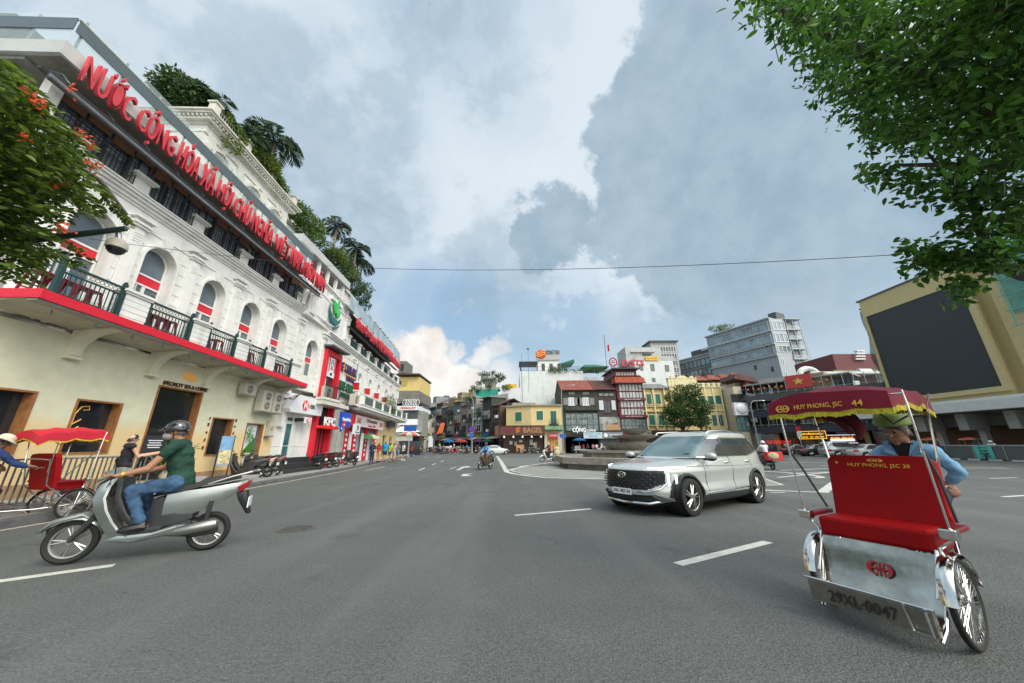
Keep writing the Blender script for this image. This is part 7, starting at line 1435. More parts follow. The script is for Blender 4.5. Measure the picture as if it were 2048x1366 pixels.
def stand(h=1.68,step=.0,arm=(.15,-.1),bend=.3,w=1.):
    k=h/1.72; s=step*k; x=lambda *a:V(*a)*k
    return dict(pel=x(0,0,.93),chest=x(.01,0,1.28),neck=x(0,0,1.47),head=x(.02,0,1.60),sh=(x(0,.19*w,1.42),x(0,-.19*w,1.42)),el=(x(arm[0]*.5,.24,1.14),x(arm[1]*.5,-.24,1.14)),wr=(x(arm[0]+bend*.4,.22,.93+bend*.35),x(arm[1]+bend*.4,-.22,.93+bend*.35)),hip=(x(0,.09,.90),x(0,-.09,.90)),kn=(x(s*.6+.03,.1,.49),x(-s*.35+.03,-.1,.49)),an=(x(s,.1,.085),x(-s,-.1,.085+abs(step)*.12)),toe=(x(s+.13,.11,.035),x(-s+.13,-.11,.035)))
def ride(lean=.12,reach=.50,hw=.3,z=.80,foot=.30,fx=.20,hz=.98):
    return dict(pel=V(-.22,0,z+.07),chest=V(-.22+lean,0,z+.42),neck=V(-.19+lean,0,z+.60),head=V(-.165+lean,0,z+.73),sh=(V(-.2+lean,.185,z+.55),V(-.2+lean,-.185,z+.55)),el=(V(.02+lean,.26,z+.33),V(.02+lean,-.26,z+.33)),wr=(V(reach-.16,hw-.01,hz+.02),V(reach-.16,-hw+.01,hz+.02)),hip=(V(-.18,.10,z+.06),V(-.18,-.10,z+.06)),kn=(V(.22,.16,z-.02),V(.22,-.16,z-.02)),an=(V(fx-.10,.15,foot+.08),V(fx-.10,-.15,foot+.08)),toe=(V(fx+.05,.16,foot+.03),V(fx+.05,-.16,foot+.03)))
def cloth(n,c,v=.12): return mat('cloth_'+n,c,.85,var=v,sc=7,bump=.25,bsc=9)
CL=dict(blue=cloth('blue',(.10,.25,.45)),red=cloth('red',(.42,.03,.02)),lime=cloth('lime',(.42,.55,.02)),cyan=cloth('cyan',(.01,.25,.50)),beige=cloth('beige',(.42,.35,.24)),white=cloth('white',(.62,.62,.62)),navy=cloth('navy',(.02,.025,.07)),black=cloth('black',(.014,.014,.018)),denim=cloth('denim',(.035,.085,.165),.5),green=cloth('green',(.008,.045,.03),.3),grey=cloth('grey',(.16,.17,.18)),yellow=cloth('yellow',(.60,.48,.02)),denimshirt=cloth('light_denim',(.17,.34,.52),.14),brown=cloth('brown',(.12,.07,.04)),pink=cloth('pink',(.55,.2,.25)))
# ---------------------------------------------------------------- two wheelers
def wheel(t,c,r,tw,spokes=5,wire=False,nm='wheel',rimm=None,fat=.05):
    w_=MB(); w_.lathe([(r-fat*1.1,-tw*.35),(r-fat*.5,-tw*.5),(r-fat*.12,-tw*.32),(r,0),(r-fat*.12,tw*.32),(r-fat*.5,tw*.5),(r-fat*1.1,tw*.35),(r-fat*1.1,-tw*.35)],c,'y',36); o=obj(nm,w_,RUB,t,True)
    rm=rimm or STEEL; mb=MB(); ri=r-fat*1.05; mb.lathe([(ri,-tw*.3),(ri-.02,-tw*.26),(ri-.02,tw*.26),(ri,tw*.3),(ri,-tw*.3)],c,'y',36); mb.cyl((c[0],c[1]-tw*.5,c[2]),(c[0],c[1]+tw*.5,c[2]),.035 if not wire else .022,None,12)
    if wire:
        n=wire
        for k in range(n):
            a=2*PI*k/n; b=a+(.5 if k%2 else -.5); sy=(.4 if k%4<2 else -.4)*tw; mb.cyl((c[0]+.02*math.cos(b),c[1]+sy,c[2]+.02*math.sin(b)),(c[0]+(ri-.01)*math.cos(a),c[1],c[2]+(ri-.01)*math.sin(a)),.0022,None,4,False)
    else:
        for k in range(spokes):
            a=2*PI*k/spokes
            for e in (-.13,.13): mb.tube([(c[0]+.03*math.cos(a),c[1],c[2]+.03*math.sin(a)),(c[0]+ri*math.cos(a+e),c[1],c[2]+ri*math.sin(a+e))],.011,6)
    obj('rim',mb,rm,o,True); return o
def scooter(name,label,loc,rz,col,s=1.,seat=None,group=None,plate=None,sil=None,wq=.265,cat='motor scooter'):
    t=thing(name,label,cat,loc,rz,group); t.scale=(s,s,s); seat=seat or BLACK; DK=mat('scooter_grey_plastic',(.03,.032,.035),.5,var=.25)
    sil=sil or mat('cast_aluminium',(.38,.38,.36),.35,.9,var=.15)
    wheel(t,(.665,0,wq),wq,.09,5,fat=.06,rimm=sil); wheel(t,(-.635,0,wq-.01),wq-.01,.10,5,fat=.06,rimm=sil); fo=wq-.265
    mb=MB(); n=9; a0,a1=R(20),R(168)
    rs=[]
    for i in range(n+1):
        a=a0+(a1-a0)*i/n; r_=.30+fo+.015*math.sin(PI*i/n); x,z=.665+r_*math.cos(a),.265+fo+r_*math.sin(a)+(.03 if i<2 else 0); w_=.055+.02*math.sin(PI*i/n); rs.append([(x,-w_,z-.05),(x,-w_*.7,z),(x,0,z+.015),(x,w_*.7,z),(x,w_,z-.05)])
    mb.rings(rs,False,False); mb.prism([(.42,.42),(.62,.56),(.86,.5),(.96,.36),(.84,.44),(.6,.5)],-.075,.075,.02); obj('front_fender',mb,col,t,True)
    mb=MB(); [mb.tube([(.665,.07*k,.265+fo),(.47,.06*k,.62),(.40,.03*k,.86)],[.017,.02,.024],8) for k in (-1,1)]; mb.tube([(.665,.05,.265),(.50,.055,.5)],.03,8); obj('fork',mb,DK,t,True)
    # front shield (leg shield) and belly as lofted strips
    P=[(.47,.98,.11),(.56,.86,.15),(.575,.72,.19),(.53,.58,.20),(.45,.44,.19),(.36,.30,.175),(.26,.215,.16)]; Q=[(.36,1.0,.08),(.42,.86,.12),(.42,.72,.16),(.36,.58,.18),(.28,.45,.18),(.2,.34,.17),(.1,.27,.16)]
    mb=MB(); mb.rings([[(a[0],-a[2]*.25,a[1]),(a[0]-.03,-a[2]*.75,a[1]),(b[0]+.02,-b[2]*1.08,b[1]),(b[0],-b[2],b[1]),(b[0],b[2],b[1]),(b[0]+.02,b[2]*1.08,b[1]),(a[0]-.03,a[2]*.75,a[1]),(a[0],a[2]*.25,a[1])] for a,b in zip(P,Q)]); obj('front_shield',mb,col,t,True)
    mb=MB(); mb.prism([(.38,.95),(.36,.70),(.25,.48),(.12,.36),(-.05,.33),(-.05,.38),(.08,.42),(.19,.54),(.29,.74),(.31,.95)],-.15,.15,.02); obj('inner_panel',mb,DK,t,True)
    mb=MB(); mb.prism([(.34,.24),(.10,.19),(-.25,.24),(-.42,.36),(-.30,.36),(-.1,.30),(.2,.30)],-.17,.17,.025); obj('side_skirt',mb,col,t,True)
    mb=MB(); mb.prism([(.22,.30),(-.12,.28),(-.2,.36),(.18,.35)],-.16,.16,.01); obj('floorboard',mb,DK,t,True)
    TP=[(-.02,.40,.66,.12),(-.14,.40,.74,.145),(-.30,.42,.78,.155),(-.50,.50,.80,.15),(-.70,.60,.83,.12),(-.86,.70,.86,.08),(-.96,.79,.88,.03)]
    mb=MB(); mb.rings([[(x,0,lo+.02),(x,-w_*.8,lo),(x,-w_*1.08,(lo+hi)/2+.03),(x,-w_*.85,hi-.02),(x,0,hi),(x,w_*.85,hi-.02),(x,w_*1.08,(lo+hi)/2+.03),(x,w_*.8,lo)] for x,lo,hi,w_ in TP[1:]]); obj('tail_panel',mb,col,t,True)
    mb=MB(); mb.rings([[(x,0,lo),(x,-w_,lo),(x,-w_*1.0,(lo+hi)/2),(x,-w_*.9,hi-.02),(x,0,hi),(x,w_*.9,hi-.02),(x,w_,(lo+hi)/2),(x,w_,lo)] for x,lo,hi,w_ in [(.0,.36,.68,.10),(-.1,.34,.72,.13),(-.28,.36,.60,.14),(-.45,.42,.58,.12)]]); obj('battery_box',mb,DK,t,True)
    mb=MB(); mb.rings([[(x,-w_,z),(x,-w_*.9,z+h),(x,0,z+h+.012),(x,w_*.9,z+h),(x,w_,z)] for x,z,h,w_ in [(.02,.70,.02,.07),(-.05,.71,.06,.12),(-.25,.75,.07,.145),(-.42,.79,.06,.14),(-.48,.81,.09,.135),(-.7,.85,.075,.11),(-.86,.88,.03,.07)]],True); obj('seat',mb,seat,t,True)
    mb=MB(); mb.tube([(-.55,.15,.83),(-.8,.13,.92),(-1.0,.08,.97),(-1.03,0,.98),(-1.0,-.08,.97),(-.8,-.13,.92),(-.55,-.15,.83)],.016,6); obj('grab_rail',mb,sil,t,True)
    mb=MB(); mb.prism([(-.86,.78),(-1.0,.86),(-.99,.79),(-.9,.70)],-.09,.09,.015); obj('tail_light',mb,mat('red_lens',(.35,.01,.015),.2,var=.1,coat=1),t,True)
    mb=MB(); mb.prism([(-.86,.70),(-.98,.72),(-1.06,.42),(-1.02,.42),(-.90,.60)],-.07,.07,.01); obj('mud_flap',mb,BLACK,t,True)
    mb=MB(); mb.tube([(.36,.30,.95),(.42,.22,.85),(.44,.1,.9)],.005,4); mb.tube([(.36,-.30,.95),(.42,-.2,.83),(.44,-.1,.9)],.005,4); mb.tube([(-.3,.15,.33),(.0,.16,.27),(.1,.15,.35)],.006,4); obj('cable',mb,BLACK,t)
    mb=MB(); mb.box(-1.035,-1.02,-.09,.09,.50,.64); obj('number_plate',mb,SGNW,t)
    mb=MB(); mb.prism([(-.05,.36),(-.2,.22),(-.5,.18),(-.72,.2),(-.7,.32),(-.4,.40)],-.10,.08,.02); mb.box(-.45,-.25,-.13,.12,.24,.40); obj('engine',mb,DK,t)
    mb=MB()
    for k in (1,): mb.tube([(-.24,.13*k,.25),(-.30,.15*k,.27),(-.34,.155*k,.28),(-.68,.16*k,.33),(-.74,.16*k,.34),(-.76,.16*k,.345)],[.02,.04,.062,.066,.05,.015],14)
    obj('exhaust',mb,sil,t,True)
    mb=MB(); mb.tube([(-.60,.12,.34),(-.62,.12,.62)],[.022,.028],8); [mb.lathe([(.034,-.005),(.034,.005)],(-.61,.12,.38+q*.03),'z',10) for q in range(7)]; obj('shock_absorber',mb,DK,t)
    mb=MB(); mb.rings([[(x,-w_,z),(x+.02,-w_*.6,z+h),(x+.02,w_*.6,z+h),(x,w_,z)] for x,z,h,w_ in [(.58,.86,.02,.05),(.53,.90,.10,.12),(.43,.97,.10,.15),(.34,1.01,.05,.12)]]); o=obj('handlebar_cover',mb,col,t,True)
    mb=MB(); mb.rings([[(x,-w_,z),(x,w_,z),(x,w_*.6,z-.06),(x,-w_*.6,z-.06)] for x,z,w_ in [(.60,.88,.03),(.555,.95,.10)]]); obj('headlight',mb,glass('headlamp_lens',(.35,.38,.40)),o)
    mb=MB(); mb.tube([(.36,.34,.96),(.40,.16,.98),(.40,-.16,.98),(.36,-.34,.96)],.014,6); [mb.cyl((.36,.34*k,.96),(.37,.24*k,.965),.019,None,8) for k in (-1,1)]; mb.tube([(.47,.33,.93),(.44,.2,.96)],.007,4); obj('handlebar',mb,BLACK,t,True)
    for k in (-1,1): mb=MB(); mb.cyl((.39,.2*k,1.0),(.38,.27*k,1.14),.006,None,5); mb.ball((.37,.29*k,1.17),(.015,.05,.035),10,6); obj('mirror',mb,BLACK,t,True)
    return t
def face_to(a,b): return math.atan2(b[1]-a[1],b[0]-a[0])
SILV=mat('silver_scooter_paint',(.30,.33,.32),.3,.75,var=.08,coat=.8,bump=.04)
# foreground scooter, rider in green
Fw=gnd(118,1130); Rw=gnd(417,1099); s=(Fw-Rw).length/1.30; rz=face_to(Rw,Fw); mid=Rw.lerp(Fw,.49); mid.z=0
scooter('motor_scooter','silver motor scooter ridden by the man in the green shirt, crossing at the left',tuple(mid),rz,SILV,s*.94,plate=True,wq=.245)
J=ride(.10,.50,.30,.80,.30,.16,.97); J['kn']=(V(.20,.17,.80),V(.2,-.17,.80)); J['an']=(V(.02,.17,.40),V(.04,-.16,.40)); J['toe']=(V(.17,.18,.345),V(.18,-.17,.345)); J['head']=V(-.03,0,1.53); J['neck']=V(-.08,0,1.40); J['wr']=(V(.33,.29,.99),V(.33,-.29,.99)); J['el']=(V(.08,.27,1.06),V(.08,-.27,1.06))
g0=(V(.9,.05,-.05),V(0,0,1),.95)
t=person('man riding the silver scooter in a dark green shirt, jeans, black helmet and face mask',tuple(mid),rz,J,CL['green'],CL['denim'],mat('skin_weathered',(.36,.18,.10),.55,var=.12),1.,.010,.42,.97,helmet(mat('glossy_black_helmet',(.02,.018,.02),.15,var=.2,coat=1)),True,BLACK,fine=True,grip=(g0,(V(.9,-.05,-.05),V(0,0,1),.95)),face=V(1,.05,-.08)); t.scale=(s*.935,)*3
mb=MB(); mb.ball((.045,0,1.475),(.075,.066,.06),12,8); mk=obj('face_mask',mb,mat('patterned_mask',(.30,.27,.28),.8,var=.35,sc=40),t,True)
mb=MB(); mb.lathe([(.041,-.015),(.041,.015),(.036,.015),(.036,-.015)],n=14); mb.m=Matrix.Identity(4); o=obj('watch',mb,mat('gold_watch',(.65,.45,.12),.3,.8),t,True); o.location=(.275,.287,1.0); o.rotation_euler=(0,R(78),0)
# blue jacket rider in the middle
a=gnd(960,940); b=gnd(985,937); rz=face_to((a.x+.55,a.y+1.15),(a.x,a.y)); c=V(a.x+.3,a.y+.6,0)
GB=mat('dark_gold_paint',(.14,.11,.07),.3,.6,coat=.6)
scooter('motor_scooter','brown and black scooter ridden towards the camera in the middle of the road',tuple(c),rz,GB,1.0)
person('rider in a light blue jacket and dark helmet coming towards the camera',tuple(c),rz,ride(),CL['blue'],CL['brown'],None,1.,.022,1.9,1.,helmet(mat('blue_black_helmet',(.02,.03,.05),.3)))
# loaded motorbike
a=gnd(1085,924); c=V(a.x+.6,a.y+.5,0); rz=R(205)
scooter('motor_scooter','white scooter heavily loaded with pale sacks in front of the yellow corner house',tuple(c),rz,mat('white_scooter_paint',(.55,.56,.55),.3,coat=.6),1.0)
person('rider in a plum jacket on the sack laden scooter',tuple(c),rz,ride(),cloth('plum',(.12,.03,.06)),CL['black'],None,1.,.028,1.9,1.,helmet(mat('red_white_helmet',(.55,.35,.32),.3)))
for i,(x,y,z,r) in enumerate(((-.75,.35,.75,.3),(-.8,-.35,.7,.28),(-.95,0,1.05,.3),(-.6,.3,.4,.25))):
    sk=thing('sack','pale stuffed sack tied on the white scooter, '+['left side upper','right side','top one behind the rider','left side lower'][i],'sack',tuple(c+Matrix.Rotation(rz,3,'Z')@V(x,y,z-r)),rz,'sacks on the scooter'); mb=MB(); mb.ball((0,0,r),(r*1.1,r*.8,r),10,7); obj('sack_body',mb,mat('woven_sack',(.42,.38,.22),.85,var=.4,sc=6,bump=.6,bsc=8),sk,True); mb=MB(); mb.cyl((0,0,r*1.9),(0,0,r*2.1),.05,.08,8); obj('tied_neck',mb,mat('woven_sack',(.42,.38,.22)),sk)
# rider beyond the car with red box
a=gnd(1548,940); c=V(a.x+.2,a.y+.8,0); scooter('motor_scooter','scooter carrying a red delivery box, seen from behind past the car',tuple(c),R(80),BLACK,1.0)
person('rider in white seen from behind on the scooter with the red box',tuple(c),R(80),ride(),CL['white'],CL['grey'],None,1.,.028,1.9,1.,helmet(SGNW))
bx_=thing('delivery_box','red delivery box hung on the scooter beyond the car','box',tuple(c+Matrix.Rotation(R(80),3,'Z')@V(-.95,0,.55)),R(80)); mb=MB(); mb.box(-.2,.25,-.42,.42,0,.48); obj('box_body',mb,REDP,bx_,bevel=.03); mb=MB(); mb.ball((-.22,.1,.25),(.1,.3,.2),8,6); obj('bag',mb,mat('woven_sack',(.42,.38,.22)),bx_)
# parked scooters on the pavement
PK=[(500,957,250,(.03,.03,.03),'black scooter parked before the narrow window, nose to the wall'),(522,955,235,(.5,.48,.42),'cream and black scooter parked second from the left on the pavement'),(538,952,240,(.12,.13,.12),'grey scooter parked third from the left beside the granite steps'),(636,939,215,(.02,.02,.03),'black scooter parked in front of the red entrance, left one of three'),(655,936,218,(.10,.02,.02),'dark red scooter parked in front of the red entrance, middle one'),(668,934,222,(.05,.05,.05),'charcoal scooter parked in front of the red entrance, right one'),(712,930,192,(.03,.03,.03),'black scooter parked alone by the green umbrella')]
for px,py,rz_,c_,lb_ in PK:
    a=gnd(px,py,.15); scooter('motor_scooter',lb_,tuple(a+V(-.5,.1,0)),R(rz_-50),mat('scooter_paint_%.2f_%.2f'%(c_[0],c_[2]),c_,.3,coat=.5),1.0,group='scooters parked on the left pavement')
# people on the left pavement
def at_side(px,py,z=.15): return tuple(gnd(px,py,z))
W_=[((742,927),'woman in a navy dress with a white bag under the green umbrella',CL['navy'],CL['navy'],'long',.9,R(100),1.62,.05,1.),
((755,924),'woman in a red top and beige skirt beside the green umbrella',CL['red'],CL['beige'],'long',.9,R(80),1.6,.04,.5),
((768,924),'man in a bright blue shirt and dark shorts seen from behind',CL['cyan'],CL['navy'],True,.9,R(95),1.72,.08,.45),
((778,924),'woman in a lime green top and denim shorts on the pavement',CL['lime'],CL['denim'],'long',.9,R(60),1.62,.12,.3),
((786,922),'woman in beige next to the lime green top',CL['beige'],CL['beige'],'long',1.5,R(80),1.62,.1,.9),
((794,921),'person in a grey top and pale blue shorts walking away',CL['grey'],CL['blue'],True,.9,R(70),1.6,.12,.45),
((805,921),'tallest walker in a white shirt, dark skirt and white shoes at the kerb',CL['white'],CL['black'],True,.9,R(50),1.75,.2,.5),
((822,914),'person in a red shirt near the white awning',CL['red'],CL['navy'],True,.9,R(90),1.65,.05,1.)]
for (p,lb_,tp,bt_,hr,sl_,rz_,hh,st,lg_) in W_:
    person(lb_,at_side(*p,z=.15 if p[0]<800 else .0),rz_,stand(hh,st),tp,bt_,None,hh/1.72,.026,sl_,lg_,None,hr,SGNW if 'white shoes' in lb_ else None,'people walking on the left pavement')
# far people and riders
FR_=[(838,905,'yellow','rider in a yellow shirt and white helmet at the street mouth',(.1,.1,.1),190),(878,906,'grey','rider in grey, first of the pair crossing the street mouth',(.05,.05,.06),170),(908,906,'beige','rider in beige, second of the pair crossing the street mouth',(.45,.05,.10),10),(1068,906,'grey','rider in grey in front of the menu board',(.04,.08,.07),180),(1205,907,'white','rider in white passing the roller door',(.4,.4,.4),15)]
for px,py,cl_,lb_,c_,ang in FR_:
    y=62; x=at(px,py,y)[0]; scooter('motor_scooter','small scooter under the '+lb_,(x,y,0),R(ang),mat('scooter_paint_%.2f_%.2f'%(c_[0],c_[2]),c_,.3),1.05); person(lb_,(x,y,0),R(ang),ride(),CL[cl_],CL['black'],None,1.,.04,1.9,1.,helmet(SGNW),group='distant riders')
for i in range(12):
    px=[884,893,922,932,951,960,1040,1050,1062,1148,1158,1223][i]; y=64; sc2=scooter('motor_scooter','distant dark scooter parked at the kerb across the square, %s from the left'%nth[i],(at(px,906,y)[0],y+rnd(0,1.5),0),R(rnd(60,120)),[BLACK,DGREY,mat('scooter_paint_0.40_0.40',(.4,.4,.4),.3)][i%3],1.05,group='scooters parked across the square')
for i,(px,cl_,b_,lb_) in enumerate(((1147,'black','black','vendor in black beside the blue umbrella'),(1167,'red','grey','customer in red right of the blue umbrella'),(1176,'black','black','tall customer in black before the pale blue signboard'),(1187,'pink','black','woman in pink at the street stall'),(1194,'white','grey','child sized customer in white at the stall'),(1575,'beige','grey','woman in beige walking past the dark restaurant'),(1581,'pink','white','woman in pink walking past the dark restaurant'),(1541,'green','navy','person in green before the restaurant doorway'),(1533,'grey','black','person in grey before the restaurant doorway'))):
    y=63.5 if px<1300 else 50; person(lb_,(at(px,906,y)[0],y,0),R(rnd(-120,-60)),stand(1.65,.08),CL[cl_],CL[b_],None,1,.04,.6,.9,None,True,group='people across the square')
def umbrella(name,label,loc,r,h,c1,c2,n=8,tilt=0):
    t=thing(name,label,'umbrella',loc,0); mb=MB(); mb.cyl((0,0,0),(0,0,h+.1),.022,None,8); obj('pole',mb,SGNW,t)
    for col,nm,par in ((c1,'canopy_panel',0),(c2,'canopy_stripe',1)):
        mb=MB()
        for k in range(n):
            if k%2!=par and c1!=c2: continue
            a,b=2*PI*k/n,2*PI*(k+1)/n; m_=(a+b)/2
            for (r0,z0),(r1,z1) in (((0,h),(r*.5,h-.10*r)),((r*.5,h-.10*r),(r,h-.32*r)),((r,h-.32*r),(r*1.0,h-.42*r))): mb.add([(r0*math.cos(a),r0*math.sin(a),z0),(r1*math.cos(a),r1*math.sin(a),z1),(r1*.95*math.cos(m_),r1*.95*math.sin(m_),z1-.02),(r1*math.cos(b),r1*math.sin(b),z1),(r0*math.cos(b),r0*math.sin(b),z0)],[(0,1,2,3,4)])
        obj(nm,mb,col,t)
    mb=MB(); mb.lathe([(.25,0),(.25,.08),(.05,.1)],n=12); obj('base',mb,GREY,t); return t
UG=mat('umbrella_green',(.10,.22,.06),.7,var=.15); UW=mat('umbrella_pale',(.50,.55,.42),.7,var=.1)
umbrella('parasol','large green parasol with pale panels over the left pavement',at_side(731,922),1.15,2.45,UG,UW,8); c=at_side(815,912); umbrella('parasol','red and white striped parasol in front of the white awning',(c[0],c[1],.1),1.5,3.3,mat('umbrella_red',(.50,.10,.07),.7),UW,12)
umbrella('parasol','blue parasol over the street stall across the square',(at(1160,906,63)[0],63,0),1.25,2.7,mat('umbrella_blue',(.03,.20,.48),.7),mat('umbrella_blue',(.03,.20,.48),.7),8)
st=thing('street_stall','low street stall with glass case and bowls under the blue parasol','stall',(at(1160,906,62.4)[0],62.4,0),0); mb=MB(); mb.box(-1.1,1.1,-.4,.4,.55,.75); obj('counter',mb,STEEL,st); mb=MB(); mb.box(-.9,.1,-.35,.3,.75,1.3); obj('glass_case',mb,glass('stall_glass',(.25,.27,.25)),st)
for x in (-.7,.7): wheel(st,(x,-.35,.22),.22,.06,5)
# crowding of the street mouth: riders, walkers, goods, all separate things
random.seed(21)
mixc=['red','blue','lime','grey','white','black','beige','cyan','pink','navy']
for i in range(10):
    px=856+i*11+rnd(-4,4); y=rnd(70,84); x=at(px,905,y)[0]; person('small figure in %s standing at the mouth of the far street, %s from the left'%(mixc[i],nth[i]),(x,y,0),R(rnd(0,360)),stand(1.62,.1),CL[mixc[i]],CL[['black','navy','denim','grey'][i%4]],None,1,.05,.7,.9,None,True,group='people in the far street')
for i in range(12):
    px=862+i*9.5+rnd(-3,3); y=rnd(67,80); scooter('motor_scooter','tiny scooter parked in the mouth of the far street, %s from the left'%nth[i],(at(px,905,y)[0],y,0),R(rnd(40,140)),[BLACK,DGREY,REDP,SGNW,mat('scooter_paint_blue',(.02,.06,.2),.3)][i%5],1.05,group='scooters parked in the far street')
for i in range(9):
    px=868+i*15+rnd(-4,4); y=rnd(72,88); x=at(px,905,y)[0]; t=thing('goods_crate','stack of market goods on the far street pavement, %s from the left'%nth[i],'crate',(x,y,0),R(rnd(-20,20)),'goods stacked in the far street'); mb=MB(); mb.box(-.6,.6,-.4,.4,0,.7); obj('crate',mb,[WOOD,REDP,GREENP,mat('sign_col_2',(.55,.40,.05))][i%4],t); mb=MB(); mb.box(-.5,.4,-.35,.3,.7,1.3); obj('box',mb,[mat('pale_box',(.4,.36,.28)),WOOD,SGNW][i%3],t)
for i,(px,y,c_) in enumerate(((898,76,'umbrella_blue'),(921,72,'umbrella_red'),(958,74,'umbrella_plum'),(975,71,'umbrella_dark_green'))):
    umbrella('parasol','parasol over the stalls in the far street, %s from the left'%nth[i],(at(px,905,y)[0],y,0),1.4,2.7,mat(c_,{'umbrella_blue':(.03,.20,.48),'umbrella_red':(.50,.10,.07),'umbrella_plum':(.16,.03,.16),'umbrella_dark_green':(.02,.1,.05)}[c_],.7),mat(c_,(.3,.3,.3)),8)
# ---------------------------------------------------------------- cars
def car(name,label,loc,rz,tab,col,s=1.,wb=(1.38,-1.385),wr=.36,N_=300,dz=.03,n=5.2,side=(1.13,1.53,.92,-2.02,(-.28,-1.22)),fine=False,group=None,archr=.42,clad=True,grille=True,gz=(.50,.88),zs=1.):
    t=thing(name,label,'car',loc,rz,group); t.scale=(s,s,s*zs)
    # level table (z, front x, rear x, half width) -> dense levels
    L=[]; T=tab
    for i in range(len(T)-1):
        a,b=T[i],T[i+1]; d=math.sqrt(sum((p-q)**2 for p,q in zip(a,b))); k=max(1,int(d/dz)); p0=T[max(i-1,0)]; p3=T[min(i+2,len(T)-1)]
        for j in range(k):
            u=j/k; L.append([.5*((2*a[m])+(-p0[m]+b[m])*u+(2*p0[m]-5*a[m]+4*b[m]-p3[m])*u*u+(-p0[m]+3*a[m]-3*b[m]+p3[m])*u**3)*.35+.65*(a[m]+(b[m]-a[m])*u) for m in range(4)])
    L.append(list(T[-1]))
    def cont(lv):
        z,xf,xr,w_=lv; P=[]
        for k in range(720):
            a=2*PI*k/720; c_,s_=math.cos(a),math.sin(a); nn=n*(.62 if c_>0 and z<1.1 else .9); x=(xf+xr)/2+(xf-xr)/2*math.copysign(abs(c_)**(2/nn),c_); y=w_*math.copysign(abs(s_)**(2/nn),s_)
            tp=1-.05*max(0,(x-.9)/1.4)-.04*max(0,(-x-1.2)/1.2); P.append((x,y*tp))
        d=[0]
        for k in range(720): q=P[(k+1)%720]; d.append(d[-1]+math.hypot(q[0]-P[k][0],q[1]-P[k][1]))
        o=[];j=0
        for k in range(N_):
            tgt=d[-1]*k/N_
            while d[j+1]<tgt: j+=1
            u=(tgt-d[j])/(d[j+1]-d[j]+1e-9); a,b=P[j],P[(j+1)%720]; x,y=a[0]+(b[0]-a[0])*u,a[1]+(b[1]-a[1])*u
            zz=z
            if clad and abs(y)>.7: zz=z
            o.append((x,y,zz))
        return o
    G_=[cont(l) for l in L]
    cls={}
    z0,z1,xa,xb,pil=side
    for i in range(len(G_)-1):
        for k in range(N_):
            a,b,c,d=G_[i][k],G_[i][(k+1)%N_],G_[i+1][(k+1)%N_],G_[i+1][k]; cx=(a[0]+c[0])/2; cy=(a[1]+c[1])/2; cz=(a[2]+c[2])/2
            nrm=(V(*b)-V(*a)).cross(V(*d)-V(*a)); nrm=nrm.normalized() if nrm.length>1e-9 else V(0,0,1)
            ay=abs(cy); key='body'; sidey=abs(nrm.y)>.62
            wd=min(math.hypot(cx-wb[0],cz-wr),math.hypot(cx-wb[1],cz-wr))
            if ay>.62 and wd<archr-.035: continue
            w_at=L[i][3]
            if cz>z0-.02:
                if sidey:
                    fx_=xa-(cz-z0)*1.75; rx_=xb+(cz-z0)*.55; zb_=z0+max(0,(-cx-1.2))*.16
                    if cz<z1 and zb_<cz and rx_<cx<fx_:
                        key='pillar' if min(abs(cx-p_) for p_ in pil)<.045 else 'window'
                    elif z0-.02<cz<z1+.025 and rx_-.04<cx<fx_+.045 and cz>zb_-.03: key='trim'
                elif nrm.x>.25 and nrm.z<.93 and cz<z1+.06 and ay<w_at-.07 and cx>-.6: key='windscreen'
                elif nrm.x<-.35 and z0+.06<cz<z1+.0 and ay<w_at-.1: key='rear_window'
            if clad and cz<.36 and key=='body': key='cladding'
            if clad and sidey and wd<archr+.035 and cz<.9 and key=='body': key='cladding'
            if grille and key=='body' and cx>wb[0]+.5 and nrm.x>.3:
                gw=.74-.25*max(0,(.64-cz)/.14)
                if gz[0]<cz<gz[1] and ay<gw: key='grille'
                elif gz[0]+.08<cz<gz[1]-.08 and ay<.93: key='headlight'
                elif .27<cz<.42 and ay<.62-.0: key='lower_intake'
            if not grille and key=='body':
                if cx>wb[0]+.45 and .55<cz<.72 and ay>.5: key='headlight'
                if cx<wb[1]-.55 and .62<cz<.86 and ay>.52: key='tail_lamp'
                if cx>wb[0]+.5 and nrm.x>.3 and .3<cz<.5 and ay<.55: key='grille'
            elif key=='body' and cx<wb[1]-.75 and .85<cz<1.05 and ay>.4: key='tail_lamp'
            cls.setdefault(key,[]).append((a,b,c,d))
    MT=dict(body=col,window=GLCAR,pillar=BLACK,trim=CHR if fine else BLACK,windscreen=WSCR,rear_window=GLCAR,cladding=CLAD,grille=GRL,headlight=glass('headlamp_lens',(.35,.38,.40)),running_light=mat('lit_lamp_white',(.9,.92,.95),.3,emit=1.2,var=0),lower_intake=BLACK,tail_lamp=mat('red_lens',(.35,.01,.015)))
    body=None
    for key in ['body']+[k for k in cls if k!='body']:
        mb=MB(); idx={}; vs=[]; fs=[]
        for f in cls[key]:
            q=[]
            for p in f:
                kk=(round(p[0],4),round(p[1],4),round(p[2],4))
                if kk not in idx: idx[kk]=len(vs); vs.append(p)
                q.append(idx[kk])
            if len(set(q))>2: fs.append(tuple(dict.fromkeys(q)))
        mb.add(vs,fs)
        if key=='body': mb.add(G_[-1],[tuple(range(N_))])
        o=obj(key,mb,MT[key],t,True,auto=70)
        if key=='body': body=o
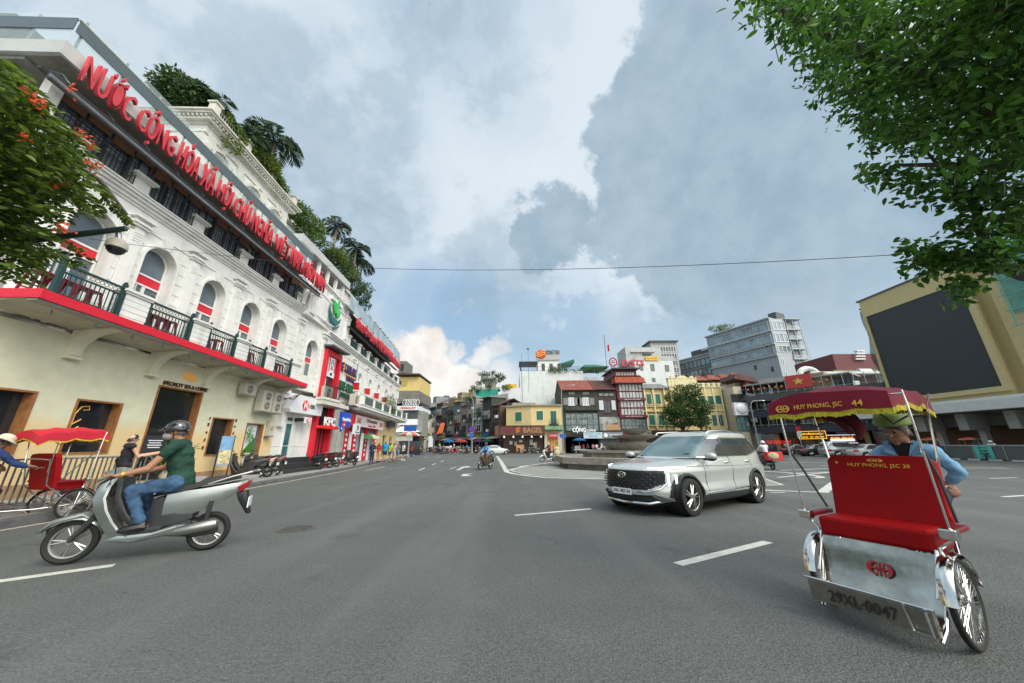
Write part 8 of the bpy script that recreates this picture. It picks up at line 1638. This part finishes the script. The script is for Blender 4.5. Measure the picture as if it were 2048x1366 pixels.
    def sy(x,z):
        for a,b in zip(T,T[1:]):
            if a[0]<=z<=b[0]:
                u=(z-a[0])/(b[0]-a[0]); xf,xr,w_=[a[m]+(b[m]-a[m])*u for m in (1,2,3)]; X=min(.999,abs((x-(xf+xr)/2)/((xf-xr)/2))); nn=n*(.62 if x>(xf+xr)/2 and z<1.1 else .9); return w_*(1-X**nn)**(1/nn)*(1-.05*max(0,(x-.9)/1.4)-.04*max(0,(-x-1.2)/1.2))
        return .9
    mb=MB(); mb.box(wb[1]-.5,wb[0]+.5,-.68,.68,.22,.75); obj('underbody',mb,BLACK,t)
    for x in wb:
        for k in (-1,1):
            o=MB(); y=k*(.82 if s>.0 else .8); o.lathe([(wr-.11,-.115),(wr-.05,-.125),(wr-.012,-.11),(wr,-.07),(wr,.07),(wr-.012,.11),(wr-.05,.125),(wr-.11,.115)],(x,y,wr),'y',40); wo=obj('wheel',o,RUB,t,True)
            mb=MB(); ri=wr-.105; yo=y+k*.10; mb.lathe([(ri+.005,-.1),(ri+.01,.108*1),(ri-.015,.1),(ri-.03,.04),(ri-.03,-.1)] if k>0 else [(ri+.005,.1),(ri+.01,-.108),(ri-.015,-.1),(ri-.03,-.04),(ri-.03,.1)],(x,y,wr),'y',36)
            for q in range(5):
                a=2*PI*q/5+.3
                for e in (-.17,.17):
                    p0=(x+.05*math.cos(a+e),yo-k*.005,wr+.05*math.sin(a+e)); p1=(x+ri*math.cos(a+e*1.0+.25),yo-k*.02,wr+ri*math.sin(a+e+.25)); mb.tube([p0,p1],[.022,.017],6)
            mb.cyl((x,yo-k*.03,wr),(x,yo+k*.01,wr),.06,None,14); rm_=obj('rim',mb,mat('alloy_rim',(.62,.62,.60),.22,1.,var=.05),wo,True)
            mb=MB(); mb.cyl((x,y-.03,wr),(x,y+k*.045,wr),ri-.02,None,24); obj('brake_disc',mb,BLACK,wo)
            mb=MB(); mb.cyl((x,k*.5,wr+.02),(x,k*.9,wr+.02),archr-.01,None,30,False); mb.cyl((x,k*.5,wr+.02),(x,k*.55,wr+.02),archr-.01,None,30); obj('wheel_well',mb,BLACK,t)
            if clad: mb=MB(); P=[(x+archr*math.cos(a),k*(sy(x+archr*math.cos(a),max(.25,wr+archr*math.sin(a)))+.008),wr+archr*math.sin(a)) for a in [R(-14+208*q/24) for q in range(25)]]; mb.tube(P,.028,6); obj('arch_trim',mb,CLAD,t,True)
    if fine:
        for k in (-1,1):
            mb=MB()
            for x0,zt in ((.78,1.12),(-.30,1.12),(-1.22,.98)):
                mb.tube([(x0+(.06 if x0>0 else 0)*q/8,k*(sy(x0,.36+(zt-.36)*q/8)+.001),.36+(zt-.36)*q/8) for q in range(9)],.0055,4)
            mb.tube([(.78-1.08*q/10,k*(sy(.78-1.08*q/10,.37)+.001),.37) for q in range(11)],.005,4); obj('door_gap',mb,BLACK,t)
            for x0 in (-.12,-1.08): mb=MB(); y_=sy(x0,1.0); mb.tube([(x0+.1,k*(y_+.005),1.0),(x0+.06,k*(y_+.035),1.002),(x0-.08,k*(y_+.035),1.005),(x0-.12,k*(y_+.005),1.005)],.016,6); obj('door_handle',mb,col,t,True)
            mb=MB(); P=[(1.9-3.9*q/20,k*(sy(1.9-3.9*q/20,.93)+.004),.93+.02*math.sin(q*.3)) for q in range(21)]; mb.tube(P,.008,5); obj('shoulder_crease',mb,col,t,True)
            mb=MB(); mb.m=Matrix.Translation((.68,k*1.03,1.14)); mb.ball((0,0,0),(.10,.125,.085),14,10); mi=obj('wing_mirror',mb,col,t,True); mb=MB(); mb.tube([(.70,k*.88,1.08),(.69,k*.98,1.08)],.03,6); mb.m=Matrix.Translation((.68,k*1.03,1.09)); mb.ball((0,0,0),(.09,.115,.05),12,8); obj('mirror_base',mb,BLACK,mi,True)
            mb=MB(); mb.tube([(.05,k*.66,1.64),(-.05,k*.665,1.70),(-.9,k*.66,1.735),(-1.7,k*.62,1.69),(-1.85,k*.60,1.63)],.018,6); obj('roof_rail',mb,CHR,t,True)
            mb=MB(); mb.box(-.95,.9,k*.93-.02,k*.93+.02,.40,.46) if 0 else mb.tube([(.85,k*(sy(.85,.40)+.01),.40),(-.95,k*(sy(-.95,.40)+.01),.43)],.014,5); obj('sill_strip',mb,CHR,t,True)
        xf=lambda y,z:max(p[0] for p in cont(next(l for l in L if l[0]>=z)) if abs(p[1]-y)<.05)
        mb=MB()
        for r_ in range(6):
            for q in range(12-(r_%2)):
                y=-.6+q*.11+(.055 if r_%2 else 0); z=.555+r_*.052
                if abs(y)<.72-.2*max(0,(.62-z)/.1): mb.box(xf(y,z)-.02,xf(y,z)+.012,y-.035,y+.03,z-.009,z+.009)
        obj('grille_studs',mb,mat('grille_satin',(.10,.11,.12),.3,.8),t)
        for k in (-1,1): mb=MB(); mb.tube([(xf(k*(.48+.4*q/6),.93)+.004,k*(.48+.4*q/6),.925+.012*q/6) for q in range(7)],[.007,.012,.014,.016,.016,.014,.008],6); obj('running_light',mb,mat('lit_lamp_white',(.9,.92,.95),.3,emit=1.2,var=0),t)
        mb=MB(); mb.tube([(xf(-.76,.50)+.01,-.78,.66),(xf(-.7,.50)+.02,-.70,.54),(xf(-.5,.5)+.02,-.52,.475),(xf(0,.5)+.02,0,.47),(xf(.5,.5)+.02,.52,.475),(xf(.7,.5)+.02,.70,.54),(xf(.76,.5)+.01,.78,.66)],.018,6); obj('grille_frame',mb,CHR,t,True)
        for k in (-1,1): mb=MB(); mb.box(xf(k*.77,.68)-.01,xf(k*.77,.68)+.02,k*.77-.016,k*.77+.016,.60,.82); mb.box(xf(k*.82,.68)-.03,xf(k*.82,.68)+.012,k*.83-.012,k*.83+.012,.62,.80); obj('lamp_strip',mb,mat('lit_lamp_white',(.9,.92,.95)),t)
        mb=MB(); mb.tube([(xf(-.8,.3)+.0,-.82,.34),(xf(-.5,.27)+.025,-.5,.25),(xf(0,.27)+.03,0,.24),(xf(.5,.27)+.025,.5,.25),(xf(.8,.3),.82,.34)],.028,6); obj('skid_plate',mb,CHR,t,True)
        e=xf(0,.78)+.02; mb=MB(); mb.tube([(e,.09*math.cos(a),.78+.055*math.sin(a)) for a in [2*PI*q/24 for q in range(24)]],.010,6,closed=True); mb.tube([(e,-.052,.745),(e,-.025,.815)],.009,5); mb.tube([(e,.025,.745),(e,.052,.815)],.009,5); mb.tube([(e,-.04,.775),(e,.04,.79)],.008,5); obj('emblem',mb,CHR,t,True)
        e=xf(0,.45)+.03; mb=MB(); mb.box(e-.01,e,-.235,.235,.40,.52); pl=obj('number_plate',mb,SGNW,t); RM=Matrix.Rotation(PI/2,4,'Z'); text('30K-587.94',mat('sign_black',(.03,.03,.03)),pl,-.21,.21,.43,.495,-e-.002,.002,.006,M4=RM)
        mb=MB(); [mb.tube([(.95,y0,1.13),(.80,y0+.55,1.20)],.008,4) for y0 in (-.5,.1)]; obj('wiper',mb,BLACK,t)
        for k in (-1,1): mb=MB(); mb.hexa([(xf(k*.7,.4)-.02,k*.66,.28),(xf(k*.8,.4)-.03,k*.85,.3),(xf(k*.85,.4)-.12,k*.88,.3),(xf(k*.7,.4)-.08,k*.66,.28)],[(xf(k*.55,.4)+.015,k*.58,.42),(xf(k*.6,.4)+.012,k*.6,.43),(xf(k*.6,.4)-.08,k*.6,.43),(xf(k*.55,.4)-.08,k*.58,.42)]); obj('bumper_insert',mb,mat('cladding_grey',(.09,.095,.10),.5),t)
    return t
GLCAR=mat('dark_car_glass',(.13,.145,.155),.04,.7,var=.3,sc=.8); WSCR=mat('pale_windscreen',(.15,.23,.25),.08,.5,var=.25,sc=.9); CLAD=mat('dark_cladding',(.028,.032,.034),.55,var=.2); GRL=mat('grille_black',(.012,.013,.016),.3,.3,var=.1)
SUV=[(.19,2.02,-2.28,.80),(.24,2.20,-2.44,.88),(.34,2.29,-2.52,.93),(.46,2.315,-2.55,.958),(.60,2.315,-2.56,.932),(.72,2.30,-2.555,.940),(.84,2.27,-2.55,.958),(.91,2.22,-2.45,.945),(.955,2.08,-2.44,.935),(1.0,1.80,-2.43,.92),(1.045,1.45,-2.42,.905),(1.085,1.12,-2.41,.89),(1.12,.98,-2.40,.88),(1.25,.76,-2.36,.845),(1.40,.50,-2.29,.79),(1.52,.26,-2.20,.735),(1.62,.05,-2.12,.70),(1.675,-.12,-2.0,.65),(1.715,-.42,-1.8,.52),(1.73,-.75,-1.5,.3)]
PAINTW=mat('pearl_white_paint',(.45,.475,.45),.25,.2,var=.04,sc=1,coat=1.)
fl_=V(3.95,8.1,0); rl=V(6.55,9.78,0); ax=(fl_-rl).normalized(); lf=V(-ax.y,ax.x,0); sc=(fl_-rl).length/2.765
c=fl_.lerp(rl,.5)-lf*.92*sc
car('parked_suv','large pearl white car with big black grille turning in front of the stone fountain',tuple(c),math.atan2(ax.y,ax.x),SUV,PAINTW,sc,N_=440,dz=.022,fine=True,zs=.955).name='white_suv'
SED=[(.18,2.1,-2.15,.78),(.3,2.28,-2.3,.87),(.5,2.32,-2.34,.9),(.66,2.26,-2.34,.9),(.76,1.9,-2.3,.88),(.86,1.15,-2.2,.86),(.94,.95,-1.75,.83),(1.1,.6,-1.45,.76),(1.28,.2,-1.1,.68),(1.38,-.1,-.8,.58),(1.42,-.3,-.6,.35)]
HAT=[(.18,1.75,-1.75,.75),(.3,1.88,-1.88,.82),(.5,1.92,-1.92,.84),(.72,1.86,-1.92,.84),(.86,1.5,-1.9,.82),(.95,1.0,-1.88,.8),(1.0,.85,-1.86,.79),(1.2,.5,-1.75,.72),(1.38,.15,-1.6,.63),(1.46,-.2,-1.3,.5),(1.49,-.5,-1.0,.3)]
sd_=(.92,1.30,.78,-1.45,(-.2,-1.0)); hs_=(1.0,1.36,.72,-1.6,(-.15,-.95))
def fc(px,y,z=0): return (at(px,906,y)[0],y,0)
car('taxi','small white taxi hatchback with a yellow plate in front of the dark shop',fc(996,60),R(12),HAT,mat('car_white',(.55,.58,.58),.3,coat=1),1.0,(1.2,-1.2),.3,140,.05,side=hs_,clad=False,grille=False,archr=.36)
x=fc(996,60); 
car('dark_sedan','black saloon car parked under the neon signs',fc(1640,43.5),R(-12),SED,mat('car_black',(.02,.022,.025),.2,coat=1),1.0,(1.38,-1.38),.32,150,.05,side=sd_,clad=False,grille=False,archr=.38)
car('silver_people_carrier','silver people carrier parked under the lit signboards',fc(1693,40.5),R(-10),SUV,mat('car_silver',(.38,.41,.41),.25,.5,coat=1),1.0,N_=170,dz=.05,clad=False,grille=False)
car('pale_saloon','pale saloon car parked behind the mesh, left of the cyclo driver',fc(1750,37.5),R(-10),SED,mat('car_pale_grey',(.45,.48,.47),.3,coat=1),1.0,(1.38,-1.38),.32,150,.05,side=sd_,clad=False,grille=False,archr=.38)
car('dark_sedan','dark car half hidden behind the black saloon',fc(1600,49),R(-14),SED,mat('car_black',(.02,.022,.025)),1.0,(1.38,-1.38),.32,150,.05,side=sd_,clad=False,grille=False,archr=.38)
# ---------------------------------------------------------------- cyclos
CRED=mat('cyclo_red_vinyl',(.27,.001,.003),.6,var=.16,sc=2.5,bump=.3,bsc=4,spec=.2); MARO=mat('canopy_maroon',(.16,.002,.016),.55,var=.2,sc=2,bump=.5,bsc=3,spec=.3); FRG=mat('fringe_gold',(.42,.36,.02),.9,var=.4,sc=20,bump=.5); GLD_=mat('gold_print',(.72,.40,.05),.5,var=.1)
def logo(par,cx,cz,rx,rz_,y,m,M4=None):
    mb=MB(); 
    if M4: mb.m=M4
    for k in (-1,1):
        o=[(cx+k*rx*math.cos(a),cz+rz_*math.sin(a)) for a in [R(-68+136*q/10) for q in range(11)]]; i=[(cx+k*rx*.72*math.cos(a),cz+rz_*.8*math.sin(a)) for a in [R(62-124*q/10) for q in range(11)]]; mb.prism(o+i,y-.003,y)
        mb.box(cx+k*rx*.16-rx*.07,cx+k*rx*.16+rx*.07,y-.003,y,cz-rz_*.85,cz+rz_*.85)
    mb.box(cx-rx*.75,cx+rx*.75,y-.003,y,cz-rz_*.12,cz+rz_*.12); return obj('emblem',mb,m,par)
def cyclo(name,label,loc,rz,canopy,fine=True,s=1.,spk=36,far=False,sag=.0):
    t=thing(name,label,'cyclo',loc,rz); t.scale=(s,s,s); RMt=Matrix.Rotation(PI/2,4,'Z')   # text plane facing +x
    for k in (-1,1): wheel(t,(0,.43*k,.31),.31,.045,wire=spk,fat=.035,rimm=CHR)
    wheel(t,(-1.55,0,.33),.33,.045,wire=spk,fat=.035,rimm=CHR)
    for k in (-1,1):
        mb=MB(); rs=[]
        for q in range(15):
            a=R(5+165*q/14); r_=.345; x,z=r_*math.cos(a),.31+r_*math.sin(a); rs.append([(x*.96,.43*k-.045,.31+(z-.31)*.96),(x,.43*k-.02,z),(x,.43*k+.02,z),(x*.96,.43*k+.045,.31+(z-.31)*.96)])
        mb.rings(rs,False,False); obj('mudguard',mb,CHR,t,True)
    mb=MB()
    for k in (-1,1):
        mb.tube([(.02,.5*k,.83),(.02,.47*k,.74),(.05,.40*k,.68),(.10,.40*k,.5),(.32,.37*k,.17),(.40,.35*k,.10)],.014,8); mb.tube([(.05,.39*k,.66),(-.02,.44*k,.31),(-.3,.40*k,.55),(-.5,.36*k,.75)],.014,8); mb.tube([(-.02,.40*k,.31),(-.5,.25*k,.28),(-1.55,.06*k,.33)],.014,8); mb.tube([(.06,.38*k,.66),(.30,.37*k,.36)],.012,6)
        mb.tube([(-.5,.36*k,.75),(-.58,.36*k,1.25)],.013,8)
    mb.tube([(-.58,-.36,1.25),(-.66,0,1.27),(-.58,.36,1.25)],.014,8); mb.tube([(-.5,0,.3),(-.9,0,.45),(-1.35,0,.9)],.022,8); mb.tube([(-1.35,0,.9),(-1.55,.0,.33)],.016,8); mb.tube([(-.66,-.42,1.1),(-.66,.42,1.1)],.014,8); mb.cyl((-1.0,-.07,.32),(-1.0,.07,.32),.09,None,16); mb.tube([(-.02,-.44,.31),(-.02,.44,.31)],.016,8); mb.tube([(-.9,-.1,.3),(-1.0,-.14,.2)],.012,6)
    obj('frame',mb,CHR,t,True)
    mb=MB(); mb.m=Matrix.Translation((-.36,.0,.80))@Matrix.Rotation(R(-12),4,'Y'); mb.rings([[(x,-w_,-.10),(x,-w_,.52),(x,-w_+.04,.58),(x,w_+.0,.58),(x,w_+.05,.53),(x,w_+.05,-.10)] for x,w_ in ((-.05,.365),(-.035,.38),(.035,.38),(.05,.365))]); mb.m=Matrix.Identity(4); bk=obj('backrest',mb,CRED,t,False,bevel=.015)
    mb=MB(); mb.box(-.40,.07,-.385,.385,.63,.80); obj('seat_cushion',mb,CRED,t,bevel=.03)
    for k in (-1,1):
        mb=MB(); mb.box(-.40,.0,.46*k-.035,.46*k+.035,.78,.82); a_=obj('armrest',mb,mat('maroon_vinyl',(.16,.005,.015),.4),t,bevel=.01); mb=MB(); mb.box(-.0,.10,.48*k-.05,.48*k+.05,.76,.84); obj('arm_cap',mb,CHR,a_,bevel=.012)
    mb=MB(); pr=[(.08,.63),(.10,.60),(.13,.50),(.17,.38),(.23,.28),(.31,.215),(.42,.19)]
    mb.rings([[(x,y,z) for x,z in pr]+[(x-.012,y,z-.012) for x,z in reversed(pr)] for y in (-.37,-.2,0,.2,.37)]); sc_=obj('foot_scoop',mb,mat('worn_chrome_sheet',(.42,.42,.38),.2,1.,var=.35,sc=4,bump=.12,bsc=5,dirt=.4,dc=(.2,.19,.15)),t,True)
    mb=MB(); mb.rings([[(.38,y,.13),(.45,y,.14),(.47,y,.30),(.46,y,.315),(.40,y,.30)] for y in (-.40,.36)]); bp=obj('bumper_plate',mb,mat('dull_steel_plate',(.28,.27,.24),.38,.85,var=.25,sc=6,bump=.15,bsc=10),t)
    if fine:
        text('29XL·0047',mat('stencil_black',(.015,.015,.015),.7,var=0),bp,-.26,.17,.175,.26,-.474,.002,.003,M4=RMt)
        mb=MB(); mb.tube([(.48,.22,.31),(.48,.24,.15),(.48,.34,.15),(.48,.33,.30)],.010,6); mb.tube([(.47,-.42,.32),(.48,0,.325),(.47,.38,.32)],.009,6); obj('bumper_rim',mb,CHR,bp,True)
        lm=Matrix.Rotation(PI/2,4,'Z'); lm=Matrix.Translation((.155,0,.45))@Matrix.Rotation(R(-17),4,'Y')@lm; logo(sc_,.03,.0,.085,.06,-.02,mat('logo_dark_red',(.30,.01,.01),.5),lm)
        bm_=Matrix.Translation((-.36,.0,.80))@Matrix.Rotation(R(-12),4,'Y')@RMt
        text('HUY PHONG, JSC 28',GLD_,bk,-.20,.26,.455,.50,-.055,.002,.005,M4=bm_); logo(bk,.02,.53,.06,.018,-.054,GLD_,bm_)
        mb=MB(); mb.m=bm_; mb.prism([(-.29+.018*(1 if q%2==0 else .42)*math.sin(q*PI/5),.50+.018*(1 if q%2==0 else .42)*math.cos(q*PI/5)) for q in range(10)],-.056,-.053); obj('star',mb,GLD_,bk)
    # canopy
    zf,zr_=canopy[0],canopy[1]; X0,X1,W2=.14,-.90,.49; CY=canopy[6] if len(canopy)>6 else 0
    mb=MB(); nx,ny=8,8
    top=[[(X0+(X1-X0)*i/nx,CY+W2*(2*j/ny-1),zf+(zr_-zf)*i/nx+.16*math.cos(PI*.5*(2*j/ny-1))*.55+.02*math.sin(i*2.1+j)+(-.02 if i in (0,nx) else .03*math.sin(PI*i/nx))) for j in range(ny+1)] for i in range(nx+1)]
    mb.rings(top,False,False); cm_=canopy[2]; cp=obj('canopy',mb,cm_,t,True)
    per=[top[0][j] for j in range(ny+1)]+[top[i][ny] for i in range(1,nx+1)]+[top[nx][j] for j in range(ny-1,-1,-1)]+[top[i][0] for i in range(nx-1,0,-1)]
    vd=canopy[3]; low=[]
    zfl=min(p[2] for p in top[0])
    for i,p in enumerate(per):
        front=i<=ny; dz=(p[2]-zfl if front else 0); low.append((p[0]+(.03 if front else 0),CY+(p[1]-CY)*1.02,p[2]-dz-vd+.012*math.sin(i*2.3)))
    mb=MB(); mb.rings([per,low],False,True); vl=obj('valance',mb,cm_,cp,True,auto=60)
    mb=MB(); M_=len(low)
    for i in range(M_):
        a,b=V(*low[i]),V(*low[(i+1)%M_]); n_=6 if not far else 2
        for q in range(n_):
            p=a.lerp(b,(q+.1)/n_); r_=a.lerp(b,(q+1.05)/n_); h_=canopy[4]*rnd(.85,1.1); mb.add([p,r_,r_+V(rnd(-.008,.008),0,-h_),p+V(.004,0,-h_)],[(0,1,2,3)])
    obj('fringe',mb,canopy[5],cp)
    if fine:
        fm=Matrix.Translation((0,0,0))@RMt; yv=-(X0+.045); zc=zfl-vd*.55
        text('HUY PHONG, JSC',GLD_,vl,-.30,.10,zc-.03,zc+.03,yv,.003,.004,M4=fm); text('44',GLD_,vl,.17,.25,zc-.025,zc+.03,yv,.003,.008,M4=fm); logo(vl,-.41,zc,.065,.042,yv,GLD_,fm)
    for k in (-1,1):
        mb=MB(); mb.tube([(.05,.49*k,.84),(.08,.50*k,zf-.12),(.1,.50*k,zf)],.009,6); obj('canopy_pole',mb,CHR,t,True); mb=MB(); mb.tube([(-.56,.38*k,1.0),(-.60,.46*k,zr_-.1),(-.6,.5*k,zr_)],.009,6); obj('canopy_pole',mb,CHR,t,True)
    mb=MB(); mb.tube([(.1,-.5,zf-.03),(.1,.5,zf-.03)],.008,6); obj('canopy_rod',mb,CHR,t,True)
    mb=MB()
    for k in (-1,1): mb.tube([(-.35,.45*k,.84),(-.12,.49*k,1.22),(.07,.5*k,1.45)],.011,6); mb.tube([(.05,.48*k,zf-.22),(-.2,.3*k,zf-.28),(-.55,.1*k,zf-.12)],.008,5)
    obj('folding_stay',mb,DGREY,t,True)
    if fine:
        mb=MB(); mb.tube([(-.35,-.52,zf-.16),(-.36,-.3,zf-.10),(-.38,-.08,zf-.17),(-.36,.0,zf-.30),(-.34,-.02,zf-.42)],[.03,.07,.075,.06,.02],10); mb.tube([(-.3,-.4,zf-.12),(-.32,-.15,zf-.2),(-.3,-.06,zf-.36)],[.03,.05,.02],8); obj('rolled_curtain',mb,mat('maroon_velvet',(.09,.006,.012),.9,var=.4,bump=.6,bsc=8),t,True)
    mb=MB(); mb.rings([[(x,-w_,.93),(x,-w_*.8,.97),(x,w_*.8,.97),(x,w_,.93)] for x,w_ in ((-1.48,.09),(-1.35,.08),(-1.2,.03))]); obj('saddle',mb,BLACK,t,True)
    for k in (-1,1): mb=MB(); mb.box(-1.05,-.95,.12*k-.04,.12*k+.04,.32+.12*k,.345+.12*k); obj('pedal',mb,BLACK,t)
    return t
def cyc_driver(label,loc,rz,hat,top,pants,s=1.,fine=False,vox=.02,hl=V(-.74,.42,1.12),hr=V(-.72,-.42,1.12),face=V(1,0,-.1),hs=1.,hz=0.):
    J=dict(pel=V(-1.38,0,1.03),chest=V(-1.24,0,1.34),neck=V(-1.17,0,1.46),head=V(-1.11,0,1.60+hz),sh=(V(-1.19,.19,1.41),V(-1.19,-.19,1.41)),el=(V(-1.1,.35,1.21),V(-1.0,-.31,1.2)),wr=(hl+V(-.1,0,.02),hr+V(-.1,0,.02)),hip=(V(-1.36,.1,1.0),V(-1.36,-.1,1.0)),kn=(V(-1.02,.13,.80),V(-1.0,-.13,.66)),an=(V(-1.06,.13,.50),V(-1.08,-.13,.28)),toe=(V(-.93,.13,.46),V(-.95,-.13,.24)))
    return person(label,loc,rz,J,top,pants,SKIND,1.,vox,1.75,1.,hat,True,BLACK,fine=fine,hs=hs,grip=((V(.6,.3,-.5),V(0,0,-1),.55),(V(.9,0,-.2),V(0,0,-1),.9)) if fine else None,face=face)
cl_=V(3.33,3.5,0); hd_=R(207)
cyclo('cyclo','red seated cyclo with chrome foot scoop and maroon fringed canopy, near right corner',tuple(cl_),hd_,(1.955,1.96,MARO,.13,.05,FRG,-.07))
PITH=mat('green_pith_helmet',(.14,.22,.06),.7,var=.12)
dv=cyc_driver('cyclo driver in a light blue shirt and green pith helmet behind the red seat',tuple(cl_+V(.12,.03,0)),hd_,brimhat(PITH,.142,.095,.122,-5),CL['denimshirt'],CL['navy'],fine=True,vox=.010,hl=V(-1.0,.25,1.07),face=V(1,-.30,-.05),hs=1.18,hz=.03)
mb=MB(); mb.hexa([(-1.10,-.045,1.30),(-1.10,.045,1.30),(-1.16,.05,1.30),(-1.16,-.05,1.30)],[(-1.075,-.10,1.50),(-1.075,.10,1.50),(-1.16,.10,1.50),(-1.16,-.10,1.50)]); obj('undershirt',mb,CL['black'],dv)
for k in (-1,1): mb=MB(); mb.hexa([(-1.06,k*.04,1.36),(-1.05,k*.14,1.40),(-1.07,k*.15,1.40),(-1.09,k*.05,1.36)],[(-1.08,k*.095,1.53),(-1.10,k*.15,1.51),(-1.13,k*.15,1.51),(-1.11,k*.09,1.53)]); obj('collar',mb,CL['denimshirt'],dv)
mb=MB(); mb.box(-1.035,-1.025,.08,.19,1.28,1.38); obj('shirt_pocket',mb,CL['denimshirt'],dv)
CR2=mat('canopy_bright_red',(.50,.01,.03),.5,var=.12,bump=.25,bsc=3); YTR=mat('yellow_trim',(.62,.45,.03),.8,var=.2)
c2=V(-10.03,8.2,0); cyclo('cyclo','red canopied cyclo with yellow trim standing at the left kerb',tuple(c2),R(78),(1.84,1.76,CR2,.17,.03,YTR),fine=False,s=1.0)
cyc_driver('cyclo driver in a pale hat and dark blue shirt at the left edge',tuple(c2+V(-.05,0,0)),R(78),brimhat(mat('cream_hat',(.60,.55,.42),.8,var=.06),.19,.11),cloth('dark_blue',(.01,.03,.11)),CL['black'],fine=True,vox=.012)
for i,(px,py,lb_) in enumerate(((1905,918,'distant cyclo with a red canopy by the mesh fence, left one'),(1985,919,'distant cyclo with a red canopy by the mesh fence, right one'))):
    c=gnd(px,py)+V(-1.4,.2,0); ct=cyclo('cyclo',lb_,tuple(c),R(195),(1.85,1.85,mat('canopy_pale_red',(.45,.04,.05),.6,var=.2),.04,.03,YTR),fine=False,spk=14,far=True); cyc_driver('driver in a light blue shirt on the distant cyclo, '+('left one' if i==0 else 'right one'),tuple(c),R(195),brimhat(mat('green_pith_helmet',(.14,.22,.06))),CL['blue'],CL['black'],vox=.035)
c=gnd(1995,921); scooter('motor_scooter','dark motorbike riding past the mesh fence at the far right',tuple(c),R(185),BLACK,1.1); person('rider in a pale shirt and white helmet passing the mesh fence',tuple(c),R(185),ride(),CL['white'],CL['black'],None,1.,.035,1.9,1.,helmet(SGNW))
# ---------------------------------------------------------------- left kerb clutter
def barrier(name,label,a,b,h=1.1):
    fr=Frame(a,b); t=thing(name,label,'barrier',(a[0],a[1],.15),fr.rz,'steel crowd barriers'); L=fr.L; mb=MB(); mb.tube([(0,0,.05),(0,0,h-.1),(.1,0,h),(L-.1,0,h),(L,0,h-.1),(L,0,.05)],.02,8); mb.cyl((0,0,.2),(L,0,.2),.016,None,6); obj('frame',mb,STEEL,t,True)
    mb=MB(); [mb.box(.12+k*.11,.155+k*.11,-.006,.006,.2,h) for k in range(int((L-.2)/.11))]; obj('bars',mb,STEEL,t)
    for x in (.3,L-.3): mb=MB(); mb.tube([(x,-.3,.0),(x,-.25,.03),(x,0,.12),(x,.25,.03),(x,.3,0)],.016,6); obj('foot',mb,STEEL,t,True)
barrier('crowd_barrier','steel crowd barrier behind the cyclo, at the left edge of the picture',(-10.75,6.2),(-10.75,8.3)); barrier('crowd_barrier','steel crowd barrier between the cyclo and the woman in black',(-10.7,8.4),(-10.7,10.6)); 
J=stand(1.66,.08,(.35,.3),.9); person('woman in a sleeveless black dress and sunglasses looking at her phone',(-10.25,9.45,.15),R(65),J,CL['black'],CL['black'],mat('skin_light',(.55,.33,.22),.5,var=.06),.97,.014,.1,.62,lambda t,q,HM,hd,s,fd,sd,up:obj('sunglasses',MB().box(-.01,.0,-.07,.07,-.018,.018) if 0 else (lambda mb:(mb.tube([q(.09,.06,.02),q(.10,.03,.02),q(.10,-.03,.02),q(.09,-.06,.02)],.016*s,6),mb)[1])(MB()),BLACK,t),True,BLACK,fine=True)
sb=thing('menu_board','black standing notice board with white lines beside the potted plant','sign',tuple(FA.A+FA.u*9.15+FA.n*.9+V(0,0,.3)),FA.rz+R(-20)); mb=MB(); mb.box(-.28,.28,-.03,0,1.0,1.55); b_=obj('board',mb,mat('black_board',(.02,.022,.025),.4),sb); mb=MB(); [mb.box(-.18+.03*(k%2),.18-.03*(k%2),-.035,-.03,1.38-k*.07,1.405-k*.07) for k in range(4)]; obj('lettering',mb,SGNW,b_)
for x in (-.27,.25): mb=MB(); mb.box(x,x+.025,-.02,.005,0,1.0); obj('leg',mb,BLACK,sb)
sb=thing('poster_stand','tall narrow poster stand with a blue sky and drinks picture by the narrow window','sign',tuple(FA.A+FA.u*12.55+FA.n*.55+V(0,0,.16)),FA.rz+R(-15)); mb=MB(); mb.box(-.26,.26,-.03,0,.62,1.75); b_=obj('board',mb,mat('poster_sky',(.20,.38,.60),.5,var=.3,sc=3),sb); mb=MB(); mb.box(-.23,.23,-.04,-.03,.66,1.2); obj('picture',mb,mat('poster_food',(.60,.50,.28),.5,var=.7,sc=14),b_)
for x in (-.29,.26): mb=MB(); mb.box(x,x+.03,-.04,.01,0,1.78); obj('leg',mb,DKWOOD,sb)
p_=FA.A+FA.u*10.35+FA.n*.55+V(0,0,.3); pt=thing('potted_plant','leafy green plant in a round pale pot at the cafe doorway','plant',tuple(p_),0); mb=MB(); mb.lathe([(.12,0),(.24,.12),(.26,.28),(.2,.42),(.21,.45),(.18,.44),(.15,.38)],n=20); obj('pot',mb,mat('pale_pot',(.45,.42,.32),.6,var=.1),pt,True); mb=MB(); random.seed(3); foliage(mb,[((0,0,.8),(.42,.42,.35)),((.2,.1,1.05),(.25,.25,.2)),((-.2,-.1,1.0),(.25,.25,.2))],900,.15,.1,6,.3,.35); obj('foliage',mb,LF2,pt)
for i,(s_,d_) in enumerate(((6.6,.5),(10.9,.75))): pass
